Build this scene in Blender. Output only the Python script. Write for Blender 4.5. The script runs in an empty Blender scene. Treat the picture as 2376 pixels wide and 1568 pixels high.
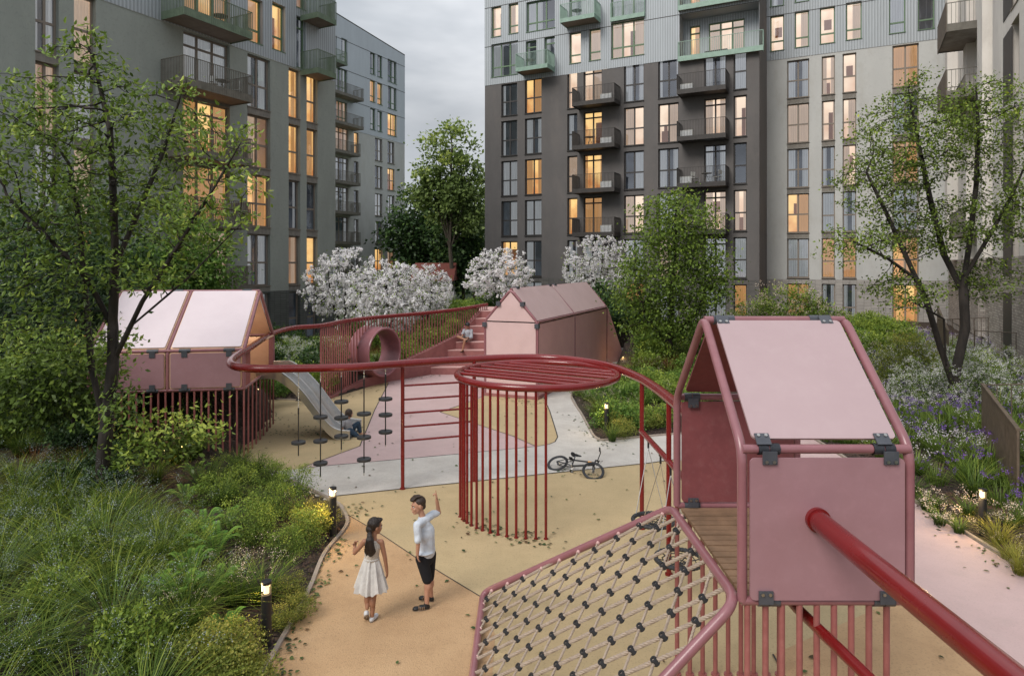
import bpy, bmesh, math, random
import numpy as np
from mathutils import Vector, Matrix, kdtree, noise

# ------------------------------------------------------------------ basics
scene = bpy.context.scene
COL = scene.collection
PI = math.pi
F, CX, HY, H = 1560.0, 1188.0, 615.0, 4.4      # survey constants used to turn measured sight lines into metres
RS = np.random.RandomState(7)
random.seed(7)

def P(x, y, Y):
    return Vector(((x - CX) / F * Y, Y, H - (y - HY) / F * Y))
def G(x, y, z=0.0):
    Y = F * (H - z) / (y - HY)
    return Vector(((x - CX) / F * Y, Y, z))

def tag(o, label=None, cat=None, group=None, kind=None):
    if label: o['label'] = label
    if cat: o['category'] = cat
    if group: o['group'] = group
    if kind: o['kind'] = kind
    return o
def thing(name, label, cat, loc=(0, 0, 0), rz=0.0, group=None):
    o = bpy.data.objects.new(name, None); COL.objects.link(o)
    o.location = loc; o.rotation_euler = (0, 0, rz); o.empty_display_size = .2
    return tag(o, label, cat, group)
def wloc(o):
    v = Vector((0, 0, 0))
    while o is not None:
        v += o.location; o = o.parent
    return v
def link(name, me, parent=None, loc=None):
    o = bpy.data.objects.new(name, me); COL.objects.link(o)
    if parent is not None: o.parent = parent
    if loc is not None: o.location = loc
    return o
def dup_tree(o, parent=None):
    c = o.copy(); COL.objects.link(c)
    if parent is not None: c.parent = parent
    for ch in list(o.children): dup_tree(ch, c)
    return c

# ------------------------------------------------------------------ materials
def nodes_of(m):
    m.use_nodes = True
    nt = m.node_tree; nt.nodes.clear()
    return nt, nt.nodes, nt.links
def mat(name, col, rough=.6, metal=0.0, col2=None, nscale=8.0, namt=1.0, bump=0.0, bscale=60.0, coat=0.0, spec=.5,
        emit=None, estr=0.0, dirt=None, dscale=2.0, damt=.5, transl=0.0, stretch=None, rough2=None, speck=0.0, samt=.5, spk=.55):
    m = bpy.data.materials.new(name); nt, N, L = nodes_of(m)
    out = N.new('ShaderNodeOutputMaterial'); b = N.new('ShaderNodeBsdfPrincipled')
    tc = N.new('ShaderNodeTexCoord'); co = tc.outputs['Object']
    if stretch:
        mp = N.new('ShaderNodeMapping'); mp.inputs['Scale'].default_value = stretch
        L.new(co, mp.inputs['Vector']); co = mp.outputs[0]
    cur = None
    if col2 is not None:
        n = N.new('ShaderNodeTexNoise'); n.inputs['Scale'].default_value = nscale; n.inputs['Detail'].default_value = 6
        n.inputs['Roughness'].default_value = .65
        L.new(co, n.inputs['Vector'])
        r = N.new('ShaderNodeMapRange'); r.inputs[1].default_value = .35; r.inputs[2].default_value = .65
        r.inputs[4].default_value = namt
        L.new(n.outputs[0], r.inputs[0])
        mx = N.new('ShaderNodeMix'); mx.data_type = 'RGBA'
        mx.inputs[6].default_value = (*col, 1); mx.inputs[7].default_value = (*col2, 1)
        L.new(r.outputs[0], mx.inputs[0]); cur = mx.outputs[2]
    if dirt is not None:
        n2 = N.new('ShaderNodeTexNoise'); n2.inputs['Scale'].default_value = dscale; n2.inputs['Detail'].default_value = 8
        n2.inputs['Roughness'].default_value = .7
        L.new(co, n2.inputs['Vector'])
        r2 = N.new('ShaderNodeMapRange'); r2.inputs[1].default_value = .5; r2.inputs[2].default_value = .72
        r2.inputs[4].default_value = damt
        L.new(n2.outputs[0], r2.inputs[0])
        mx2 = N.new('ShaderNodeMix'); mx2.data_type = 'RGBA'
        if cur is not None: L.new(cur, mx2.inputs[6])
        else: mx2.inputs[6].default_value = (*col, 1)
        mx2.inputs[7].default_value = (*dirt, 1)
        L.new(r2.outputs[0], mx2.inputs[0]); cur = mx2.outputs[2]
    if speck:
        ns = N.new('ShaderNodeTexNoise'); ns.inputs['Scale'].default_value = speck; ns.inputs['Detail'].default_value = 2; L.new(tc.outputs['Object'], ns.inputs['Vector'])
        rs_ = N.new('ShaderNodeMapRange'); rs_.inputs[1].default_value = .56; rs_.inputs[2].default_value = .66; rs_.inputs[4].default_value = samt; L.new(ns.outputs[0], rs_.inputs[0])
        mx3 = N.new('ShaderNodeMix'); mx3.data_type = 'RGBA'
        if cur is not None: L.new(cur, mx3.inputs[6])
        else: mx3.inputs[6].default_value = (*col, 1)
        mx3.inputs[7].default_value = (*[min(1, q * spk) for q in col], 1); L.new(rs_.outputs[0], mx3.inputs[0]); cur = mx3.outputs[2]
    if cur is not None: L.new(cur, b.inputs['Base Color'])
    else: b.inputs['Base Color'].default_value = (*col, 1)
    b.inputs['Roughness'].default_value = rough
    if rough2 is not None:
        n3 = N.new('ShaderNodeTexNoise'); n3.inputs['Scale'].default_value = 5; n3.inputs['Detail'].default_value = 5
        L.new(co, n3.inputs['Vector'])
        r3 = N.new('ShaderNodeMapRange'); r3.inputs[1].default_value = .35; r3.inputs[2].default_value = .65
        r3.inputs[3].default_value = rough; r3.inputs[4].default_value = rough2
        L.new(n3.outputs[0], r3.inputs[0]); L.new(r3.outputs[0], b.inputs['Roughness'])
    b.inputs['Metallic'].default_value = metal
    b.inputs['Specular IOR Level'].default_value = spec
    b.inputs['Coat Weight'].default_value = coat; b.inputs['Coat Roughness'].default_value = .12
    if emit:
        b.inputs['Emission Color'].default_value = (*emit, 1); b.inputs['Emission Strength'].default_value = estr
    if bump > 0:
        nb = N.new('ShaderNodeTexNoise'); nb.inputs['Scale'].default_value = bscale; nb.inputs['Detail'].default_value = 5
        L.new(co, nb.inputs['Vector'])
        bp = N.new('ShaderNodeBump'); bp.inputs['Strength'].default_value = bump; bp.inputs['Distance'].default_value = .02
        L.new(nb.outputs[0], bp.inputs['Height']); L.new(bp.outputs[0], b.inputs['Normal'])
    if transl > 0:
        t = N.new('ShaderNodeBsdfTranslucent'); ms = N.new('ShaderNodeMixShader'); ms.inputs[0].default_value = transl
        if cur is not None: L.new(cur, t.inputs[0])
        else: t.inputs[0].default_value = (*col, 1)
        L.new(b.outputs[0], ms.inputs[1]); L.new(t.outputs[0], ms.inputs[2]); L.new(ms.outputs[0], out.inputs[0])
    else:
        L.new(b.outputs[0], out.inputs[0])
    return m

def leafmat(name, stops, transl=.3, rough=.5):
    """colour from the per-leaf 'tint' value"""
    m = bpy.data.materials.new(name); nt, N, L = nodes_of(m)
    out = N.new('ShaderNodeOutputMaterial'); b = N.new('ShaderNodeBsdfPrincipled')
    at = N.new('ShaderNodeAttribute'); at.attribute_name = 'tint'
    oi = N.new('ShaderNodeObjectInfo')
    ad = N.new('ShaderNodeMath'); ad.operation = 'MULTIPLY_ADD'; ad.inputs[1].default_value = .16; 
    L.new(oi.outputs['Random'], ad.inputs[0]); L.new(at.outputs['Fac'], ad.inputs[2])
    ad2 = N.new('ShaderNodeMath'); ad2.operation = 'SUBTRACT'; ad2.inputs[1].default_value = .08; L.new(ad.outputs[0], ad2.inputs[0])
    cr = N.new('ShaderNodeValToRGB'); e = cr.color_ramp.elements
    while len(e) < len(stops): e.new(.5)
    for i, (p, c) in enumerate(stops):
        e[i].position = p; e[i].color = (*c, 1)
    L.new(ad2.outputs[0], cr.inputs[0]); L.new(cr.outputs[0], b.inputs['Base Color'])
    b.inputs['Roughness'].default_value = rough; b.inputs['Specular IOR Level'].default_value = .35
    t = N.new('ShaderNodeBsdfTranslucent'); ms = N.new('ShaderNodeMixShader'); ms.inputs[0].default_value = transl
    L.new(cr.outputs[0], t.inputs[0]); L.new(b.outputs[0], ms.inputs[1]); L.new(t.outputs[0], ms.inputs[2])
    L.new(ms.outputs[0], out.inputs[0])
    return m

def facade_metal(name, col):
    """standing corrugated sheet: vertical ribs as bump and shade, dull blue grey"""
    m = bpy.data.materials.new(name); nt, N, L = nodes_of(m)
    out = N.new('ShaderNodeOutputMaterial'); b = N.new('ShaderNodeBsdfPrincipled')
    tc = N.new('ShaderNodeTexCoord'); sx = N.new('ShaderNodeSeparateXYZ'); L.new(tc.outputs['Object'], sx.inputs[0])
    a = N.new('ShaderNodeMath'); a.operation = 'ADD'; L.new(sx.outputs[0], a.inputs[0]); L.new(sx.outputs[1], a.inputs[1])
    mu = N.new('ShaderNodeMath'); mu.operation = 'MULTIPLY'; mu.inputs[1].default_value = 2 * PI / .17; L.new(a.outputs[0], mu.inputs[0])
    si = N.new('ShaderNodeMath'); si.operation = 'SINE'; L.new(mu.outputs[0], si.inputs[0])
    mr = N.new('ShaderNodeMapRange'); mr.inputs[1].default_value = -1; mr.inputs[2].default_value = 1; L.new(si.outputs[0], mr.inputs[0])
    n = N.new('ShaderNodeTexNoise'); n.inputs['Scale'].default_value = .35; n.inputs['Detail'].default_value = 7; n.inputs['Roughness'].default_value = .7
    mp = N.new('ShaderNodeMapping'); mp.inputs['Scale'].default_value = (3, 3, .6); L.new(tc.outputs['Object'], mp.inputs[0]); L.new(mp.outputs[0], n.inputs['Vector'])
    cr = N.new('ShaderNodeMix'); cr.data_type = 'RGBA'
    cr.inputs[6].default_value = (*[c * .62 for c in col], 1); cr.inputs[7].default_value = (*[min(1, c * 1.25) for c in col], 1)
    av = N.new('ShaderNodeMath'); av.operation = 'MULTIPLY_ADD'; av.inputs[1].default_value = .55
    L.new(mr.outputs[0], av.inputs[0])
    nm = N.new('ShaderNodeMath'); nm.operation = 'MULTIPLY'; nm.inputs[1].default_value = .5; L.new(n.outputs[0], nm.inputs[0]); L.new(nm.outputs[0], av.inputs[2])
    L.new(av.outputs[0], cr.inputs[0]); L.new(cr.outputs[2], b.inputs['Base Color'])
    bp = N.new('ShaderNodeBump'); bp.inputs['Strength'].default_value = .6; bp.inputs['Distance'].default_value = .02
    L.new(mr.outputs[0], bp.inputs['Height']); L.new(bp.outputs[0], b.inputs['Normal'])
    b.inputs['Roughness'].default_value = .5; b.inputs['Metallic'].default_value = .15
    L.new(b.outputs[0], out.inputs[0])
    return m

def brickmat(name, c1, c2, mortar, bw=.42, bh=.1, wet=0.0):
    m = bpy.data.materials.new(name); nt, N, L = nodes_of(m)
    out = N.new('ShaderNodeOutputMaterial'); b = N.new('ShaderNodeBsdfPrincipled')
    tc = N.new('ShaderNodeTexCoord'); sx = N.new('ShaderNodeSeparateXYZ'); L.new(tc.outputs['Object'], sx.inputs[0])
    a = N.new('ShaderNodeMath'); a.operation = 'ADD'; L.new(sx.outputs[0], a.inputs[0]); L.new(sx.outputs[1], a.inputs[1])
    cb = N.new('ShaderNodeCombineXYZ'); L.new(a.outputs[0], cb.inputs[0]); L.new(sx.outputs[2], cb.inputs[1])
    br = N.new('ShaderNodeTexBrick'); br.offset = 0.0 if wet == 0 else .5
    br.inputs['Scale'].default_value = 1; br.inputs['Brick Width'].default_value = bw; br.inputs['Row Height'].default_value = bh
    br.inputs['Mortar Size'].default_value = .009; br.inputs['Color1'].default_value = (*c1, 1); br.inputs['Color2'].default_value = (*c2, 1)
    br.inputs['Mortar'].default_value = (*mortar, 1)
    L.new(cb.outputs[0], br.inputs['Vector'])
    n = N.new('ShaderNodeTexNoise'); n.inputs['Scale'].default_value = 2.5; n.inputs['Detail'].default_value = 5; L.new(tc.outputs['Object'], n.inputs['Vector'])
    mx = N.new('ShaderNodeMix'); mx.data_type = 'RGBA'; mx.blend_type = 'MULTIPLY'; mx.inputs[0].default_value = .5
    L.new(br.outputs['Color'], mx.inputs[6]); L.new(n.outputs['Color'], mx.inputs[7])
    ng = N.new('ShaderNodeMapRange'); ng.inputs[3].default_value = .6; ng.inputs[4].default_value = 1.4; L.new(n.outputs[0], ng.inputs[0])
    L.new(ng.outputs[0], mx.inputs[7]); L.new(mx.outputs[2], b.inputs['Base Color'])
    bp = N.new('ShaderNodeBump'); bp.inputs['Strength'].default_value = .5; bp.inputs['Distance'].default_value = .01; bp.invert = True
    L.new(br.outputs['Fac'], bp.inputs['Height']); L.new(bp.outputs[0], b.inputs['Normal'])
    b.inputs['Roughness'].default_value = .7
    L.new(b.outputs[0], out.inputs[0])
    return m

def glassmat():
    m = bpy.data.materials.new('window_glass'); nt, N, L = nodes_of(m)
    out = N.new('ShaderNodeOutputMaterial'); g = N.new('ShaderNodeBsdfGlossy'); t = N.new('ShaderNodeBsdfTransparent')
    g.inputs['Roughness'].default_value = .03; g.inputs[0].default_value = (.95, .95, 1, 1); t.inputs[0].default_value = (.93, .95, .95, 1)
    fr = N.new('ShaderNodeFresnel'); fr.inputs[0].default_value = 2.6
    tc = N.new('ShaderNodeTexCoord'); n = N.new('ShaderNodeTexNoise'); n.inputs['Scale'].default_value = 1.2; L.new(tc.outputs['Object'], n.inputs['Vector'])
    bp = N.new('ShaderNodeBump'); bp.inputs['Strength'].default_value = .08; bp.inputs['Distance'].default_value = .05
    L.new(n.outputs[0], bp.inputs['Height']); L.new(bp.outputs[0], g.inputs['Normal'])
    ms = N.new('ShaderNodeMixShader'); L.new(fr.outputs[0], ms.inputs[0]); L.new(t.outputs[0], ms.inputs[1]); L.new(g.outputs[0], ms.inputs[2])
    L.new(ms.outputs[0], out.inputs[0])
    return m

def roommat(name, c1, c2, strength, base=(.3, .25, .2)):
    """inside of a room: lamp lit plaster, uneven"""
    m = bpy.data.materials.new(name); nt, N, L = nodes_of(m)
    out = N.new('ShaderNodeOutputMaterial'); b = N.new('ShaderNodeBsdfPrincipled')
    tc = N.new('ShaderNodeTexCoord'); n = N.new('ShaderNodeTexNoise'); n.inputs['Scale'].default_value = .9; n.inputs['Detail'].default_value = 2
    oi = N.new('ShaderNodeObjectInfo'); va = N.new('ShaderNodeVectorMath'); va.operation = 'ADD'
    L.new(tc.outputs['Object'], va.inputs[0]); L.new(oi.outputs['Location'], va.inputs[1]); L.new(va.outputs[0], n.inputs['Vector'])
    mr = N.new('ShaderNodeMapRange'); mr.inputs[1].default_value = .3; mr.inputs[2].default_value = .7; L.new(n.outputs[0], mr.inputs[0])
    mx = N.new('ShaderNodeMix'); mx.data_type = 'RGBA'; mx.inputs[6].default_value = (*c1, 1); mx.inputs[7].default_value = (*c2, 1)
    sz = N.new('ShaderNodeSeparateXYZ'); L.new(tc.outputs['Object'], sz.inputs[0])
    m1 = N.new('ShaderNodeMath'); m1.operation = 'MULTIPLY_ADD'; m1.inputs[1].default_value = .28; m1.inputs[2].default_value = -.25; L.new(sz.outputs[2], m1.inputs[0])
    m2 = N.new('ShaderNodeMath'); m2.operation = 'ADD'; m2.use_clamp = True; L.new(m1.outputs[0], m2.inputs[0]); L.new(mr.outputs[0], m2.inputs[1])
    L.new(m2.outputs[0], mx.inputs[0]); L.new(mx.outputs[2], b.inputs['Emission Color'])
    b.inputs['Emission Strength'].default_value = strength; b.inputs['Base Color'].default_value = (*base, 1); b.inputs['Roughness'].default_value = .9
    L.new(b.outputs[0], out.inputs[0])
    return m

M = {}
M['pink'] = mat('rose_paint', (0.359, 0.199, 0.223), .36, col2=(0.325, 0.175, 0.196), nscale=1.5, dirt=(0.436, 0.262, 0.297), dscale=5, damt=.12, spec=.6, rough2=.46, bump=.03, bscale=30, speck=14, samt=.06, spk=1.5)
M['pinkroof'] = mat('pale_rose_roof_paint', (.46, .325, .335), .3, col2=(.43, .30, .31), nscale=1.2, dirt=(.62, .5, .5), dscale=4, damt=.1, spec=.7, coat=.5)  # paler rose base, sky sheen on the roof put into the colour
M['pinklight'] = mat('light_rose_paint', (.66, .47, .46), .4, col2=(.60, .42, .41), nscale=1.2, dirt=(.62, .48, .48), dscale=4, damt=.2, spec=.6)
M['paleroof'] = mat('very_pale_rose_roof_paint', (.78, .66, .69), .25, col2=(.73, .61, .64), nscale=1.2, spec=.8, coat=.8)  # base lightened to stand for the sky reflected in this roof
M['pinkside'] = mat('rose_side_panel_paint', (.66, .36, .345), .75, col2=(.6, .32, .31), nscale=.8, dirt=(.68, .42, .4), dscale=3, damt=.3, spec=.2)  # base colour raised because this side faces away from the light
M['pinktube'] = mat('rose_tube_paint', (0.300, 0.128, 0.143), .28, col2=(0.250, 0.102, 0.116), nscale=3, dirt=(0.400, 0.224, 0.242), dscale=9, damt=.15, spec=.6)
M['pinkpost'] = mat('rose_post_paint', (0.338, 0.115, 0.108), .45, col2=(0.270, 0.088, 0.081), nscale=5, dirt=(0.446, 0.216, 0.189), dscale=14, damt=.25)
M['pinkback'] = mat('rose_panel_shaded_side', (.25, .075, .08), .4, col2=(.2, .06, .065), nscale=2, dirt=(.4, .22, .22), dscale=9, damt=.2, speck=14, samt=.07, spk=1.9)  # darker copy of the rose paint, shade put into the colour
M['red'] = mat('red_gloss_paint', (.195, .009, .010), .2, col2=(.155, .007, .008), nscale=2, spec=.5, coat=.3, dirt=(.2, .02, .02), dscale=16, damt=.15, rough2=.3)
M['stairpink'] = mat('rose_cast_concrete', (.34, .14, .13), .8, col2=(.27, .105, .1), nscale=3, bump=.5, bscale=50)
M['tread'] = mat('pale_rose_tread', (0.650, 0.413, 0.388), .75, col2=(0.562, 0.350, 0.325), nscale=4, bump=.3, bscale=60)
M['clamp'] = mat('dark_clamp', (.06, .064, .078), .35, col2=(.08, .085, .1), nscale=9)
M['steel'] = mat('brushed_steel', (.66, .65, .64), .32, metal=1, col2=(.6, .59, .58), nscale=3)
M['bolt'] = mat('bolt_steel', (.5, .48, .46), .3, metal=1)
M['copper'] = mat('copper_lined_panel', (.88, .60, .42), .35, metal=.3, col2=(.8, .52, .36), nscale=3)
M['wood'] = mat('weathered_deck_wood', (0.290, 0.181, 0.109), .7, col2=(0.174, 0.109, 0.065), nscale=4, stretch=(0.950, 0.950, 0.950), bump=.3, bscale=20)
M['rope'] = mat('beige_rope', (.42, .335, .265), .85, col2=(.33, .26, .205), nscale=20)
M['black'] = mat('black_rubber', (.017, .018, .021), .5, col2=(.028, .03, .034), nscale=10, bump=.1)
M['blackpaint'] = mat('black_powder_coat', (.012, .012, .014), .45)
M['tan'] = mat('tan_rubber_ground', (0.530, 0.403, 0.228), .85, col2=(0.456, 0.350, 0.196), nscale=1.1, dirt=(0.392, 0.286, 0.154), dscale=2.4, damt=.3, bump=.5, bscale=75, speck=38, samt=.4)
M['orange'] = mat('ochre_rubber_ground', (.53, .345, .19), .85, col2=(.46, .29, .155), nscale=1.0, dirt=(.38, .24, .13), dscale=2.0, damt=.4, bump=.6, bscale=75, speck=38, samt=.4)
M['pinkfloor'] = mat('rose_rubber_ground', (.57, .415, .405), .7, col2=(.51, .365, .355), nscale=.9, dirt=(.43, .33, .31), dscale=2.0, damt=.4, bump=.25, bscale=90, speck=50, samt=.2)
M['grey'] = mat('pale_concrete_paving', (0.589, 0.557, 0.514), .8, col2=(0.486, 0.454, 0.419), nscale=1.3, dirt=(0.397, 0.358, 0.318), dscale=5, damt=.35, bump=.3, bscale=90, speck=30, samt=.35, spk=.6)
M['seam'] = mat('dark_joint', (.05, .045, .04), .9)
M['curb'] = mat('stone_curb', (0.390, 0.325, 0.273), .85, col2=(0.286, 0.234, 0.195), nscale=7, bump=.4, bscale=40)
M['mulch'] = mat('bark_mulch', (.038, .025, .018), .9, col2=(.018, .013, .01), nscale=7, dirt=(.1, .045, .025), dscale=1.1, damt=.6, bump=1.0, bscale=22, speck=9, samt=.8, spk=2.6)
M['bark_chip'] = mat('bark_chips', (.07, .045, .035), .85, col2=(.025, .018, .015), nscale=5, dirt=(.13, .05, .028), dscale=.8, damt=.8)
M['soil'] = mat('grass_ground', (.05, .075, .025), .95, col2=(.03, .045, .018), nscale=2, bump=.8, bscale=12)
M['bark'] = mat('tree_bark', (.034, .026, .021), .9, col2=(.015, .012, .01), nscale=9, stretch=(1, 1, .25), bump=.8, bscale=25)
M['bark2'] = mat('grey_tree_bark', (.1, .08, .06), .9, col2=(.05, .04, .03), nscale=9, stretch=(1, 1, .25), bump=.6, bscale=25)
M['stucco_green'] = mat('sage_grey_render', (.345, .368, .335), .9, col2=(.29, .31, .282), nscale=.35, dirt=(0.375, 0.400, 0.362), dscale=1.2, damt=.6, bump=.7, bscale=18, stretch=(1, 1, .4), speck=7, samt=.35, spk=.75)
M['stucco_light'] = mat('pale_grey_render', (.575, .575, .555), .9, col2=(.50, .50, .485), nscale=.3, dirt=(0.420, 0.402, 0.360), dscale=.9, damt=.6, bump=.4, bscale=14, stretch=(1, 1, .4), speck=4, samt=.25, spk=.8)
M['stucco_dark'] = mat('charcoal_brown_render', (.150, .139, .135), .85, col2=(.118, .110, .107), nscale=.4, dirt=(0.185, 0.161, 0.150), dscale=.9, damt=.6, bump=.3, bscale=10, stretch=(1, 1, .4), speck=3, samt=.2, spk=.75)
M['stucco_white'] = mat('cream_render', (0.850, 0.800, 0.737), .9, col2=(0.725, 0.675, 0.625), nscale=.4, dirt=(0.562, 0.512, 0.463), dscale=1.2, damt=.6, bump=.5, bscale=18, stretch=(1, 1, .4))
M['concrete'] = mat('raw_concrete', (0.404, 0.367, 0.329), .9, col2=(0.269, 0.239, 0.209), nscale=1.5, dirt=(0.179, 0.149, 0.135), dscale=2.5, damt=.4, bump=.4, bscale=15)
M['spandrel'] = mat('rough_concrete_spandrel', (.27, .25, .22), .95, col2=(.2, .18, .16), nscale=6, bump=.6, bscale=30, stretch=(1, 1, .4))
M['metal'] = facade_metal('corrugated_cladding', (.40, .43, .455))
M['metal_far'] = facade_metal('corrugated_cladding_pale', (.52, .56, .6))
M['brick_dark'] = brickmat('dark_glazed_brick', (.14, .13, .12), (.10, .095, .09), (.05, .048, .045))
M['brick_green'] = brickmat('grey_green_brick', (.13, .14, .13), (.10, .108, .10), (.05, .05, .048))
M['brick_light'] = brickmat('pale_brick', (.44, .41, .38), (.34, .32, .30), (.18, .165, .15))
M['brick_mix'] = brickmat('mottled_brick', (.55, .49, .43), (.32, .27, .235), (.19, .17, .16), bw=.3, bh=.1, wet=1)
M['fr_green'] = mat('green_window_frame', (.13, .21, .12), .5)
M['fr_beige'] = mat('taupe_window_frame', (.24, .2, .165), .5)
M['fr_dark'] = mat('dark_window_frame', (.045, .04, .038), .5)
M['bal_green'] = mat('green_balcony_paint', (.19, .25, .17), .5, col2=(.13, .175, .12), nscale=3)
M['bal_mint'] = mat('mint_balcony_paint', (.33, .47, .39), .45, col2=(.26, .38, .31), nscale=3)
M['bal_taupe'] = mat('taupe_balcony_paint', (0.204, 0.186, 0.156), .55, col2=(0.144, 0.132, 0.108), nscale=3)
M['bal_dark'] = mat('charcoal_balcony_paint', (.06, .052, .048), .55, col2=(.04, .035, .032), nscale=3)
M['bal_brown'] = mat('bronze_fence_slats', (0.138, 0.102, 0.072), .6, col2=(0.084, 0.062, 0.043), nscale=5)
M['soffit'] = mat('balcony_soffit', (.3, .24, .2), .8, col2=(.24, .19, .16), nscale=2)
M['glass'] = glassmat()
M['lit_orange'] = roommat('lamp_lit_room_amber', (.55, .18, .05), (1, .66, .26), 1.05)
M['lit_pale'] = roommat('lamp_lit_room_pale', (.75, .48, .33), (1, .80, .62), .95)
M['lit_dim'] = roommat('lamp_lit_room_dim', (.8, .42, .2), (.5, .3, .2), .35)
M['unlit'] = roommat('unlit_room', (.10, .12, .15), (.02, .025, .03), .4, base=(.06, .06, .07))  # no lamp here: bluish emission stands for sky reflected in the window
M['cur_lit'] = mat('backlit_curtain', (.6, .5, .38), .9, col2=(.45, .35, .25), nscale=6, stretch=(6, 6, .3), emit=(1, .52, .2), estr=.38)  # lamp light coming through the cloth is put in as emission
M['cur_pale'] = mat('pale_backlit_curtain', (.65, .6, .55), .9, col2=(.5, .45, .42), nscale=6, stretch=(6, 6, .3), emit=(1, .72, .52), estr=.33)  # same painted backlight, paler
M['cur_unlit'] = mat('grey_net_curtain', (.85, .85, .84), .9, col2=(.42, .42, .43), nscale=3, stretch=(9, 9, .25), emit=(.85, .88, .92), estr=.22)  # emission added for brightness, fold shading put into the streaked colour
M['white'] = mat('white_plastic', (.6, .6, .57), .5)
M['lampglow'] = mat('lamp_glow', (1, .8, .5), .4, emit=(1, .70, .36), estr=2.6)
M['cabinet'] = mat('brown_furniture', (.16, .08, .045), .6, emit=(.5, .2, .08), estr=.12)  # faint warm emission added, standing for room light on the furniture
M['chain'] = mat('galvanised_chain', (.55, .53, .48), .3, metal=.8)

# ------------------------------------------------------------------ mesh building
class MB:
    def __init__(s): s.v = []; s.f = []
    def add(s, v, f):
        n = len(s.v); s.v += [tuple(p) for p in v]; s.f += [tuple(i + n for i in q) for q in f]; return s
    def quad(s, a, b, c, d): return s.add([a, b, c, d], [(0, 1, 2, 3)])
    def box(s, lo, hi):
        x0, y0, z0 = lo; x1, y1, z1 = hi
        return s.add([(x0, y0, z0), (x1, y0, z0), (x1, y1, z0), (x0, y1, z0), (x0, y0, z1), (x1, y0, z1), (x1, y1, z1), (x0, y1, z1)],
                     [(0, 3, 2, 1), (4, 5, 6, 7), (0, 1, 5, 4), (1, 2, 6, 5), (2, 3, 7, 6), (3, 0, 4, 7)])
    def obox(s, c, ax, ay, az, sx, sy, sz):
        """box centred at c with half sizes along three axes"""
        c = Vector(c); ax, ay, az = Vector(ax).normalized() * sx, Vector(ay).normalized() * sy, Vector(az).normalized() * sz
        v = [c + i * ax + j * ay + k * az for k in (-1, 1) for j in (-1, 1) for i in (-1, 1)]
        return s.add(v, [(0, 2, 3, 1), (4, 5, 7, 6), (0, 1, 5, 4), (1, 3, 7, 5), (3, 2, 6, 7), (2, 0, 4, 6)])
    def tube(s, pts, r, seg=12, closed=False, cap=True, rx=None):
        pts = [Vector(p) for p in pts]; n = len(pts)
        rad = r if isinstance(r, (list, tuple)) else [r] * n
        tang = []
        for i in range(n):
            a = pts[(i - 1) % n] if (closed or i > 0) else pts[i]
            b = pts[(i + 1) % n] if (closed or i < n - 1) else pts[i]
            t = (b - a); tang.append(t.normalized() if t.length > 1e-9 else Vector((0, 0, 1)))
        t0 = tang[0]; up = Vector((0, 0, 1)) if abs(t0.z) < .9 else Vector((1, 0, 0))
        u = t0.cross(up).normalized(); rings = []
        vs = []
        for i in range(n):
            u = (u - tang[i] * u.dot(tang[i])).normalized(); w = tang[i].cross(u)
            for k in range(seg):
                a = 2 * PI * k / seg
                vs.append(pts[i] + (u * math.cos(a) + w * math.sin(a)) * rad[i])
        fs = []
        for i in range(n if closed else n - 1):
            j = (i + 1) % n
            for k in range(seg):
                l = (k + 1) % seg
                fs.append((i * seg + k, i * seg + l, j * seg + l, j * seg + k))
        if cap and not closed:
            fs.append(tuple(range(seg))[::-1]); fs.append(tuple((n - 1) * seg + k for k in range(seg)))
        return s.add(vs, fs)
    def cyl(s, a, b, r, r2=None, seg=16): return s.tube([a, b], [r, r if r2 is None else r2], seg)
    def ell(s, c, rx, ry, rz, rot=None, seg=14, ring=9):
        vs = []; fs = []; c = Vector(c)
        for i in range(ring + 1):
            th = PI * i / ring
            for k in range(seg):
                a = 2 * PI * k / seg
                p = Vector((rx * math.sin(th) * math.cos(a), ry * math.sin(th) * math.sin(a), rz * math.cos(th)))
                if rot is not None: p = rot @ p
                vs.append(c + p)
        for i in range(ring):
            for k in range(seg):
                l = (k + 1) % seg
                fs.append((i * seg + k, (i + 1) * seg + k, (i + 1) * seg + l, i * seg + l))
        return s.add(vs, fs)
    def mesh(s, name, m, smooth=False, off=None, bevel=0):
        me = bpy.data.meshes.new(name)
        v = np.array(s.v, dtype=float).reshape(-1, 3)
        if off is not None: v = v - np.array(off)
        me.from_pydata([tuple(p) for p in v], [], s.f)
        for x in (m if isinstance(m, (list, tuple)) else [m]): me.materials.append(x)
        if smooth: me.polygons.foreach_set('use_smooth', [True] * len(me.polygons))
        me.validate(); me.update()
        if smooth:
            try: me.set_sharp_from_angle(angle=math.radians(42))
            except Exception: pass
        return me
    def build(s, name, m, parent=None, smooth=False, local=False, at=None):
        off = None
        if parent is not None and not local: off = wloc(parent)
        if at is not None: off = Vector(at) + (off if (off is not None and parent is None) else Vector((0, 0, 0))) if parent is None else Vector(at)
        me = s.mesh(name, m, smooth, off)
        o = link(name, me, parent)
        if at is not None:
            o.location = Vector(at) - (wloc(parent) if parent is not None else Vector((0, 0, 0)))
        return o

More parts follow.
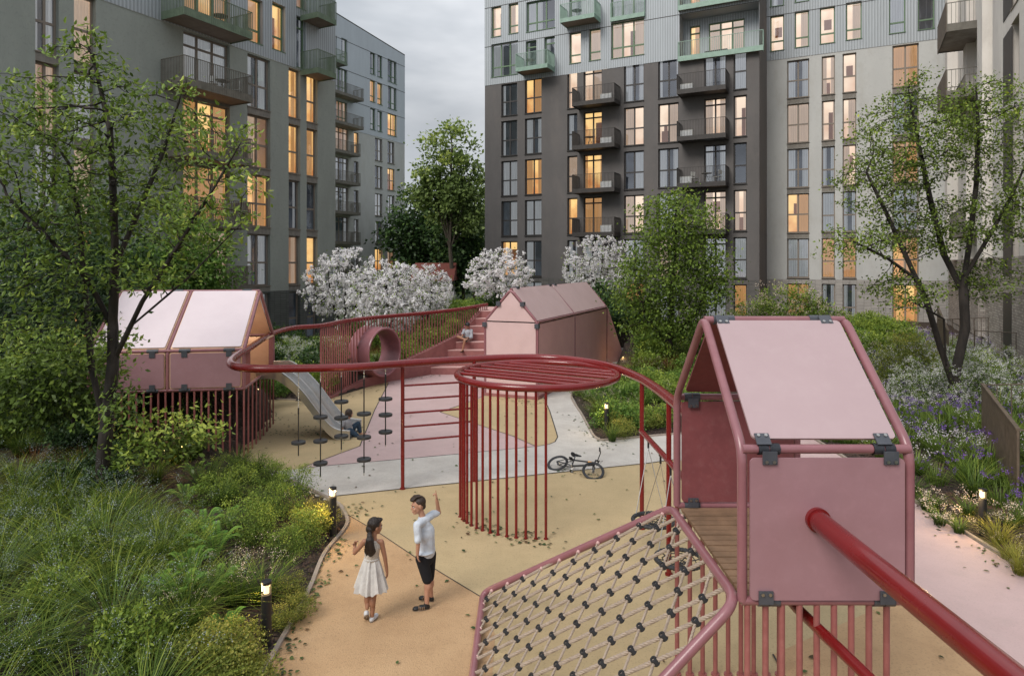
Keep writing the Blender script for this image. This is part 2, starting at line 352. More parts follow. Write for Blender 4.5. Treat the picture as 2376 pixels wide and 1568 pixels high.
def arc(p0, p1, p2, r, n=6):
    """rounded corner p0-p1-p2 with fillet r: returns points replacing p1"""
    p0, p1, p2 = Vector(p0), Vector(p1), Vector(p2)
    a = (p0 - p1).normalized(); b = (p2 - p1).normalized()
    out = []
    s, e = p1 + a * r, p1 + b * r
    for i in range(n + 1):
        t = i / n; out.append(s * (1 - t) ** 2 + p1 * 2 * t * (1 - t) + e * t * t)
    return out
def rounded(pts, r, closed=False, n=6):
    pts = [Vector(p) for p in pts]; out = []
    m = len(pts)
    for i in range(m):
        if not closed and i in (0, m - 1): out.append(pts[i])
        else: out += arc(pts[(i - 1) % m], pts[i], pts[(i + 1) % m], r, n)
    return out
def spline(pts, n=10, closed=False):
    pts = [Vector(p) for p in pts]; m = len(pts); out = []
    rng = range(m) if closed else range(m - 1)
    for i in rng:
        g = (lambda k: pts[k % m]) if closed else (lambda k: pts[max(0, min(m - 1, k))])
        a, b, c, d = g(i - 1), g(i), g(i + 1), g(i + 2)
        for k in range(n):
            t = k / n
            out.append(.5 * ((2 * b) + (-a + c) * t + (2 * a - 5 * b + 4 * c - d) * t * t + (-a + 3 * b - 3 * c + d) * t ** 3))
    if not closed: out.append(pts[-1])
    return out

def npmesh(name, V, Fq, mats, tint=None, smooth=False, nper=4, matidx=None):
    """fast mesh from arrays: V (n,3), Fq (m,nper)"""
    me = bpy.data.meshes.new(name)
    V = np.ascontiguousarray(V, dtype=np.float32); Fq = np.ascontiguousarray(Fq, dtype=np.int32)
    me.vertices.add(len(V)); me.vertices.foreach_set('co', V.ravel())
    me.loops.add(Fq.size); me.loops.foreach_set('vertex_index', Fq.ravel())
    me.polygons.add(len(Fq)); me.polygons.foreach_set('loop_start', np.arange(0, Fq.size, nper, dtype=np.int32))
    me.polygons.foreach_set('loop_total', np.full(len(Fq), nper, dtype=np.int32))
    if smooth: me.polygons.foreach_set('use_smooth', np.ones(len(Fq), dtype=bool))
    for m in (mats if isinstance(mats, (list, tuple)) else [mats]): me.materials.append(m)
    if matidx is not None: me.polygons.foreach_set('material_index', np.asarray(matidx, dtype=np.int32))
    if tint is not None:
        a = me.attributes.new('tint', 'FLOAT', 'POINT'); a.data.foreach_set('value', np.ascontiguousarray(tint, dtype=np.float32))
    me.update(calc_edges=True)
    return me
# ------------------------------------------------------------------ camera, sky, sun
cam = bpy.data.cameras.new('camera'); co = bpy.data.objects.new('camera', cam); COL.objects.link(co)
cam.sensor_width = 36; cam.lens = 36 * F / 2376.0; cam.shift_y = -(784 - HY) / 2376.0
cam.clip_start = .05; cam.clip_end = 900
co.location = (0, 0, H); co.rotation_euler = (PI / 2, 0, 0); scene.camera = co
SUN_EL, SUN_AZ = math.radians(42), math.radians(221)          # azimuth clockwise from +Y: behind and a little left of the viewer
w = bpy.data.worlds.new('World'); scene.world = w; w.use_nodes = True
nt = w.node_tree; nt.nodes.clear(); N, L = nt.nodes, nt.links
wo = N.new('ShaderNodeOutputWorld'); bg = N.new('ShaderNodeBackground'); bg2 = N.new('ShaderNodeBackground'); ms = N.new('ShaderNodeMixShader')
sky = N.new('ShaderNodeTexSky'); sky.sky_type = 'NISHITA'; sky.sun_disc = False
sky.sun_elevation = SUN_EL; sky.sun_rotation = SUN_AZ; bg.inputs[1].default_value = .07
L.new(sky.outputs[0], bg.inputs[0])
tc = N.new('ShaderNodeTexCoord'); sp = N.new('ShaderNodeSeparateXYZ'); L.new(tc.outputs['Generated'], sp.inputs[0])
mp = N.new('ShaderNodeMapping'); mp.inputs['Scale'].default_value = (1, 1, 2.6); mp.inputs['Location'].default_value = (.35, .1, .2)
L.new(tc.outputs['Generated'], mp.inputs[0])
n1 = N.new('ShaderNodeTexNoise'); n1.inputs['Scale'].default_value = 1.9; n1.inputs['Detail'].default_value = 5; n1.inputs['Roughness'].default_value = .5
n1.inputs['Distortion'].default_value = .35
L.new(mp.outputs[0], n1.inputs['Vector'])
cr = N.new('ShaderNodeValToRGB'); e = cr.color_ramp.elements
e[0].position = .36; e[0].color = (.30, .33, .365, 1); e[1].position = .64; e[1].color = (.72, .735, .76, 1)
L.new(n1.outputs[0], cr.inputs[0])
ur = N.new('ShaderNodeValToRGB'); e = ur.color_ramp.elements
for k, (p_, v_) in enumerate([(0, .58), (.10, .53), (.21, .47), (.34, .68), (.95, .98)]):
    el = e[k] if k < 2 else e.new(p_)
    el.position = p_; el.color = (v_, v_, v_, 1)
L.new(sp.outputs[2], ur.inputs[0])
up = N.new('ShaderNodeMath'); up.operation = 'MULTIPLY'; up.inputs[1].default_value = 1.78; L.new(ur.outputs[0], up.inputs[0])
vm = N.new('ShaderNodeVectorMath'); vm.operation = 'SCALE'; L.new(cr.outputs[0], vm.inputs[0]); L.new(up.outputs[0], vm.inputs['Scale'])
L.new(vm.outputs[0], bg2.inputs[0]); bg2.inputs[1].default_value = 1.20
ms.inputs[0].default_value = .88
L.new(bg.outputs[0], ms.inputs[1]); L.new(bg2.outputs[0], ms.inputs[2]); L.new(ms.outputs[0], wo.inputs[0])
sl = bpy.data.lights.new('sun', 'SUN'); sl.energy = 2.3; sl.angle = math.radians(28); sl.color = (1, .95, .88)
so = bpy.data.objects.new('sun', sl); COL.objects.link(so)
sd = Vector((math.sin(SUN_AZ) * math.cos(SUN_EL), math.cos(SUN_AZ) * math.cos(SUN_EL), math.sin(SUN_EL)))
so.rotation_euler = sd.to_track_quat('Z', 'Y').to_euler(); so.location = sd * 60
scene.view_settings.view_transform = 'Standard'; scene.view_settings.look = 'None'; scene.view_settings.exposure = 0
scene.render.engine = 'CYCLES'
scene.cycles.max_bounces = 7; scene.cycles.transparent_max_bounces = 12; scene.cycles.diffuse_bounces = 3; scene.cycles.glossy_bounces = 3
scene.cycles.use_denoising = True; scene.cycles.caustics_reflective = False; scene.cycles.caustics_refractive = False
scene.cycles.sample_clamp_indirect = 3

# ------------------------------------------------------------------ ground
def poly_sheet(name, pts, z, m, kind='structure', label=None):
    from mathutils.geometry import tessellate_polygon
    me = bpy.data.meshes.new(name); P3 = [Vector((p[0], p[1], z)) for p in pts]
    fs = []
    for a, b, c in tessellate_polygon([P3]):
        if (P3[b] - P3[a]).cross(P3[c] - P3[a]).z < 0: a, c = c, a
        fs.append((a, b, c))
    me.from_pydata([tuple(p) for p in P3], [], fs); me.materials.append(m)
    o = link(name, me); tag(o, kind=kind, label=label); return o
def gp(*pts): return [G(x, y) for x, y in pts]

g = MB(); g.quad((-300, -60, -.03), (300, -60, -.03), (300, 500, -.03), (-300, 500, -.03)); o = g.build('ground', M['soil']); tag(o, kind='structure')
# play floor: tan rubber below, other colours as sheets above it
floor_poly = gp((608, 1568), (660, 1476), (718, 1370), (752, 1288), (796, 1234), (806, 1210), (796, 1186), (779, 1167), (700, 1128), (620, 1090), (545, 1062), (622, 961), (600, 925), (745, 931)) \
    + [Vector((-4.75, 25.5, 0)), Vector((-3.35, 27.6, 0)), Vector((-1.0, 27.6, 0)), Vector((1.2, 27.6, 0)), Vector((5.6, 36, 0)), Vector((7, 36, 0)), Vector((4.4, 29.0, 0)), Vector((2.9, 25.4, 0))] \
    + gp((1326, 915), (1352, 966), (1370, 1000), (1379, 1014), (1390, 1020), (1403, 1022), (1566, 1008)) + [Vector((5.0, 17.6, 0)), Vector((7.62, 17.5, 0)), Vector((7.35, 9.8, 0)), Vector((7.3, 1, 0)), Vector((-5.2, 1, 0))]
poly_sheet('play_ground', floor_poly, .0, M['tan'])
pink = gp((901, 890), (870, 950), (835, 1035), (692, 1088), (760, 1080), (1068, 1053), (1244, 1036), (1190, 1012), (1021, 956), (1068, 940), (1110, 926), (1130, 915)) + [Vector((-.95, 24, 0)), Vector((-1, 27.5, 0)), Vector((-3.35, 27.5, 0)), Vector((-4.7, 25.4, 0))]
poly_sheet('rose_ground', pink, .004, M['pinkfloor'])
greyp = gp((540, 1105), (692, 1088), (760, 1080.5), (1068, 1053), (1248, 1035.5), (1275, 1030.5), (1288, 1025), (1294, 1014), (1290, 1000), (1276, 955), (1262, 922)) + [Vector((.9, 22.2, 0)), Vector((4.3, 30.6, 0)), Vector((5.6, 36, 0)), Vector((7, 36, 0)), Vector((4.4, 29.0, 0)), Vector((2.9, 25.4, 0))] \
    + gp((1326, 915), (1352, 966), (1370, 1000), (1379, 1014), (1390, 1020), (1403, 1022), (1566, 1008)) + [Vector((4.2, 17.6, 0)), Vector((4.9, 17.6, 0)), Vector((4.9, 14.6, 0))] \
    + gp((1566, 1066), (1500, 1075), (1068, 1120), (1007, 1126), (785, 1150), (760, 1160), (600, 1160))
poly_sheet('concrete_path', greyp, .006, M['grey'])
orp = [G(806, 1194), G(880, 1237), G(962, 1292), G(1114, 1384)] + [Vector((-.2, 8.0, 0)), Vector((-.3, 1, 0)), Vector((-5.2, 1, 0))] + gp((608, 1568), (660, 1476), (718, 1370), (752, 1288), (796, 1234), (806, 1210))
poly_sheet('ochre_ground', orp, .004, M['orange'])
poly_sheet('ochre_ground', [Vector((2.0, 9.9, 0)) if 0 else Vector((2.95, 7.6, 0)), Vector((5.15, 8.9, 0)), Vector((5.15, 1, 0)), Vector((2.45, 1, 0))], .005, M['orange'])
poly_sheet('rose_ground', [Vector((5.15, 1, 0)), Vector((5.15, 17.5, 0)), Vector((7.62, 17.5, 0)), Vector((7.35, 9.8, 0)), Vector((7.3, 1, 0))], .007, M['pinkfloor'])
sm = MB()
def seam(pts, wd=.02, z=.010):
    for a, b in zip(pts[:-1], pts[1:]):
        a, b = Vector(a), Vector(b); d = (b - a); 
        if d.length < 1e-6: continue
        n = Vector((-d.y, d.x, 0)).normalized() * wd / 2
        sm.quad((a.x - n.x, a.y - n.y, z), (b.x - n.x, b.y - n.y, z), (b.x + n.x, b.y + n.y, z), (a.x + n.x, a.y + n.y, z))
seam(gp((806, 1194), (880, 1237), (962, 1292), (1114, 1384)), .016)
seam(gp((600, 1160), (785, 1150), (1007, 1126), (1068, 1120), (1500, 1075), (1566, 1066)), .03)
seam(gp((692, 1088), (760, 1080.5), (1068, 1053), (1248, 1035.5), (1275, 1030.5), (1288, 1025), (1294, 1014), (1290, 1000), (1276, 955), (1262, 922)), .028)
seam(gp((901, 890), (870, 950), (835, 1035), (692, 1088)), .025); seam(gp((1244, 1036), (1190, 1012), (1021, 956), (1068, 940), (1130, 915)), .025)
seam([(5.15, 1, 0), (5.15, 17.5, 0)], .02); seam([(2.95, 7.6, 0), (2.45, 1, 0)], .02)
tag(sm.build('ground_joint', M['seam']), kind='structure')

def curb(pts, wd=.055, h=.05, name='kerb', rz=.045):
    mb = MB(); pts = [Vector(p) for p in pts]; n = len(pts); L_, R_ = [], []
    for i in range(n):
        t = (pts[min(n - 1, i + 1)] - pts[max(0, i - 1)]).normalized(); nn = Vector((-t.y, t.x, 0)) * wd / 2
        L_.append(pts[i] + nn); R_.append(pts[i] - nn)
    v = []
    for a, b in zip(L_, R_): v += [(a.x, a.y, -.03), (a.x, a.y, rz), (b.x, b.y, rz), (b.x, b.y, -.03)]
    f = []
    for i in range(n - 1):
        for k in range(3): f.append((i * 4 + k, i * 4 + k + 1, (i + 1) * 4 + k + 1, (i + 1) * 4 + k))
    mb.add(v, f); o = mb.build(name, M['curb']); tag(o, kind='structure'); return o
LC = spline(gp((590, 1610), (608, 1568), (660, 1476), (718, 1370), (752, 1288), (796, 1234), (806, 1210), (796, 1186), (779, 1167), (700, 1128), (620, 1090), (545, 1062)), 5)
curb([Vector((-5.2, 1, 0))] + LC)
curb(gp((543, 1060), (622, 961), (600, 925), (745, 931)))
RC = spline([Vector((2.9, 25.4, 0))] + gp((1326, 915), (1352, 966), (1370, 1000), (1379, 1014), (1390, 1020), (1403, 1022), (1566, 1008)) + [Vector((5.0, 17.6, 0))], 5)
curb([Vector((7, 36, 0)), Vector((4.4, 29, 0))] + RC + [Vector((7.6, 17.5, 0))])
BC = [Vector((7.66, 17.5, 0)), Vector((7.4, 9.8, 0)), Vector((7.34, 1, 0))]
curb(BC)

def inside(px, py, poly):
    n = len(poly); r = np.zeros(px.shape, bool); j = n - 1
    for i in range(n):
        xi, yi, xj, yj = poly[i][0], poly[i][1], poly[j][0], poly[j][1]
        c = ((yi > py) != (yj > py)) & (px < (xj - xi) * (py - yi) / (yj - yi + 1e-12) + xi)
        r ^= c; j = i
    return r
def dist_poly(px, py, poly, closed=True):
    d = np.full(px.shape, 1e9); n = len(poly)
    for i in range(n if closed else n - 1):
        a, b = poly[i], poly[(i + 1) % n]
        ax, ay, bx, by = a[0], a[1], b[0], b[1]
        t = ((px - ax) * (bx - ax) + (py - ay) * (by - ay)) / ((bx - ax) ** 2 + (by - ay) ** 2 + 1e-12)
        t = np.clip(t, 0, 1); d = np.minimum(d, np.hypot(px - ax - t * (bx - ax), py - ay - t * (by - ay)))
    return d
def wob(x, y):
    return .5 * np.sin(x * 1.7 + 1.3 * np.sin(y * 1.1)) + .5 * np.sin(y * 2.1 + 1.7 * np.sin(x * .9)) + .35 * np.sin(x * 4.3 + y * 3.1) + .25 * np.sin(x * 7.7 - y * 6.1)
def bed_h(x, y):
    """height of the planted ground"""
    x = np.asarray(x, float); y = np.asarray(y, float)
    d = dist_poly(x, y, floor_poly)
    h = .02 + .22 * np.clip(d / 2.0, 0, 1) ** .8 + .03 * wob(x, y) * np.clip(d / .4, 0, 1)
    h += 1.15 * np.exp(-(((x + 8.6) / 2.3) ** 2 + ((y - 18.6) / 2.6) ** 2))
    # mound that the stair climbs
    t = np.clip((y - 28) / 5, 0, 1); lat = np.clip((x + 5.5) / 3, 0, 1) * np.clip((9 - x) / 4, 0, 1)
    h += 1.5 * t * t * (3 - 2 * t) * lat * np.clip((44 - y) / 6, 0, 1)
    h += .5 * np.clip((x - 9) / 6, 0, 1) * np.clip((y - 12) / 14, 0, 1)
    return h
def bedz(x, y): return float(bed_h(np.array([x]), np.array([y]))[0])
def bed(name, poly, step, m=None):
    xs = np.arange(min(p[0] for p in poly) - step, max(p[0] for p in poly) + step, step)
    ys = np.arange(min(p[1] for p in poly) - step, max(p[1] for p in poly) + step, step)
    X, Y = np.meshgrid(xs, ys); Z = bed_h(X, Y)
    ins = inside(X, Y, poly); d = dist_poly(X, Y, poly)
    Z = np.where(ins, Z, -.12)
    keep = ins | (d < step * 1.5)
    ny, nx = X.shape; idx = np.arange(nx * ny).reshape(ny, nx)
    q = np.stack([idx[:-1, :-1], idx[:-1, 1:], idx[1:, 1:], idx[1:, :-1]], -1).reshape(-1, 4)
    kk = keep.ravel()[q].all(1); ok = ins.ravel()[q].any(1) & kk
    me = npmesh(name, np.stack([X, Y, Z], -1).reshape(-1, 3), q[ok], m or M['mulch'], smooth=True)
    return tag(link(name, me), kind='structure')
left_poly = [Vector((-5.25, 1, 0))] + LC + gp((622, 961), (600, 925), (745, 931)) + [Vector((-4.8, 25.6, 0)), Vector((-3.5, 27.8, 0)), Vector((-1.1, 33.2, 0)), Vector((-1.0, 46, 0)), Vector((-30, 46, 0)), Vector((-30, 1, 0))]
right_poly = [Vector((7.42, 1, 0)), Vector((7.42, 9.8, 0)), Vector((7.68, 17.6, 0)), Vector((5.0, 17.7, 0))] + RC[::-1] + [Vector((4.5, 29, 0)), Vector((7.1, 36, 0)), Vector((5.4, 36, 0)), Vector((4.4, 31, 0)), Vector((4.0, 32, 0)), Vector((1.5, 33.2, 0)), Vector((-1.1, 33.2, 0)), Vector((-1.0, 46, 0)), Vector((34, 46, 0)), Vector((34, 1, 0))]
bed('mulch_ground', left_poly, .22); bed('planted_ground', right_poly, .25)
# far path seen through the railing
poly_sheet('garden_path', [Vector((-16, 30.0, 0)), Vector((-5.6, 29.2, 0)), Vector((-4.6, 31, 0)), Vector((-16, 31.8, 0))], .30, M['grey'])

# ------------------------------------------------------------------ buildings
def wall_mb(s0, s1, z0, z1, ops, rev=.28, d=0.0, mb=None):
    mb = mb or MB()
    ops = [(max(a, s0), min(b, s1), max(c, z0), min(e_, z1)) for a, b, c, e_ in ops if b > s0 and a < s1 and e_ > z0 and c < z1]
    S = sorted({round(x, 4) for x in [s0, s1] + [o[0] for o in ops] + [o[1] for o in ops]})
    Z = sorted({round(x, 4) for x in [z0, z1] + [o[2] for o in ops] + [o[3] for o in ops]})
    for i in range(len(S) - 1):
        for j in range(len(Z) - 1):
            cs, cz = (S[i] + S[i + 1]) / 2, (Z[j] + Z[j + 1]) / 2
            if any(a < cs < b and c < cz < e_ for a, b, c, e_ in ops): continue
            mb.quad((S[i], d, Z[j]), (S[i + 1], d, Z[j]), (S[i + 1], d, Z[j + 1]), (S[i], d, Z[j + 1]))
    for a, b, c, e_ in ops:
        r = d + rev
        if c > z0 + 1e-3: mb.quad((a, d, c), (b, d, c), (b, r, c), (a, r, c))
        if e_ < z1 - 1e-3: mb.quad((a, d, e_), (a, r, e_), (b, r, e_), (b, d, e_))
        mb.quad((a, d, c), (a, r, c), (a, r, e_), (a, d, e_)); mb.quad((b, d, c), (b, d, e_), (b, r, e_), (b, r, c))
    return mb
_wc = {}
def win_meshes(w_, h_, n, tr, fr):
    w_, h_ = round(w_, 2), round(h_, 2)
    key = (w_, h_, n, tr, fr)
    if key in _wc: return _wc[key]
    t = .078; mb = MB(); y0, y1 = -.05, .03
    mb.box((0, y0, 0), (t, y1, h_)); mb.box((w_ - t, y0, 0), (w_, y1, h_)); mb.box((t, y0, 0), (w_ - t, y1, t)); mb.box((t, y0, h_ - t), (w_ - t, y1, h_))
    for k in range(1, n):
        x = w_ * k / n; mb.box((x - .05, y0 + .004, t), (x + .05, y1 - .004, h_ - t))
    if tr:
        zt = h_ * tr
        for k in range(n):
            a = t if k == 0 else w_ * k / n + .05; b = w_ - t if k == n - 1 else w_ * (k + 1) / n - .05
            mb.box((a, y0 + .008, zt - .05), (b, y1 - .008, zt + .05))
    mb.box((-.02, -.30, -.045), (w_ + .02, y0, .0))
    fm = mb.mesh('window_frame', M[fr])
    pm = MB(); pm.quad((.02, 0, .02), (w_ - .02, 0, .02), (w_ - .02, 0, h_ - .02), (.02, 0, h_ - .02)); pm = pm.mesh('pane', M['glass'])
    rm = MB(); D = .9; a, b, c, e_ = -.02, w_ + .02, -.02, h_ + .02
    rm.quad((a, D, c), (b, D, c), (b, D, e_), (a, D, e_)); rm.quad((a, .04, c), (a, .04, e_), (a, D, e_), (a, D, c)); rm.quad((b, .04, c), (b, D, c), (b, D, e_), (b, .04, e_))
    rm.quad((a, .04, e_), (b, .04, e_), (b, D, e_), (a, D, e_)); rm.quad((a, .04, c), (a, D, c), (b, D, c), (b, .04, c))
    cs = []
    for pat in range(5):
        cm = MB()
        spans = {0: [(0, w_)], 1: [(0, w_ * .36), (w_ * .68, w_)], 2: [(0, w_ * .5)], 3: [(w_ * .42, w_)], 4: [(w_ * .0, w_ * .16), (w_ * .84, w_)]}[pat]
        for (p, q) in spans:
            k = max(8, int((q - p) / .018)); vs = []
            for i in range(k + 1):
                x = p + (q - p) * i / k; y = .16 + .045 * math.sin(x * 46 + .9 * math.sin(x * 9)) 
                vs += [(x, y, .02), (x, y + .004, h_ - .02)]
            cm.add(vs, [(2 * i, 2 * i + 2, 2 * i + 3, 2 * i + 1) for i in range(k)])
        cs.append(cm)
    _wc[key] = (fm, pm, rm, cs, {}); return _wc[key]
WR = random.Random(11)
def window(root, s0, s1, z0, z1, n, tr, fr, look, rev=.28, pat=None, name='window'):
    fm, pm, rm, cs, cache = win_meshes(s1 - s0, z1 - z0, n, tr, fr)
    o = link(name, fm, root, (s0, rev, z0))
    link('pane', pm, o)
    room = {'o': 'lit_orange', 'p': 'lit_pale', 'd': 'lit_dim', 'u': 'unlit'}[look]
    if ('r', room) not in cache: cache[('r', room)] = rm.mesh('room', M[room])
    link('room', cache[('r', room)], o)
    if look in 'opd' and WR.random() < .6:
        wd_, hh_ = s1 - s0, z1 - z0; kf = WR.choice([0, 1, 2])
        if ('f', kf) not in cache:
            fmb = MB()
            if kf == 0: fmb.box((.05, .55, 0), (wd_ * .6, .85, .95)); fmb.box((wd_ * .15, .6, .95), (wd_ * .3, .75, 1.3))
            elif kf == 1: fmb.box((wd_ * .25, .84, hh_ * .5), (wd_ * .75, .88, hh_ * .78))
            else: fmb.box((wd_ * .5, .5, 0), (wd_ - .05, .88, 2.0))
            cache[('f', kf)] = fmb.mesh('furniture', M['cabinet'])
        link('furniture', cache[('f', kf)], o)
    pat = WR.choice([0, 1, 1, 2, 3, 4, 4]) if (pat is None or (pat == 0 and WR.random() < .55)) else pat
    if pat >= 0:
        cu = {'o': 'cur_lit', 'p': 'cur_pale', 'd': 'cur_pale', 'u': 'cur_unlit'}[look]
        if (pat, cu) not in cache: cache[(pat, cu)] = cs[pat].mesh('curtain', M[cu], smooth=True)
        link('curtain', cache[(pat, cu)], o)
    return o
def balcony(root, s0, s1, z, depth, m, slabm, rail=1.1, panel=0, gap=.1, name='balcony', base=.3, sides=(1, 1)):
    sl_ = MB(); sl_.box((s0, -depth, z - .16), (s1, -.002, z)); o = sl_.build(name, M[slabm], root, local=True)
    mb = MB(); t = .02
    def run(a, b):
        a, b = Vector(a), Vector(b); n_ = max(2, int((b - a).length / gap)); d = (b - a).normalized(); nrm = Vector((-d.y, d.x, 0))
        for i in range(n_ + 1):
            p = a + (b - a) * i / n_
            mb.obox((p.x, p.y, z - .22 + (rail + .22) / 2), d, nrm, (0, 0, 1), .009, .02, (rail + .22) / 2)
        mb.obox(((a + b) / 2).to_3d()[:2] + (z + rail,), d, nrm, (0, 0, 1), (b - a).length / 2, .022, .015)
        mb.obox(((a + b) / 2).to_3d()[:2] + (z - .21 + base / 2,), d, nrm, (0, 0, 1), (b - a).length / 2, .006, base / 2)
    e = .012
    if sides[0]: run((s0 - e, -.03, 0), (s0 - e, -depth - e, 0))
    run((s0 - e, -depth - e, 0), (s1 + e, -depth - e, 0))
    if sides[1]: run((s1 + e, -depth - e, 0), (s1 + e, -.03, 0))
    mb.build('railing', M[m], o, local=True)
    return o
class Facade:
    def __init__(s, name, label, O, u, cat='building', group=None):
        s.O = Vector(O); s.u = Vector(u).normalized(); s.rz = math.atan2(s.u.y, s.u.x)
        s.root = thing(name, label, cat, (s.O.x, s.O.y, 0), s.rz, group)
    def S(s, x, y=None):
        r = (x - CX) / F
        t = (r * s.O.y - s.O.x) / (s.u.x - r * s.u.y)
        if y is None: return t
        Y = s.O.y + s.u.y * t
        return t, H - (y - HY) / F * Y
    def Z(s, x, y): return s.S(x, y)[1]
    def world(s, a, d, z):
        n = Vector((-s.u.y, s.u.x))
        return Vector((s.O.x + s.u.x * a + n.x * d, s.O.y + s.u.y * a + n.y * d, z))
    def body(s, s0, s1, z1, depth, m, wm, roofm='concrete', left=True, right=True, zb=0.0):
        mb = MB()
        if left: mb.quad((s0, 0, zb), (s0, 0, z1), (s0, depth, z1), (s0, depth, zb))
        if right: mb.quad((s1, 0, zb), (s1, depth, zb), (s1, depth, z1), (s1, 0, z1))
        mb.quad((s0, depth, zb), (s0, depth, z1), (s1, depth, z1), (s1, depth, zb))
        return mb.build('side_wall', M[wm], s.root, local=True)
D1 = (.455, .8905); D2 = (.8905, -.455)
c2 = lambda cx: 754 + cx * .3418      # columns read on enlarged crops
c3 = lambda cx: 1563.7 + cx * .3418
ky = lambda cy: cy * .3418

# ---- dark block in the middle
pA = P(1718, 615, 44.1)
fd = Facade('apartment_block', 'charcoal brown rendered apartment block with corrugated blue grey top, behind the gabled cabin', (pA.x, pA.y), D2)
fd_s0 = fd.S(1125); O2 = fd.world(fd_s0, 0, 0); fd.root.location = (O2.x, O2.y, 0); fd.O = Vector((O2.x, O2.y))
SE = fd.S(1762); ZT = 31.5; ZM = fd.Z(1125, 200); ZB = 1.1 * 3.1
sills = [.43 + 3.1 * k for k in range(6)]
ops = []; wl = []
def spandrels(fac, lst):
    for (s0, s1, z0, z1) in {(round(q[0], 3), round(q[1], 3), round(q[2], 3), round(q[3], 3)) for q in lst}:
        if z0 > 2.5:
            mb = MB(); mb.box((s0, -.006, z0 - .38), (s1, .2, z0 - .05)); mb.build('spandrel', M['spandrel'], fac.root, local=True)
def colwin(fac, x0, x1, ks, n, tr, fr, looks, hh=None, pats=None, lst=None, oo=None, zs=None, base=None):
    a, b = fac.S(x0), fac.S(x1)
    for i, k in enumerate(ks):
        z0 = (base if base is not None else .43) + 3.1 * k; h_ = (hh[k] if isinstance(hh, dict) and k in hh else 2.7)
        oo.append((a, b, z0, z0 + h_)); lst.append((a, b, z0, z0 + h_, n, tr, fr, looks[i], None if pats is None else pats[i]))
kk = [5, 4, 3, 2, 1, 0]
colwin(fd, c2(1197), c2(1305), kk, 2, .45, 'fr_dark', 'uuuuou', {5: 2.45}, [0, 0, 0, 3, 4, 0], wl, ops)
colwin(fd, c2(1357), c2(1470), kk, 2, .45, 'fr_dark', 'ououuu', {5: 2.6}, [3, 1, 1, 0, 0, 0], wl, ops)
colwin(fd, c2(1645), c2(1713), kk, 1, .45, 'fr_dark', 'pudouu', {5: 2.7}, [4, 2, 0, 4, 0, 0], wl, ops)
colwin(fd, c2(1755), c2(1880), kk, 2, .84, 'fr_dark', 'poooud', {5: 2.85}, [3, -1, 0, 0, 1, 0], wl, ops)
colwin(fd, c2(2030), c2(2165), kk, 2, .45, 'fr_dark', 'upupuo', None, [1, 2, 3, 2, 0, 0], wl, ops)
colwin(fd, c2(2262), c2(2401), kk, 2, .45, 'fr_dark', 'upuupu', None, [0, 3, 1, 0, 0, 0], wl, ops)
colwin(fd, c3(205), c3(355), kk, 2, .84, 'fr_dark', 'upupuu', {5: 2.85}, [1, 1, 1, 1, 0, 0], wl, ops)
colwin(fd, c3(405), c3(495), kk, 1, .45, 'fr_dark', 'upupuo', None, [0, 4, -1, 1, 0, 0], wl, ops)
wall_mb(0, SE, ZB, ZM, ops).build('wall', M['stucco_dark'], fd.root, local=True)
wall_mb(0, SE, -.5, ZB, ops, rev=.28, d=-.012).build('brick_base', M['brick_dark'], fd.root, local=True)
mops = []; mw = []
def pxwin(fac, x0, x1, y0, y1, n, tr, fr, look, pat=None, lst=None, oo=None, conv=None, cy=ky):
    x0, x1 = conv(x0), conv(x1); a, b = fac.S(x0), fac.S(x1); xm = (x0 + x1) / 2
    z1, z0 = fac.Z(xm, cy(y0)), fac.Z(xm, cy(y1))
    oo.append((a, b, z0, z1)); lst.append((a, b, z0, z1, n, tr, fr, look, pat))
for r_ in [(1130, 1312, 290, 515, 3, .3, 'u', 1), (1365, 1437, 278, 480, 1, .8, 'u', 4), (1490, 1562, 250, 460, 1, .8, 'u', 0), (1660, 1738, 220, 430, 1, .28, 'p', -1),
           (1793, 1872, 195, 410, 1, .28, 'p', 0), (1943, 2168, 140, 385, 3, .3, 'p', 1),
           (1130, 1197, 45, 250, 1, .28, 'p', 0), (1247, 1313, 25, 228, 1, .28, 'p', 0), (1368, 1562, 0, 205, 3, .3, 'u', 2), (1660, 1740, -40, 180, 1, .8, 'u', 0), (1943, 2168, -120, 110, 3, 0, 'u', 0)]:
    pxwin(fd, *r_[:4], r_[4], r_[5], 'fr_green', r_[6], r_[7], mw, mops, c2)
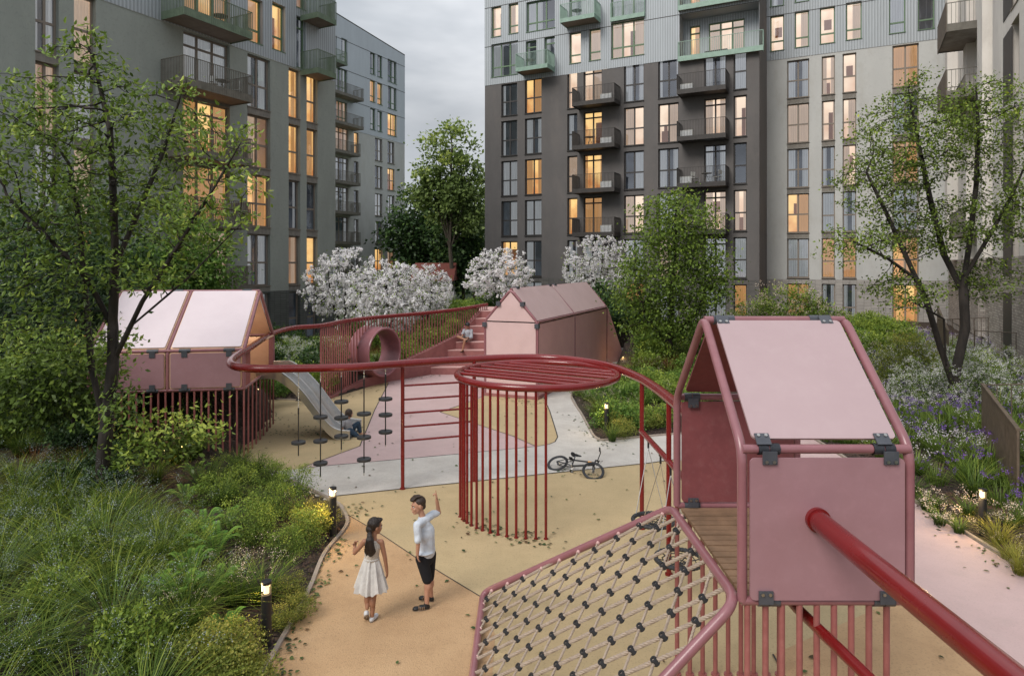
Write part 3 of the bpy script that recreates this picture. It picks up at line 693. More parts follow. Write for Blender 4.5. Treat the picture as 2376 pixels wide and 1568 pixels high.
# recessed loggias under the big mint balconies
lg = []
for (a, b, y0, y1) in [(38, 592, 60, 372), (38, 592, -300, 20)]:
    xm = c3(a); s0_, s1_ = fd.S(c3(a)), SE - .02
    z1_, z0_ = fd.Z(c3(300), ky(y0)), fd.Z(c3(300), ky(y1)); lg.append((s0_, s1_, z0_, z1_))
mb = wall_mb(0, SE, ZM, ZT, mops, d=-.03)
mb = MB(); wall_mb(0, SE, ZM, ZT, mops + lg, d=-.03, mb=mb); mb.build('cladding', M['metal'], fd.root, local=True)
for (s0_, s1_, z0_, z1_) in lg:
    iw = []; io = []
    for (xa, xb, n_, lk) in [(80, 152, 1, 'o'), (210, 460, 3, 'p')]:
        a, b = s0_ + (fd.S(c3(xa)) - fd.S(c3(38))) , s0_ + (fd.S(c3(xb)) - fd.S(c3(38)))
        io.append((a, b, z0_ + .05, z0_ + 2.6)); iw.append((a, b, n_, lk))
    wb = MB(); wall_mb(s0_, s1_, z0_, z1_, io, rev=.15, d=1.3, mb=wb)
    wb.quad((s0_, .2, z1_ - .01), (s1_, .2, z1_ - .01), (s1_, 1.3, z1_ - .01), (s0_, 1.3, z1_ - .01)); wb.quad((s0_, .2, z0_ + .01), (s0_, 1.3, z0_ + .01), (s1_, 1.3, z0_ + .01), (s1_, .2, z0_ + .01))
    wb.quad((s0_, .2, z0_), (s0_, 1.3, z0_), (s0_, 1.3, z1_), (s0_, .2, z1_)); wb.quad((s1_, .2, z0_), (s1_, 1.3, z0_), (s1_, 1.3, z1_), (s1_, .2, z1_))
    wb.build('loggia', M['metal'], fd.root, local=True)
    for (a, b, n_, lk) in iw: window(fd.root, a, b, z0_ + .05, z0_ + 2.6, n_, .8, 'fr_green', lk, rev=1.45, pat=1 if n_ == 3 else 3)
    balcony(fd.root, s0_ - .0, SE + .25, z0_, .35, 'bal_mint', 'soffit', gap=.12, base=.34)
for a in wl + mw: window(fd.root, a[0], a[1], a[2], a[3], a[4], a[5], a[6], a[7], pat=a[8], rev=.22)
fd.body(0, SE, ZT, 4.6, None, 'stucco_dark'); 
js = MB()
for z in (fd.Z(1125, ky(325)), fd.Z(1125, ky(62))): js.box((0, -.045, z - .02), (SE, -.032, z + .02))
js.build('panel_joint', M['fr_dark'], fd.root, local=True)
def pbal(fac, x0, x1, xf, zf, depth, m, slabm, **k):
    """balcony whose front corners project to columns x0..x1 (front plane)"""
    n = Vector((-fac.u.y, fac.u.x)); O = fac.O - n * depth
    def S(x):
        r = (x - CX) / F; return (r * O.y - O.x) / (fac.u.x - r * fac.u.y)
    return balcony(fac.root, S(x0), S(x1), zf, depth, m, slabm, **k)
for k in (5, 4, 3, 2): 
    pbal(fd, c2(1680), c2(1962), 0, .43 + 3.1 * k, 1.35, 'bal_dark', 'bal_dark')
    pbal(fd, c3(22), c3(348), 0, .43 + 3.1 * k, 1.35, 'bal_dark', 'bal_dark')
pbal(fd, c2(1297), c2(1508), 0, fd.Z(c2(1430), ky(490)), 1.35, 'bal_mint', 'soffit')
pbal(fd, c2(1597), c2(1826), 0, fd.Z(c2(1720), ky(165)), 1.35, 'bal_mint', 'soffit')
pbal(fd, c2(1940), c2(2166), 0, fd.Z(c2(2050), ky(118)), .22, 'bal_mint', 'bal_mint')

# ---- light block to its right
pB = P(1852, 615, 46.3)
fl = Facade('apartment_block', 'pale grey rendered apartment block with corrugated top, right of the charcoal block', (pB.x, pB.y), D2)
s_ = fl.S(1770); O2 = fl.world(s_, 0, 0); fl.root.location = (O2.x, O2.y, 0); fl.O = Vector((O2.x, O2.y))
SE = fl.S(2240); ZM = fl.Z(1852, 133)
wl = []; ops = []
colwin(fl, c3(768), c3(918), kk, 2, .47, 'fr_beige', 'upuouo', {5: 2.6}, [1, 0, 1, 3, 0, 0], wl, ops)
colwin(fl, c3(1003), c3(1093), kk, 1, .42, 'fr_beige', 'ppuuou', {5: 2.6}, [0, 4, 0, 0, 0, 0], wl, ops)
colwin(fl, c3(1145), c3(1238), kk, 1, .42, 'fr_beige', 'pppuou', {5: 2.6}, [-1, 0, 2, 0, 0, 0], wl, ops)
colwin(fl, c3(1483), c3(1662), kk, 2, .45, 'fr_beige', 'ououoo', {5: 2.7}, [0, 0, 0, 0, 3, 0], wl, ops)
wall_mb(0, SE, ZB, ZM, ops).build('wall', M['stucco_light'], fl.root, local=True)
wall_mb(0, SE, .75, ZB, ops, rev=.28, d=-.012).build('brick_base', M['brick_light'], fl.root, local=True)
wall_mb(0, SE, -.5, .75, [], d=-.06).build('plinth', M['concrete'], fl.root, local=True)
mw = []; mops = []
for r_ in [(653, 748, 105, 345, 'p', -1), (820, 917, 75, 320, 'p', 3), (990, 1093, 48, 295, 'p', -1), (1168, 1275, 15, 268, 'p', 3), (1460, 1572, -40, 225, 'u', 0), (1655, 1770, -50, 200, 'u', -1),
           (653, 748, -200, 42, 'u', 0), (820, 917, -230, 12, 'u', 0), (990, 1093, -260, -20, 'p', 0)]:
    pxwin(fl, *r_[:4], 1, .28, 'fr_green', r_[4], r_[5], mw, mops, c3)
wall_mb(0, SE, ZM, ZT, mops, d=-.03).build('cladding', M['metal'], fl.root, local=True)
for a in wl + mw: window(fl.root, *a[:8], pat=a[8], rev=.22)
spandrels(fl, wl)
fl.body(0, SE, ZT, 8, None, 'stucco_light')
js = MB(); z = fl.Z(1775, ky(120)); js.box((0, -.045, z - .02), (SE, -.032, z + .02)); js.build('panel_joint', M['fr_dark'], fl.root, local=True)

# ---- sage block on the left
c1 = lambda cx: cx * .3418
pC = P(778, 615, 40.5)
fa = Facade('apartment_block', 'sage grey rendered apartment block on the left with wide slatted balconies and amber lit windows', (pC.x, pC.y), D1)
s_ = fa.S(-60); O2 = fa.world(s_, 0, 0); fa.root.location = (O2.x, O2.y, 0); fa.O = Vector((O2.x, O2.y))
SE = fa.S(778); ZM = fa.Z(778, 191); ZBr = fa.Z(640, 522 + ky(447)); ZTa = 27
wl = []; ops = []
zA = lambda cx, cy: fa.Z(c1(cx), ky(cy))
sillA = [zA(1757, y) for y in (1940, 1540, 1145, 755)]
hA = 2.72
def cola(x0, x1, sl_, hs, n, tr, fr, looks, pats):
    a, b = fa.S(c1(x0)), fa.S(c1(x1))
    for z0, h_, lk, p_ in zip(sl_, hs, looks, pats):
        ops.append((a, b, z0, z0 + h_)); wl.append((a, b, z0, z0 + h_, n, tr, fr, lk, p_))
base = sillA[1]
sl5 = [base + 3.1 * k for k in (2, 1, 0, -1, -2)]
cola(1680, 1835, sl5, [2.72] * 5, 2, .45, 'fr_beige', 'udouu', [0, 0, 3, 0, 0])
cola(1960, 2038, sl5, [2.72] * 5, 1, .45, 'fr_beige', 'ooudu', [0, 1, 4, 1, -1])
cola(2082, 2155, sl5, [2.72] * 5, 1, .45, 'fr_beige', 'oouou', [4, 0, -1, 2, -1])
cola(240, 400, sl5, [2.72] * 5, 2, .45, 'fr_beige', 'uduuu', [1, 0, 0, 0, 0])
cola(502, 650, sl5, [2.72] * 5, 1, .5, 'fr_beige', 'pudoo', [0, 0, 0, 0, 0])
cola(240, 400, [base + 9.3], [2.5], 2, .35, 'fr_beige', 'd', [1]); cola(502, 650, [base + 9.3], [2.5], 1, .5, 'fr_beige', 'p', [0])
cola(1245, 1560, sl5, [2.75] * 5, 3, .78, 'fr_beige', 'uoodu', [0, 1, 0, 0, 0])
wall_mb(0, SE, ZBr, ZM, ops).build('wall', M['stucco_green'], fa.root, local=True)
wall_mb(0, SE, -.5, ZBr, ops, d=-.012).build('brick_base', M['brick_green'], fa.root, local=True)
mw = []; mops = []
for r_ in [(1845, 1935, 30, 345, 1, .3, 'o', 4), (1680, 1780, -10, 290, 1, .3, 'o', 0), (1245, 1560, -240, 120, 3, .8, 'o', 1), (2010, 2075, 120, 470, 1, .8, 'u', 0), (2010, 2075, -260, 60, 1, .8, 'd', 0)]:
    a, b = fa.S(c1(r_[0])), fa.S(c1(r_[1])); xm = (c1(r_[0]) + c1(r_[1])) / 2
    z1, z0 = fa.Z(xm, ky(r_[2])), fa.Z(xm, ky(r_[3])); z0 = max(z0, ZM + .1)
    mops.append((a, b, z0, z1)); mw.append((a, b, z0, z1, r_[4], r_[5], 'fr_green', r_[6], r_[7]))
# the sage render climbs one storey higher at the left end
s_split = fa.S(c1(690)); 
wall_mb(0, SE, ZM, ZTa, mops, d=-.03).build('cladding', M['metal'], fa.root, local=True)
for a in wl + mw: window(fa.root, *a[:8], pat=a[8], rev=.25)
spandrels(fa, wl)
fa.body(0, SE, ZTa, 9, None, 'stucco_green')
for k, (mm, sf) in enumerate([('bal_green', 'soffit'), ('bal_taupe', 'soffit'), ('bal_taupe', 'soffit'), ('bal_taupe', 'soffit'), ('bal_taupe', 'soffit')]):
    pbal(fa, c1(1250), c1(1710), 0, base + 3.1 * (3 - k) - .05, 1.55, mm, sf, base=.36)
pbal(fa, c1(2158), c1(2280), 0, fa.Z(c1(2200), ky(190)), 1.3, 'bal_green', 'soffit', base=.3)
pbal(fa, c1(2158), c1(2280), 0, fa.Z(c1(2200), ky(545)) , 1.3, 'bal_green', 'soffit', base=.3)

# ---- pale block beyond it
pD = P(939, 615, 80)
ff = Facade('apartment_block', 'tall pale apartment block with slanting roofline in the distance beyond the sage block', (pD.x, pD.y), D1)
s_ = ff.S(640); O2 = ff.world(s_, 0, 0); ff.root.location = (O2.x, O2.y, 0); ff.O = Vector((O2.x, O2.y))
SE = ff.S(939); ZM = ff.Z(939, 335); ZR = ff.Z(939, 130)
wl = []; ops = []
b0 = ff.Z(c2(447), ky(1657)); 
def colf(x0, x1, ks, n, tr, fr, looks, hh=2.5, off=0, pats=None):
    a, b = ff.S(c2(x0)), ff.S(c2(x1))
    for i, k in enumerate(ks):
        z0 = b0 + 3.1 * k + off; ops.append((a, b, z0, z0 + hh)); wl.append((a, b, z0, z0 + hh, n, tr, fr, looks[i], None if pats is None else pats[i]))
colf(425, 472, (3, 2, 1, 0, -1, -2), 2, .45, 'fr_beige', 'uouudu'); colf(340, 390, (3, 2, 1, 0, -1, -2), 2, .45, 'fr_beige', 'uuuuou')
colf(72, 160, (3, 2, 1, 0, -1, -2), 3, .8, 'fr_beige', 'duuuuu', 2.6); colf(197, 228, (3, 2, 1, 0, -1, -2), 1, .45, 'fr_beige', 'ouuuuu')
wall_mb(0, SE, -.5, ZM, ops).build('wall', M['stucco_light'], ff.root, local=True)
mops = []; mw = []
for (x0, x1, y0, y1, n_, lk) in [(425, 485, 412, 562, 2, 'u'), (425, 485, 592, 742, 2, 'u'), (425, 485, 775, 922, 2, 'o'), (305, 340, 358, 505, 1, 'u'), (355, 388, 378, 525, 1, 'u'), (305, 340, 548, 692, 1, 'o'), (355, 388, 568, 710, 1, 'o'),
                                 (305, 340, 738, 880, 1, 'u'), (355, 388, 756, 893, 1, 'u'), (75, 150, 465, 640, 3, 'u'), (75, 150, 690, 840, 3, 'd'), (20, 80, 235, 420, 2, 'u'), (110, 150, 265, 430, 1, 'u')]:
    pxwin(ff, x0, x1, y0, y1, n_, .28, 'fr_green', lk, None, mw, mops, c2)
mb = wall_mb(0, SE, ZM, ZR, mops, d=-.03)
zl = ff.Z(785, 36); sl0 = ff.S(785)
zl0 = ZR + (zl - ZR) * (SE) / (SE - sl0)
mb.add([(0, -.03, ZR), (SE, -.03, ZR), (0, -.03, zl0)], [(0, 1, 2)])
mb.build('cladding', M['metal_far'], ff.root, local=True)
mb = MB(); mb.add([(SE, -.03, ZR), (SE, -.05, ZR + .12), (0, -.05, zl0 + .12), (0, -.03, zl0), (SE, 9, ZR), (SE, 9, ZR + .12), (0, 9, zl0 + .12), (0, 9, zl0)], [(0, 1, 2, 3), (1, 5, 6, 2), (0, 4, 5, 1)])
mb.build('roof', M['fr_dark'], ff.root, local=True)
for a in wl + mw: window(ff.root, *a[:8], pat=a[8], rev=.2)
ff.body(0, SE, ZR, 9, None, 'stucco_light')
for k in (3, 2, 1, 0, -1): pbal(ff, c2(40), c2(240), 0, b0 + 3.1 * k - .1, 1.3, 'bal_taupe', 'concrete', gap=.14)
for y_ in (880, 690): pbal(ff, c2(40), c2(262), 0, ff.Z(c2(200), ky(y_)), 1.4, 'bal_taupe', 'concrete', gap=.14)
pbal(ff, c2(-20), c2(150), 0, ff.Z(c2(100), ky(455)), 1.4, 'bal_green', 'concrete', gap=.14)
js = MB()
for y_ in (455, 630, 805): z = ff.Z(938, ky(y_)); js.box((0, -.045, z - .025), (SE, -.032, z + .025))
js.build('panel_joint', M['fr_dark'], ff.root, local=True)

# ---- cream block at the right edge
fr_ = Facade('apartment_block', 'cream rendered apartment block with mottled brick base at the right edge', (27.4, 42.2), (-.455, -.8905))
wl = []; ops = []
def Sr(x): return fr_.S(x)
SE = 27.5
cols = [(2243, 2252, 1, 'udduod'), (2270, 2287, 1, 'uuuuuu'), (2312, 2326, 1, 'uuuuuu')]
for (x0, x1, n_, lk) in cols:
    a, b = Sr(x0), Sr(x1)
    for k in range(-0, 7):
        z0 = .9 + 3.1 * k; ops.append((a, b, z0, z0 + 2.6)); wl.append((a, b, z0, z0 + 2.6, n_, .45, 'fr_beige', lk[k % 6], 0))
wall_mb(0, SE, 4.7, 32, ops, rev=.55).build('wall', M['stucco_white'], fr_.root, local=True)
wall_mb(0, SE, 1.0, 4.7, ops, rev=.55, d=-.012).build('brick_base', M['brick_mix'], fr_.root, local=True)
wall_mb(0, SE, -.5, 1.0, [], d=-.08).build('plinth', M['concrete'], fr_.root, local=True)
for a in wl: window(fr_.root, *a[:8], pat=a[8], rev=.5)
mb = MB()
for x0, x1, d in [(2216, 2222, .5), (2254, 2262, .35), (2296, 2309, .45)]:
    a, b = Sr(x0), Sr(x1); mb.box((a, -d, 4.7), (b, .0, 32))
mb.build('pilaster', M['stucco_white'], fr_.root, local=True)
# nearer projecting bay, dark glazed loggias beside it
a = Sr(2328)
bops = [(a + q, a + q + 1.3, .9 + 3.1 * k, 3.5 + 3.1 * k) for q in (3.6, 6.2, 8.8) for k in range(1, 9) if a + q + 1.3 < SE]
wall_mb(a, SE, 4.7, 32, bops, rev=.3, d=-.35).build('bay', M['stucco_white'], fr_.root, local=True)
mb = MB(); mb.quad((a, 0, 4.7), (a, -.35, 4.7), (a, -.35, 32), (a, 0, 32)); mb.build('bay_side', M['stucco_white'], fr_.root, local=True)
for q in bops: window(fr_.root, *q, 2, .45, 'fr_beige', WR.choice('uuoup'), rev=-.08)
mb = MB(); mb.box((a - .01, -.36, 1.0), (SE, 0, 4.7)); mb.build('bay_brick', M['brick_mix'], fr_.root, local=True)
mb = MB()
for k in range(8): mb.box((Sr(2356), -.37, .9 + 3.1 * k), (Sr(2356) + 1.5, -.33, .9 + 3.1 * k + 2.5))
mb.build('dark_glazing', M['fr_dark'], fr_.root, local=True)
for zz in (15.45, 12.35):
    b_ = pbal(fr_, 2178, 2198, 0, zz, 1.4, 'bal_taupe', 'concrete', gap=.16, base=.35)
    mb = MB(); s0 = min(v.co.x for v in b_.data.vertices); s1_ = max(v.co.x for v in b_.data.vertices)
    mb.box((s0, -1.46, zz - .25), (s1_, -1.43, zz + 1.15)); mb.build('end_panel', M['bal_brown'], b_, local=True)
for k in (4, 2):
    pbal(fr_, 2205, 2240, 0, .43 + 3.1 * k - .6, .6, 'bal_taupe', 'concrete', gap=.16, base=.3)
fr_.body(0, SE, 32, 9, None, 'stucco_white')
# address plate on the pier
mb = MB(); mb.box((a + 1.75, -.56, 6.0), (a + 2.05, -.51, 6.6)); pl = mb.build('number_plate', M['fr_dark'], fr_.root, local=True)

# ---- furniture on balconies
def cafe_table(loc, label, m='black'):
    t = thing('cafe_table', label, 'table', loc)
    a = MB(); a.cyl((0, 0, .70), (0, 0, .73), .36, seg=20); a.build('table_top', M[m], t, local=True)
    for i in range(3):
        an = i * 2.09; b = MB(); b.cyl((.3 * math.cos(an), .3 * math.sin(an), 0), (-.05 * math.cos(an), -.05 * math.sin(an), .7), .013, seg=6); b.build('leg', M[m], t, local=True)
def chair(loc, rz, label, m='white', group=None):
    t = thing('garden_chair', label, 'chair', loc, rz, group)
    a = MB(); a.box((-.2, -.2, .43), (.2, .2, .46)); a.build('seat', M[m], t, local=True)
    a = MB(); a.box((-.2, .18, .62), (.2, .2, .88)); a.cyl((-.19, .19, .45), (-.19, .2, .88), .012, seg=6); a.cyl((.19, .19, .45), (.19, .2, .88), .012, seg=6); a.build('backrest', M[m], t, local=True)
    for x in (-.18, .18):
        for y in (-.18, .18):
            b = MB(); b.cyl((x, y, 0), (x, y, .44), .012, seg=6); b.build('leg', M[m], t, local=True)
def ac(loc, rz, label):
    t = thing('air_conditioner', label, 'air conditioner', loc, rz, 'air conditioners on the charcoal block balconies')
    a = MB(); a.box((-.42, -.16, 0), (.42, .16, .6)); a.build('casing', M['white'], t, local=True)
    b = MB()
    for i in range(9): b.box((-.38, -.175, .06 + i * .055), (.38, -.161, .085 + i * .055))
    b.build('grille', M['cur_unlit'], t, local=True)
def onbal(fac, cx, z, d=.7): return fac.world(fac.S(cx), -d, z)
cafe_table(onbal(fd, c2(1820), .43 + 3.1 * 4), 'black round cafe table on the second charcoal balcony from the top')
cafe_table(onbal(fd, c2(1735), fd.Z(c2(1720), ky(165))), 'round black cafe table on the upper mint balcony')
cafe_table(onbal(fd, c2(1420), fd.Z(c2(1430), ky(490))), 'small grey cafe table on the lower mint balcony', 'bal_taupe')
cafe_table(onbal(fd, c3(235), .43 + 3.1 * 3), 'grey cafe table on the third charcoal balcony beside the light block', 'bal_taupe')
chair(onbal(fd, c3(160), .43 + 9.3), .5, 'white wire chair left of the cafe table on the charcoal balcony')
chair(onbal(fd, c3(310), .43 + 9.3), -2.4, 'white wire chair right of the cafe table on the charcoal balcony')
for cc, k, lb in [(c2(1930), 5, 'white air conditioner on the top charcoal balcony left column'), (c2(1930), 4, 'white air conditioner beside the black cafe table'), (c2(1930), 3, 'white air conditioner below the one with the cafe table'),
                  (c2(1930), 2, 'white air conditioner on the lowest charcoal balcony in the left column'), (c3(100), 5, 'white air conditioner on the top balcony of the right charcoal column'), (c3(100), 4, 'white air conditioner on the second balcony of the right charcoal column'), (c3(95), 3, 'white air conditioner beside the white wire chairs')]:
    p = onbal(fd, cc, .43 + 3.1 * k, .55); ac(p, fd.rz, lb)
zb = base + 3.1 * 2 - .05
cafe_table(onbal(fa, c1(1440), zb), 'round metal table on the taupe balcony of the sage block', 'bal_taupe')
chair(onbal(fa, c1(1380), zb), .4, 'wire chair left of the round table on the sage block balcony'); chair(onbal(fa, c1(1540), zb), -1.5, 'wire chair right of the round table on the sage block balcony')
cafe_table(onbal(fa, c1(1430), zb + 3.1), 'dark brown table on the top green balcony of the sage block', 'wood')
# ------------------------------------------------------------------ near cabin on stilts
XL, XR, YF, YB, ZF, ZE, ZR_ = 1.773, 3.06, 5.18, 7.225, 1.82, 2.985, 3.915
YM = (YF + YB) / 2; TR = .038
def clamp(parent, p, ax, tabdir, L_=.165, r=.0435, tab=.06, tw=.11, nrm=None, shift=0.0, no=.066):
    """dark sleeve round a tube with a bolted tab"""
    p = Vector(p); ax = Vector(ax).normalized(); td = Vector(tabdir).normalized()
    mb = MB(); mb.cyl(p - ax * L_ / 2, p - ax * .004, r, seg=20); mb.cyl(p + ax * .004, p + ax * L_ / 2, r, seg=20)
    n = (nrm and Vector(nrm).normalized()) or ax.cross(td)
    q = p + ax * shift
    c = q + td * (tab / 2 + r * .5) + n * no
    mb.obox(c, ax, td, n, tw / 2, tab / 2 + r * .45, .007)
    o = mb.build('clamp', M['clamp'], parent, smooth=True)
    for s in (-1, 1):
        b = MB(); k = q + td * (tab + r * .45) + ax * s * tw * .26 + n * (no + .006)
        b.cyl(k, k + n * .012, .013, seg=10); b.build('bolt', M['bolt'], o)
    return o
def rpanel(mb, c, u, v, hu, hv, th, rad=.04):
    """thin plate with rounded corners"""
    c = Vector(c); u = Vector(u).normalized(); v = Vector(v).normalized(); n = u.cross(v)
    ring = []
    for (sx, sy, a0) in ((1, 1, 0), (-1, 1, PI / 2), (-1, -1, PI), (1, -1, 1.5 * PI)):
        for k in range(5):
            a = a0 + k * PI / 8
            ring.append(c + u * (sx * (hu - rad) + rad * math.cos(a)) + v * (sy * (hv - rad) + rad * math.sin(a)))
    k = len(ring); vs = [p - n * th / 2 for p in ring] + [p + n * th / 2 for p in ring]
    mb.add(vs, [tuple(range(k))[::-1], tuple(range(k, 2 * k))] + [(i, (i + 1) % k, k + (i + 1) % k, k + i) for i in range(k)])
cab = thing('play_cabin', 'nearest rose cabin on slim posts, the big red tube running through its front panel', 'play cabin', (XL, YF, 0))
for X in (XL, XR):
    mb = MB(); mb.tube(rounded([(X, YF, ZF), (X, YF, ZE), (X, YM, ZR_), (X, YB, ZE), (X, YB, ZF)], .13), TR, 14); mb.build('bent_frame', M['pinktube'], cab, smooth=True)
for (a, b) in [((XL, YM, ZR_ - .02), (XR, YM, ZR_ - .02)), ((XL, YF, ZE), (XR, YF, ZE)), ((XL, YB, ZE), (XR, YB, ZE)), ((XL - .01, YF, ZF), (XR + .01, YF, ZF)), ((XL, YB, ZF), (XR, YB, ZF)), ((XR, YF, ZF), (XR, YB, ZF))]:
    mb = MB(); mb.tube([a, b], TR * .93, 14); mb.build('cross_bar', M['pinktube'], cab, smooth=True)
def quadpanel(name, corners, th, m, parent, rad=.035):
    A, B, C_, D_ = [Vector(c) for c in corners]; c = (A + B + C_ + D_) / 4
    mb = MB(); rpanel(mb, c, (B - A), (D_ - A), (B - A).length / 2, (D_ - A).length / 2, th, rad); return mb.build(name, m, parent)
sl = Vector((0, YM - YF, ZR_ - ZE)).normalized(); rn = Vector((0, -sl.z, sl.y))
rl = math.hypot(YM - YF, ZR_ - ZE)
pc = Vector(((XL + XR) / 2, YF, ZE)) + sl * rl / 2 + rn * .035
mb = MB(); rpanel(mb, pc - sl * .005, (1, 0, 0), sl, (XR - XL) / 2 - .085, rl / 2 - .07, .02); mb.build('roof_panel', M['pinkroof'], cab)
sl2 = Vector((0, YM - YB, ZR_ - ZE)).normalized(); rn2 = Vector((0, -sl2.z, sl2.y)) * -1
pc2 = Vector(((XL + XR) / 2, YB, ZE)) + sl2 * rl / 2 + Vector((0, .03, .02))
mb = MB(); rpanel(mb, pc2, (1, 0, 0), sl2, (XR - XL) / 2 - .085, rl / 2 - .07, .02); mb.build('roof_panel', M['pinkback'], cab)
cx_ = (P(1735, 0, YF).x + P(2090, 0, YF).x) / 2; hw = (P(2090, 0, YF).x - P(1735, 0, YF).x) / 2
z1, z0 = P(0, 1058, YF).z, P(0, 1384, YF).z
mb = MB(); rpanel(mb, (cx_, YF - .045, (z0 + z1) / 2), (1, 0, 0), (0, 0, 1), hw, (z1 - z0) / 2, .02); fp = mb.build('front_panel', M['pink'], cab)
mb = MB(); rpanel(mb, ((XL + XR) / 2 + .0, YB - .02, (ZE + ZF) / 2), (1, 0, 0), (0, 0, 1), (XR - XL) / 2 - .045, (ZE - ZF) / 2 - .045, .02); mb.build('back_panel', M['pinkback'], cab)
for xa, xb, tdx in [(1655, 1701, -.03), (1876, 1923, .03)]:
    clamp(cab, (P((xa + xb) / 2, 0, YM).x, YM, ZR_ - .02), (1, 0, 0), -sl, L_=.19, nrm=rn, shift=tdx, no=.054)
for xa, xb, sh in [(1753, 1811, -.04), (2020, 2076, .0)]:
    x = P((xa + xb) / 2, 0, YF).x
    clamp(cab, (x, YF, ZE), (1, 0, 0), sl, nrm=rn, shift=sh, no=.054); clamp(cab, (x, YF, ZE), (1, 0, 0), (0, 0, -1), nrm=(0, -1, 0), shift=sh + .03)
    clamp(cab, (x, YF, ZF), (1, 0, 0), (0, 0, 1), nrm=(0, -1, 0), shift=sh)
for x in (P(1605, 0, YB).x, P(1800, 0, YB).x):
    clamp(cab, (x, YB, ZE), (1, 0, 0), (0, 0, -1), nrm=(0, -1, 0)); clamp(cab, (x, YB, ZF), (1, 0, 0), (0, 0, 1), nrm=(0, -1, 0), tw=.11)
mb = MB(); nb = 16; bw = (YB - YF - .1) / nb
for i in range(nb):
    y = YF + .06 + bw * i; mb.box((XL + .03, y, ZF - .035), (XR - .03, y + bw - .020, ZF - .002 - .003 * (i % 2)))
mb.build('deck', M['wood'], cab)
mb = MB(); mb.box((XL + .05, YF + .34, ZF - .10), (XR - .05, YF + .39, ZF - .037)); mb.box((XL + .05, YB - .12, ZF - .10), (XR - .05, YB - .07, ZF - .037)); mb.build('joist', M['clamp'], cab)
LX = [1732, 1774, 1812, 1853, 1893, 1933, 1973, 2014, 2055]
for px in LX:
    x = P(px + 2, 0, YF).x; mb = MB(); mb.cyl((x, YF, 0), (x, YF, ZF), .024, seg=14); mb.build('leg', M['pinkpost'], cab, smooth=True)
for i in range(9):
    x = P(1571 + 29.6 * i, 0, YB).x; mb = MB(); mb.cyl((x, YB, 0), (x, YB, ZF), .024, seg=14); mb.cyl((x, YB, 0), (x, YB, .02), .045, seg=14); mb.build('leg', M['pinkpost'], cab, smooth=True)

# ------------------------------------------------------------------ climbing net
net = thing('climbing_net', 'sloping rope climbing net with black connectors in a rose tube frame', 'climbing net', (-.4, 7.0, 0))
def nz(x): return .06 + (x + .4) * .838
A, B, C_, D_ = (1.70, 7.16), (-.38, 8.88), (-.47, 4.55), (1.72, 5.14)
q3 = [(p[0], p[1], nz(p[0])) for p in (A, B, C_, D_)]
mb = MB(); mb.tube(rounded(q3, .16, closed=True), .042, 14, closed=True); mb.build('net_frame', M['pinktube'], net, smooth=True)
def clip_line(p, d):
    ts = []
    Q = (A, B, C_, D_)
    for i in range(4):
        a, b = Q[i], Q[(i + 1) % 4]; ex, ey = b[0] - a[0], b[1] - a[1]
        den = d[0] * ey - d[1] * ex
        if abs(den) < 1e-9: continue
        t = ((a[0] - p[0]) * ey - (a[1] - p[1]) * ex) / den
        u_ = ((a[0] - p[0]) * d[1] - (a[1] - p[1]) * d[0]) / den
        if 0 <= u_ <= 1: ts.append(t)
    return (min(ts), max(ts)) if len(ts) >= 2 else None
def rope_mb(a, b, r=.0175):
    """laid rope: three strands twisted together"""
    a, b = Vector(a), Vector(b); d = (b - a); L_ = d.length; d.normalize()
    u = d.cross(Vector((0, 0, 1))).normalized(); w_ = d.cross(u); n = max(6, int(L_ / .018)); mb = MB()
    for s in range(3):
        pts = []
        for i in range(n + 1):
            t = L_ * i / n; an = t * 2 * PI / .105 + s * 2 * PI / 3
            pts.append(a + d * t + (u * math.cos(an) + w_ * math.sin(an)) * r * .52)
        mb.tube(pts, r * .62, 5, cap=False)
    return mb
n0, va, vc = (.36, 8.21), (.2275, -.138), (-.107, -.188)
for j in range(-8, 24):
    p = (n0[0] + vc[0] * j, n0[1] + vc[1] * j); t = clip_line(p, va)
    if t and t[1] - t[0] > .5:
        a, b = [(p[0] + va[0] * k, p[1] + va[1] * k) for k in t]
        rope_mb((a[0], a[1], nz(a[0])), (b[0], b[1], nz(b[0]))).build('rope', M['rope'], net, smooth=True)
for i in range(-8, 12):
    p = (n0[0] + va[0] * i, n0[1] + va[1] * i); t = clip_line(p, vc)
    if t and t[1] - t[0] > .5:
        a, b = [(p[0] + vc[0] * k, p[1] + vc[1] * k) for k in t]
        rope_mb((a[0], a[1], nz(a[0]) + .004), (b[0], b[1], nz(b[0]) + .004), .012).build('rope', M['rope'], net, smooth=True)
        for q in (a, b):
            if q[1] > 6.5 or q[0] < 1.3:
                mb = MB(); z = nz(q[0]); d = Vector((vc[0], vc[1], vc[0] * .838)).normalized() * (-1 if q == a and False else 1)
                mb.cyl(Vector((q[0], q[1], z)) - d * .06, Vector((q[0], q[1], z)) + d * .07, .022, seg=10); mb.build('ferrule', M['tread'], net, smooth=True)
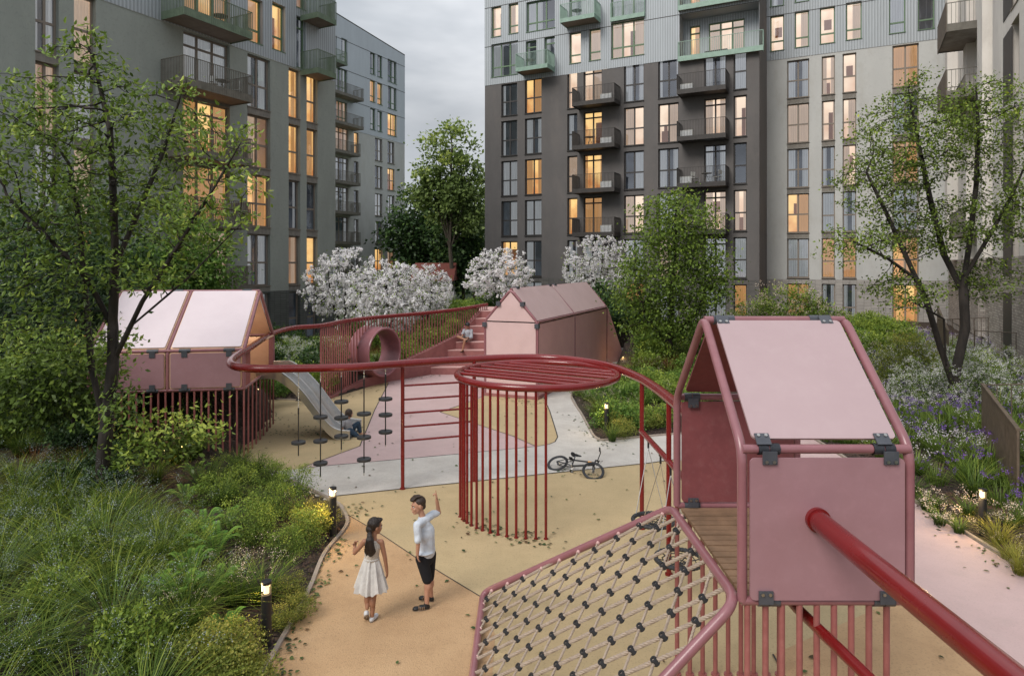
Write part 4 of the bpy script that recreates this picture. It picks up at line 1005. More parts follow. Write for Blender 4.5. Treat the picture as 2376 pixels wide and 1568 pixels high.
# connector: lens shaped block with a hole
kb = MB(); nrm = Vector((-.838, 0, 1)).normalized()
ea = Vector((va[0], va[1], va[0] * .838)).normalized(); ec = Vector((vc[0], vc[1], vc[0] * .838)).normalized()
lv = (ea - ec).normalized(); lu = nrm.cross(lv); seg = 20; hole = .013
def lens(k):
    a = 2 * PI * k / seg; return lu * (.041 * math.cos(a)) + lv * (.030 * math.sin(a) * (1 if abs(math.cos(a)) < .97 else .8))
ol = [lens(k) for k in range(seg)]; il = [(lu * math.cos(2 * PI * k / seg) + lv * math.sin(2 * PI * k / seg)) * hole for k in range(seg)]
T = .024
vs = [p * .88 + nrm * T for p in ol] + [p - nrm * T for p in ol] + [p + nrm * T for p in il] + [p + nrm * (T - .02) for p in il] + [p + nrm * T * .3 for p in ol]
fs = []
for k in range(seg):
    l = (k + 1) % seg
    fs += [(k, l, 2 * seg + l, 2 * seg + k), (2 * seg + k, 2 * seg + l, 3 * seg + l, 3 * seg + k), (4 * seg + k, 4 * seg + l, l, k), (seg + k, seg + l, 4 * seg + l, 4 * seg + k)]
fs += [tuple(3 * seg + k for k in range(seg)), tuple(seg + k for k in range(seg))[::-1]]
kb.add(vs, fs); km = kb.mesh('connector', M['black'], smooth=True)
cnt = 0
for j in range(-6, 20):
    for i in range(-8, 12):
        x, y = n0[0] + va[0] * i + vc[0] * j, n0[1] + va[1] * i + vc[1] * j
        if inside(np.array([x]), np.array([y]), [A, B, C_, D_])[0] and dist_poly(np.array([x]), np.array([y]), [A, B, C_, D_])[0] > .06 and cnt < 100 and P(0, 0, y) is not None:
            if HY + F * (H - nz(x)) / y < 1600:
                link('connector', km, net, Vector((x, y, nz(x))) - wloc(net)); cnt += 1

# ------------------------------------------------------------------ the long red rail
ZRL = 2.48
def R_(x, y): return G(x, y, ZRL)
wallbase = [G(745, 931), G(812, 904), G(900, 884.5), Vector((-3.37, 27.05, 0)), Vector((-2.23, 28.35, 0)), Vector((-1.49, 29.4, 0)), Vector((-1.12, 29.95, 0))]
ztop = [.04, .14, .50, 1.02, 1.5, 2.32, 2.42]; zrl = [2.44, 2.45, 2.46, 2.48, 2.54, 2.61, 2.64]
rp = [Vector((p.x, p.y, z)) for p, z in zip(wallbase, zrl)][::-1] + [G(684, 760.5, 2.46), G(632, 774, 2.47), R_(581, 806), R_(540, 833), R_(541, 848), R_(590, 855), R_(680, 854.5), R_(812, 852), R_(925, 844), R_(1062, 835), R_(1198, 829.5), R_(1301, 832), R_(1403, 847), R_(1472, 871), R_(1523, 901), Vector((2.27, 8.9, ZRL)), Vector((2.29, 7.3, ZRL))]
rail = thing('red_rail', 'long winding glossy red tube rail running from the stair round the play court', 'rail', (-2.15, 13.22, 0))
path = spline(rp, 8)
cut = len(path) - 8 * 2 - 1
rd = [.075] * len(path)
mb = MB(); mb.tube(path, rd, 22); mb.build('tube', M['red'], rail, smooth=True)
rt = thing('speaking_tube', 'thick glossy red tube coming out of the front panel of the nearest cabin', 'tube', (2.325, 5.12, 2.465))
mb = MB(); mb.tube(spline([(2.323, 5.2, 2.465), (2.33, 4.4, 2.463), (2.35, 3.2, 2.46), (2.38, .8, 2.46)], 8), .078, 28); mb.build('tube', M['red'], rt, smooth=True)
mb = MB(); mb.cyl((2.325, 5.15, 2.465), (2.326, 5.09, 2.465), .092, seg=28); mb.build('collar', M['red'], rt, smooth=True)
for p in (Vector((-2.15, 13.22, 0)), Vector((-.77, 13.7, 0)), Vector((2.17, 11.23, 0)), Vector((2.23, 9.56, 0))):
    mb = MB(); mb.cyl(p, p + Vector((0, 0, ZRL - .02)), .037, seg=16); mb.cyl(p, p + Vector((0, 0, .025)), .055, seg=16); mb.build('post', M['red'], rail, smooth=True)
mb = MB(); mb.tube([(2.17, 11.3, 1.62), (2.23, 9.56, 1.615), (2.33, 5.5, 1.60), (2.44, 4.4, 1.6), (2.5, 1.0, 1.6)], .043, 16); mb.build('lower_bar', M['red'], rail, smooth=True)
for z in (2.03, 1.755, 1.49, 1.22, .945):
    mb = MB(); mb.cyl((-2.15, 13.22, z), (-.77, 13.7, z), .021, seg=10); mb.build('ladder_rung', M['red'], rail, smooth=True)

# basket swings hung from the lower bar
def swing(c, z, rr, label, tops):
    t = thing('basket_swing', label, 'swing', (c[0], c[1], z), 0, 'round basket swings under the red lower bar')
    mb = MB(); n = 90; pts = [(c[0] + rr * math.cos(2 * PI * k / n), c[1] + rr * math.sin(2 * PI * k / n), z) for k in range(n)]
    mb.tube(pts, [.035 if k % 2 else .029 for k in range(n)], 8, closed=True); mb.build('rim', M['black'], t, smooth=False)
    mb = MB()
    for k in range(8):
        a = 2 * PI * k / 8; mb.cyl((c[0], c[1], z - .06), (c[0] + rr * .96 * math.cos(a), c[1] + rr * .96 * math.sin(a), z), .008, seg=5)
    for q in (.22, .45, .68):
        mb.tube([(c[0] + rr * (q + .06 * (k % 2)) * math.cos(2 * PI * k / 16), c[1] + rr * (q + .06 * (k % 2)) * math.sin(2 * PI * k / 16), z - .06 * (1 - q)) for k in range(16)], .008, 5, closed=True)
    mb.build('rope_web', M['blackpaint'], t)
    for (tx, ty), (a1, a2) in zip(tops, ((.8, 2.4), (-.75, -2.35))):
        mb = MB(); top = Vector((tx, ty, 1.45))
        for a in (a1, a2): mb.cyl(top, (c[0] + rr * math.cos(a), c[1] + rr * math.sin(a), z + .03), .007, seg=5)
        mb.build('hanger_rope', M['steel'], t)
        mb = MB(); mb.cyl(top, top + Vector((0, 0, .16)), .016, seg=8); mb.ell(top + Vector((0, 0, .13)), .03, .02, .03); mb.build('swivel', M['blackpaint'], t, smooth=True)
swing((2.19, 10.42), .45, .31, 'farther black rope basket swing under the red bar, beyond the net corner', [(2.2, 10.85), (2.21, 10.0)])
swing((2.25, 9.05), .45, .31, 'nearer black rope basket swing under the red bar, seen through the net', [(2.23, 9.45), (2.26, 8.65)])

# hanging ropes with discs
def disc_rope(px, ys, ytail, label):
    q = R_(px, 852 if px < 860 else 846.5); x, y = q.x, q.y
    z = lambda yy: H - (yy - HY) / F * y
    t = thing('disc_rope', label, 'climbing rope', (x, y, z(ytail)), 0, 'black disc ropes hanging from the red rail')
    mb = MB(); zz = z(ys[0]) + .55; zz = min(zz, 2.2); k = 0; c = 2.40
    while c > zz:
        if k % 2: mb.ell((x, y, c), .013, .005, .02, seg=6, ring=4)
        else: mb.ell((x, y, c), .005, .013, .02, seg=6, ring=4)
        c -= .032; k += 1
    mb.build('chain', M['chain'], t, smooth=True)
    mb = MB(); mb.cyl((x, y, z(ys[-1]) - .25), (x, y, zz), .012, seg=8); mb.cyl((x, y, zz - .02), (x, y, zz + .1), .016, seg=8); mb.build('rope', M['blackpaint'], t, smooth=True)
    for yy in ys:
        mb = MB(); mb.tube([(x, y, z(yy) - .028), (x, y, z(yy) - .022), (x, y, z(yy) + .016), (x, y, z(yy) + .022)], [.118, .132, .132, .122], 28); mb.build('disc', M['black'], t, smooth=True)
    mb = MB(); mb.cyl((x, y, z(ytail)), (x, y, z(ys[-1]) - .2), .009, seg=6); mb.build('tail_chain', M['chain'], t)
disc_rope(692.5, [1026], 1058, 'black disc rope nearest the loop of the red rail, with one low disc')
disc_rope(743.6, [967, 1022.5, 1074], 1107, 'three disc rope second from the left, its lowest disc closest to the ground')
disc_rope(792, [931.5, 969, 1011.5], 1050, 'middle disc rope hanging in front of the child on the slide')
disc_rope(844.6, [959.5, 1014, 1065.5], 1102, 'disc rope just right of the seated child on the slide end')
disc_rope(894.5, [925, 962, 1001.5], 1035, 'disc rope farthest right, nearest the red ladder')

# ------------------------------------------------------------------ round climbing frame
rc = Vector((.46, 12.25, 0)); rr = 1.45; rz_ = 2.42
ring = thing('round_climbing_frame', 'round glossy red climbing frame with a barred top ring on a curtain of thin posts', 'climbing frame', rc)
mb = MB(); mb.tube([(rc.x + rr * math.cos(2 * PI * k / 72), rc.y + rr * math.sin(2 * PI * k / 72), rz_) for k in range(72)], .062, 18, closed=True); mb.build('ring', M['red'], ring, smooth=True)
bd = Vector((.862, -.507, 0)).normalized(); bn = Vector((.507, .862, 0)).normalized()
for o_ in (.88, .59, .26, -.11, -.39, -.68):
    hw = math.sqrt(rr * rr - o_ * o_) - .03
    a, b = rc + bn * o_ - bd * hw, rc + bn * o_ + bd * hw
    mb = MB(); mb.cyl((a.x, a.y, rz_), (b.x, b.y, rz_), .032, seg=14); mb.build('bar', M['red'], ring, smooth=True)
feet = [(1067.8, 1180), (1073.6, 1189), (1077.5, 1198), (1084, 1205.6), (1094, 1213.5), (1106, 1220), (1120, 1228), (1137.5, 1234.7), (1155.6, 1239.8), (1176, 1244), (1197.7, 1248), (1220, 1249.7), (1243.5, 1250.8), (1266.7, 1249.4)]
for f in feet:
    g_ = G(*f); r_ = (f[0] - CX) / F
    # where the sight line meets the ring on its near side
    A_ = r_ * r_ + 1; B_ = -2 * (r_ * rc.x + rc.y); C2 = rc.x ** 2 + rc.y ** 2 - rr * rr; dd = B_ * B_ - 4 * A_ * C2
    if dd > 0:
        y1_, y2_ = (-B_ - math.sqrt(dd)) / (2 * A_), (-B_ + math.sqrt(dd)) / (2 * A_); Y = y1_ if abs(y1_ - g_.y) < abs(y2_ - g_.y) or True else y2_
        g_ = Vector((r_ * Y, Y, 0))
    mb = MB(); mb.cyl(g_, (g_.x, g_.y, rz_ - .02), .0225, seg=12); mb.cyl(g_, (g_.x, g_.y, .015), .036, seg=12); mb.build('post', M['red'], ring, smooth=True)

# ------------------------------------------------------------------ gabled cabin in the middle
hc = G(1247, 927); hu = Vector((.385, .923, 0)).normalized(); hv = Vector((-hu.y, hu.x, 0)); HWd, HLn, HE, HRg = 1.88, 8.85, 2.52, 3.59
gb = thing('gabled_cabin', 'rose panelled gabled cabin standing beside the wide stair in the middle', 'play cabin', hc)
def hp(a, b, z): return hc + hu * a + hv * b + Vector((0, 0, z))
def plate(name, pts, th, m, parent, n=None):
    pts = [Vector(p) for p in pts]; nn = (pts[1] - pts[0]).cross(pts[2] - pts[0]).normalized() * th; k = len(pts)
    mb = MB(); mb.add([p - nn / 2 for p in pts] + [p + nn / 2 for p in pts], [tuple(range(k))[::-1], tuple(range(k, 2 * k))] + [(i, (i + 1) % k, k + (i + 1) % k, k + i) for i in range(k)])
    return mb.build(name, m, parent)
e = .05
plate('front_panel', [hp(-.01, e, .05), hp(-.01, HWd - e, .05), hp(-.01, HWd - e, HE - .03), hp(-.01, e, HE - .03)], .03, M['pinklight'], gb)
plate('gable_panel', [hp(-.01, e + .02, HE + .01), hp(-.01, HWd - e - .02, HE + .01), hp(-.01, HWd / 2, HRg - .09)], .03, M['pinklight'], gb)
mid = 4.05
for a, b in ((.06, mid - .04), (mid + .04, HLn - .06)):
    plate('side_panel', [hp(a, -.0, .05), hp(b, -.0, .05), hp(b, -.0, HE - .07), hp(a, -.0, HE - .07)], .03, M['pinkside'], gb)
    for s in (0, 1):
        w0 = .04; y0, z0 = (w0, HE + .0) if s == 0 else (HWd - w0, HE + .0); y1, z1 = (HWd / 2, HRg + .0)
        plate('roof_panel', [hp(a, y0, z0 + .05), hp(b, y0, z0 + .05), hp(b, y1 - (.02 if s == 0 else -.02), z1 + .03), hp(a, y1 - (.02 if s == 0 else -.02), z1 + .03)], .03, M['pinklight'], gb)
plate('side_panel', [hp(0, HWd, .05), hp(HLn, HWd, .05), hp(HLn, HWd, HE), hp(0, HWd, HE)], .03, M['pink'], gb)
plate('base', [hp(-.05, -.04, .0), hp(HLn, -.04, .0), hp(HLn, HWd, 0), hp(-.05, HWd, 0)], .2, M['stairpink'], gb)
for a in (0, mid, HLn):
    mb = MB(); mb.tube(rounded([hp(a, 0, 0), hp(a, 0, HE), hp(a, HWd / 2, HRg), hp(a, HWd, HE), hp(a, HWd, 0)], .18), .045, 12); mb.build('bent_frame', M['pinktube'], gb, smooth=True)
for b, z in ((0, HE), (HWd, HE), (HWd / 2, HRg)):
    mb = MB(); mb.tube([hp(0, b, z), hp(HLn, b, z)], .045, 12); mb.build('cross_bar', M['pinktube'], gb, smooth=True)
for a, b, z in [(-.03, 0, HE - .12), (-.03, HWd, HE - .12), (-.03, HWd * .27, HE + (HRg - HE) * .55), (-.03, HWd * .73, HE + (HRg - HE) * .55), (.5, HWd / 2, HRg + .04), (3.8, HWd / 2, HRg + .04), (4.4, HWd / 2, HRg + .04)]:
    mb = MB(); mb.obox(hp(a, b, z), hu, hv, (0, 0, 1), .07 if z < HRg else .12, .07, .075 if z < HRg else .04); mb.build('clamp', M['bracket'] if 'bracket' in M else M['clamp'], gb)
E1 = hp(HLn, 0, 0); plate('ramp_panel', [E1 + Vector((0, 0, 0)), Vector((5.2, 31.0, 0)), E1 + Vector((.05, 0, HE - .05))], .06, M['pinkside'], gb)
plate('ramp_panel', [hp(HLn, HWd, 0), Vector((5.2, 31.0, 0)) + hv * HWd, hp(HLn, HWd, HE)], .06, M['pink'], gb)
plate('ramp', [E1 + Vector((.05, 0, HE - .05)), Vector((5.2, 31.0, 0)), Vector((5.2, 31.0, 0)) + hv * HWd, hp(HLn, HWd, HE)], .05, M['pink'], gb)

# ------------------------------------------------------------------ stair, stringer wall, balusters
st = thing('stair', 'wide rose concrete stair rising behind the gabled cabin', 'stairs', (-2.2, 27, 0))
lx = [-3.37, -3.08, -2.79, -2.49, -2.23, -1.99, -1.76, -1.49]
for i in range(8):
    y = 27.02 + .345 * i; z = .3 * (i + 1)
    mb = MB(); mb.box((lx[i], y, z - .3 if i else -.05), (1.15 if i < 3 else 1.9, y + .345 + (.02 if i < 7 else 2.6), z - .03)); mb.build('riser', M['stairpink'], st)
    mb = MB(); mb.box((lx[i], y - .008, z - .03), (1.15 if i < 3 else 1.9, y + .345 + (0 if i < 7 else 2.6), z)); mb.build('tread', M['tread'], st)
wb = thing('stair_railing', 'rose balustrade of many slim round balusters on a rising stringer wall beside the stair', 'railing', wallbase[0])
def lerp(L_, t):
    i = min(len(L_) - 2, int(t)); f = t - i; return L_[i] + (L_[i + 1] - L_[i]) * f
mb = MB(); vs = []; K = 60
for k in range(K + 1):
    t = k * (len(wallbase) - 1) / K; p = lerp(wallbase, t); z = lerp(ztop, t); q = lerp(wallbase, min(len(wallbase) - 1.001, t + .05)) - lerp(wallbase, max(0, t - .05)); n = Vector((-q.y, q.x, 0)).normalized() * .11
    vs += [p - n + Vector((0, 0, -.1)), p - n + Vector((0, 0, z)), p + n + Vector((0, 0, z)), p + n + Vector((0, 0, -.1))]
mb.add(vs, [(4 * k + j, 4 * k + 4 + j, 4 * k + 5 + j, 4 * k + 1 + j) for k in range(K) for j in range(3)])
mb.build('stringer_wall', M['stairpink'], wb)
tot = 0; seglen = [(wallbase[i + 1] - wallbase[i]).length for i in range(len(wallbase) - 1)]; T_ = sum(seglen); nbal = int(T_ / .15)
bmsh = {}
for k in range(nbal + 1):
    s = T_ * k / nbal; i = 0
    while i < len(seglen) - 1 and s > seglen[i]: s -= seglen[i]; i += 1
    t = i + s / seglen[i]; t = min(t, len(wallbase) - 1.0001)
    p = lerp(wallbase, t); z0 = lerp(ztop, t); z1 = lerp(zrl, t)
    du = math.hypot(p.x + 4.93, p.y - 24.75)
    if du < .88:
        zt_ = 1.22 + math.sqrt(.9 ** 2 - du ** 2); mb = MB(); mb.cyl((p.x, p.y, zt_ - .02), (p.x, p.y, z1), .024, seg=8); mb.build('baluster', M['pinkpost'], wb, smooth=True); continue
    mb = MB(); mb.cyl((p.x, p.y, z0 - .03), (p.x, p.y, z1), .024 if k else .036, seg=8); mb.build('baluster', M['pinkpost'], wb, smooth=True)
# tunnel ring
tcn = Vector((-4.93, 24.75, 1.22)); ax = Vector((.862, -.507, 0)).normalized(); side = Vector((0, 0, 1)); sv = ax.cross(side)
tn = thing('tunnel_ring', 'rose steel tunnel ring set through the balustrade', 'tunnel', (tcn.x, tcn.y, .3))
mb = MB(); vs = []; n = 56
for (off, r) in ((.32, .90), (-.58, .92), (-.58, .85), (.32, .83)):
    for k in range(n):
        a = 2 * PI * k / n; vs.append(tcn + ax * off + (side * math.cos(a) + sv * math.sin(a)) * r)
mb.add(vs, [(j * n + k, j * n + (k + 1) % n, ((j + 1) % 4) * n + (k + 1) % n, ((j + 1) % 4) * n + k) for j in range(4) for k in range(n)])
mb.build('shell', M['pinkpost2'] if 'pinkpost2' in M else M['pinktube'], tn, smooth=True)
mb = MB()
for off, r in ((.32, .865), (-.58, .885)): mb.tube([tcn + ax * off + (side * math.cos(2 * PI * k / n) + sv * math.sin(2 * PI * k / n)) * r for k in range(n)], .04, 8, closed=True)
mb.build('edge_bead', M['pinktube'], tn, smooth=True)

# ------------------------------------------------------------------ left cabin with slide
lc = thing('play_cabin', 'rose frame cabin on tall slim stilts at the left, glowing copper inside, with the slide', 'play cabin', (-6.1, 15.3, 0), math.radians(8.8))
LW, LD, LF, LE, LR = 3.25, 3.36, 1.595, 2.475, 3.75
bl = dict(parent=lc, local=True)
for x in (0, -LW / 2, -LW):
    mb = MB(); mb.tube(rounded([(x, 0, LF), (x, 0, LE), (x, LD / 2, LR), (x, LD, LE), (x, LD, LF)], .12), .04, 12); mb.build('bent_frame', M['pinktube'], smooth=True, **bl)
for y, z in ((0, LF), (0, LE), (LD / 2, LR), (LD, LE), (LD, LF)):
    mb = MB(); mb.tube([(-LW, y, z), (0, y, z)], .036, 12); mb.build('cross_bar', M['pinktube'], smooth=True, **bl)
mb = MB(); mb.tube([(0, 0, LF), (0, LD, LF)], .036, 12); mb.build('cross_bar', M['pinktube'], smooth=True, **bl)
mb = MB(); mb.box((-LW + .03, .03, LF - .05), (-.03, LD - .03, LF - .01)); mb.build('deck', M['wood'], **bl)
sv_ = Vector((0, LD / 2, LR - LE)); sN = Vector((0, -sv_.z, sv_.y)).normalized(); sL = sv_.length; svn = sv_.normalized()
sv2 = Vector((0, -LD / 2, LR - LE)).normalized()
for k in range(2):
    xc = -LW / 4 - k * LW / 2
    mb = MB(); rpanel(mb, (xc, -.04, (LF + LE) / 2), (1, 0, 0), (0, 0, 1), LW / 4 - .07, (LE - LF) / 2 - .055, .025); o = mb.build('wall_panel', M['pink'], **bl)
    mb = MB(); rpanel(mb, (xc, -.02, (LF + LE) / 2), (1, 0, 0), (0, 0, 1), LW / 4 - .045, (LE - LF) / 2 - .035, .01); mb.build('copper_lining', M['copper'], o, local=True)
    mb = MB(); rpanel(mb, Vector((xc, 0, LE)) + svn * sL / 2 + sN * .045, (1, 0, 0), svn, LW / 4 - .07, sL / 2 - .06, .02); o = mb.build('roof_panel', M['paleroof'], **bl)
    mb = MB(); rpanel(mb, Vector((xc, 0, LE)) + svn * sL / 2 + sN * .02, (1, 0, 0), svn, LW / 4 - .045, sL / 2 - .03, .01); mb.build('copper_lining', M['copper'], o, local=True)
    mb = MB(); rpanel(mb, (xc, LD - .03, (LF + LE) / 2), (1, 0, 0), (0, 0, 1), LW / 4 - .06, (LE - LF) / 2 - .05, .02); mb.build('wall_panel', M['copper'], **bl)
    mb = MB(); rpanel(mb, Vector((xc, LD, LE)) + sv2 * sL / 2, (1, 0, 0), sv2, LW / 4 - .06, sL / 2 - .06, .02); mb.build('roof_panel', M['copper'], **bl)
    for xx in (xc - .45, xc + .5):
        for z, tdz in ((LE, -1), (LF, 1)):
            mb = MB(); mb.cyl((xx - .12, 0, z), (xx + .12, 0, z), .048, seg=14); mb.box((xx - .06, -.065, min(z, z + tdz * .14)), (xx + .06, -.05, max(z, z + tdz * .14))); mb.build('clamp', M['clamp'], smooth=True, **bl)
    mb = MB(); mb.cyl((xc + .4, LD / 2, LR), (xc + .62, LD / 2, LR), .048, seg=14); mb.build('clamp', M['clamp'], smooth=True, **bl)
x = -.2
for i in range(21):
    xx = -.0 - i * .152
    wp = lc.matrix_basis @ Vector((xx, 0, 0))
    mb = MB(); mb.cyl((xx, 0, bedz(wp.x, wp.y) - .1 if i > 2 else 0), (xx, 0, LF), .021, seg=10); mb.build('leg', M['pinkpost'], smooth=True, **bl)
for i in range(8):
    xx = -i * .46; mb = MB(); mb.cyl((xx, LD, 0), (xx, LD, LF), .021, seg=10); mb.build('leg', M['pinkpost'], smooth=True, **bl)
for i in range(1, 8):
    yy = i * LD / 8; mb = MB(); mb.cyl((0, yy, 0), (0, yy, LF), .021, seg=10); mb.build('leg', M['pinkpost'], smooth=True, **bl)
for i in range(17):
    yy = .08 + i * .062 if i < 9 else LD - .06 - (i - 9) * .07
    mb = MB(); mb.cyl((0, yy, LF), (0, yy, LE), .014, seg=8); mb.build('side_baluster', M['pinkpost'], smooth=True, **bl)
mb = MB(); mb.tube([(0, LD - 1.1, LE - .02), (0, LD, LE - .02)], .03, 10); mb.build('cross_bar', M['copper'], smooth=True, **bl)
cl_ = bpy.data.lights.new('cabin_lamp', 'POINT'); cl_.energy = 24; cl_.color = (1, .80, .60); cl_.shadow_soft_size = .12
clo = bpy.data.objects.new('cabin_lamp', cl_); COL.objects.link(clo); clo.location = lc.matrix_basis @ Vector((-.9, 1.9, 2.5))
mb = MB(); mb.box((-.95, 1.85, 3.2), (-.75, 2.05, 3.26)); mb.build('ceiling_lamp', M['lampglow'], **bl)

sd_ = thing('double_slide', 'double lane brushed steel slide curving down from the left cabin', 'slide', (-4.1, 17.5, 0))
prof = spline([(-6.45, 1.63), (-6.1, 1.64), (-5.92, 1.60), (-5.6, 1.38), (-5.25, 1.03), (-4.95, .64), (-4.65, .27), (-4.4, .1), (-4.08, .06)], 6)
def slide_sheet(y, dz0, dz1, th=.03):
    mb = MB(); vs = []
    for p in prof:
        dx = -.1 * (1 if p.x > -5.9 else 0)
        vs += [(p.x, y - th / 2, p.y + dz0), (p.x, y - th / 2, p.y + dz1), (p.x, y + th / 2, p.y + dz1), (p.x, y + th / 2, p.y + dz0)]
    n = len(prof)
    mb.add(vs, [(4 * k + j, 4 * k + 4 + j, 4 * k + 4 + (j + 1) % 4, 4 * k + (j + 1) % 4) for k in range(n - 1) for j in range(4)] + [(3, 2, 1, 0), tuple(4 * (n - 1) + j for j in range(4))])
    return mb
prof = [Vector((p[0], p[1], 0)) for p in prof]
ya, yb = 16.93, 18.2
mb = MB(); vs = []
for p in prof: vs += [(p.x, ya, p.y), (p.x, yb, p.y), (p.x, yb, p.y - .03), (p.x, ya, p.y - .03)]
n = len(prof); mb.add(vs, [(4 * k + j, 4 * k + (j + 1) % 4, 4 * k + 4 + (j + 1) % 4, 4 * k + 4 + j) for k in range(n - 1) for j in range(4)])
mb.build('chute', M['steel'], sd_, smooth=True)
for y in (ya, yb): slide_sheet(y, -.1, .16).build('side_wall', M['steel'], sd_, smooth=True)
slide_sheet((ya + yb) / 2, 0, .1, .05).build('divider', M['steel'], sd_, smooth=True)
for y in (ya, yb, (ya + yb) / 2):
    mb = MB(); mb.tube([(p.x, y, p.y + (.165 if y != (ya + yb) / 2 else .105)) for p in prof], .02, 8); mb.build('edge_tube', M['bolt'], sd_, smooth=True)

# ------------------------------------------------------------------ bollard lamps
def bollard(x, y, z, hgt, label, lit=True, e=1.0):
    t = thing('bollard_lamp', label, 'bollard lamp', (x, y, z), 0, 'black bollard lamps in the planting beds')
    r = .058
    mb = MB(); mb.cyl((0, 0, 0), (0, 0, hgt - .15), r, seg=24); mb.build('post', M['blackpaint'], t, smooth=True, local=True)
    mb = MB(); mb.cyl((0, 0, hgt - .15), (0, 0, hgt - .035), r * .93, seg=24); gl = mb.build('lens', M['lens'], t, smooth=True, local=True)
    mb = MB(); mb.cyl((0, 0, hgt - .14), (0, 0, hgt - .05), .03, seg=14); mb.build('glow', M['lampglow'], gl, smooth=True, local=True)
    mb = MB(); mb.tube([(0, 0, hgt - .035), (0, 0, hgt - .004), (0, 0, hgt)], [r, r, r * .93], 24); mb.build('cap', M['blackpaint'], t, smooth=True, local=True)
    l = bpy.data.lights.new('lamp', 'POINT'); l.energy = 8 * e; l.color = (1, .68, .3); l.shadow_soft_size = .06
    for an in (0,):
        lo = bpy.data.objects.new('lamp', l); COL.objects.link(lo); lo.location = (x - .10, y - .02, z + hgt - .09)
    return t
m = bpy.data.materials.new('lamp_lens'); nt, N, L = nodes_of(m); out = N.new('ShaderNodeOutputMaterial'); tr = N.new('ShaderNodeBsdfTransparent'); gl = N.new('ShaderNodeBsdfGlossy'); em = N.new('ShaderNodeEmission')
em.inputs[0].default_value = (1, .7, .35, 1); em.inputs[1].default_value = .5; gl.inputs['Roughness'].default_value = .1
a1 = N.new('ShaderNodeMixShader'); a1.inputs[0].default_value = .25; a2 = N.new('ShaderNodeMixShader'); a2.inputs[0].default_value = .15
L.new(tr.outputs[0], a1.inputs[1]); L.new(em.outputs[0], a1.inputs[2]); L.new(a1.outputs[0], a2.inputs[1]); L.new(gl.outputs[0], a2.inputs[2]); L.new(a2.outputs[0], out.inputs[0]); M['lens'] = m
bollard(-2.82, 7.72, .02, .76, 'nearest black bollard lamp beside the ochre path at lower left')
bollard(-2.89, 10.85, .04, .78, 'black bollard lamp at the tip of the left bed by the yellow grass', e=3.5)
bollard(2.47, 17.55, .05, .76, 'black bollard lamp in the middle bed behind the bicycle')
bollard(7.63, 10.9, .02, .76, 'black bollard lamp among pale flowers by the rose path on the right', e=3)
bollard(-7.3, 19.3, .15, .75, 'small black bollard lamp seen between the stilts of the left cabin')
def spot(x, y, z, label, e):
    t = thing('ground_spotlight', label, 'garden light', (x, y, z), 0)
    mb = MB(); mb.cyl((0, 0, 0), (0, 0, .25), .012, seg=8); mb.build('spike', M['blackpaint'], t, local=True)
    mb = MB(); mb.ell((0, 0, .3), .035, .035, .035); mb.build('bulb', M['lampglow'], t, smooth=True, local=True)
    l = bpy.data.lights.new('lamp', 'POINT'); l.energy = e; l.color = (1, .68, .28); l.shadow_soft_size = .06
    lo = bpy.data.objects.new('lamp', l); COL.objects.link(lo); lo.location = (x - .05, y - .12, z + .32)
p = P(1446, 838, 29.5); spot(p.x, p.y, max(.05, p.z - .3), 'small glowing garden spotlight at the foot of the gabled cabin ramp', 5)
p = P(425, 1034, 13.3); spot(p.x, p.y, p.z - .3, 'small glowing garden spotlight under the left cabin among grass', 6)
# ------------------------------------------------------------------ plant materials
M['lf_tree'] = leafmat('tree_leaves', [(0, (0.036, 0.060, 0.014)), (.5, (0.196, 0.297, 0.049)), (1, (0.572, 0.642, 0.116))], .3, .42)
M['lf_tree2'] = leafmat('olive_tree_leaves', [(0, (0.049, 0.078, 0.012)), (.55, (0.251, 0.353, 0.053)), (.92, (0.536, 0.567, 0.075)), (1, (0.800, 0.708, 0.045))], .3)
M['lf_dark'] = leafmat('dark_leaves', [(0, (0.011, 0.024, 0.010)), (.6, (0.046, 0.095, 0.028)), (1, (0.124, 0.207, 0.048))], .25)
M['lf_mid'] = leafmat('mid_green_leaves', [(0, (0.046, 0.083, 0.014)), (.6, (0.175, 0.265, 0.039)), (1, (0.405, 0.490, 0.078))], .3)
M['lf_fresh'] = leafmat('fresh_green_leaves', [(0, (0.043, 0.096, 0.019)), (.6, (0.144, 0.265, 0.046)), (1, (0.315, 0.433, 0.082))], .35)
M['lf_forest'] = leafmat('distant_leaves', [(0, (0.071, 0.112, 0.035)), (.6, (0.250, 0.342, 0.094)), (1, (0.559, 0.634, 0.158))], .3)
M['lf_yellow'] = leafmat('yellow_green_leaves', [(0, (0.069, 0.092, 0.017)), (.6, (0.253, 0.287, 0.052)), (1, (0.483, 0.414, 0.092))], .35)
M['lf_grass'] = leafmat('grass_blades', [(0, (0.012, 0.025, 0.005)), (.5, (0.125, 0.211, 0.027)), (1, (0.599, 0.624, 0.094))], .3)
M['lf_ygrass'] = leafmat('yellow_grass_blades', [(0, (.12, .14, .02)), (.6, (.35, .33, .05)), (1, (.6, .48, .1))], .35)  # yellow of nearby lamp light put into the blade colour
M['lf_rgrass'] = leafmat('russet_grass_blades', [(0, (.07, .035, .015)), (.6, (.2, .075, .025)), (1, (.36, .17, .05))], .35)
M['lf_fern'] = leafmat('fern_fronds', [(0, (0.043, 0.098, 0.020)), (.6, (0.153, 0.319, 0.054)), (1, (0.359, 0.539, 0.094))], .3)
M['fl_white'] = leafmat('white_petals', [(0, (.72, .66, .66)), (.5, (.93, .90, .91)), (1, (.97, .96, .97))], .45, .7)
M['fl_blue'] = leafmat('pale_blue_seed_heads', [(0, (.14, .18, .2)), (.6, (.3, .36, .38)), (1, (.5, .54, .52))], .2, .8)
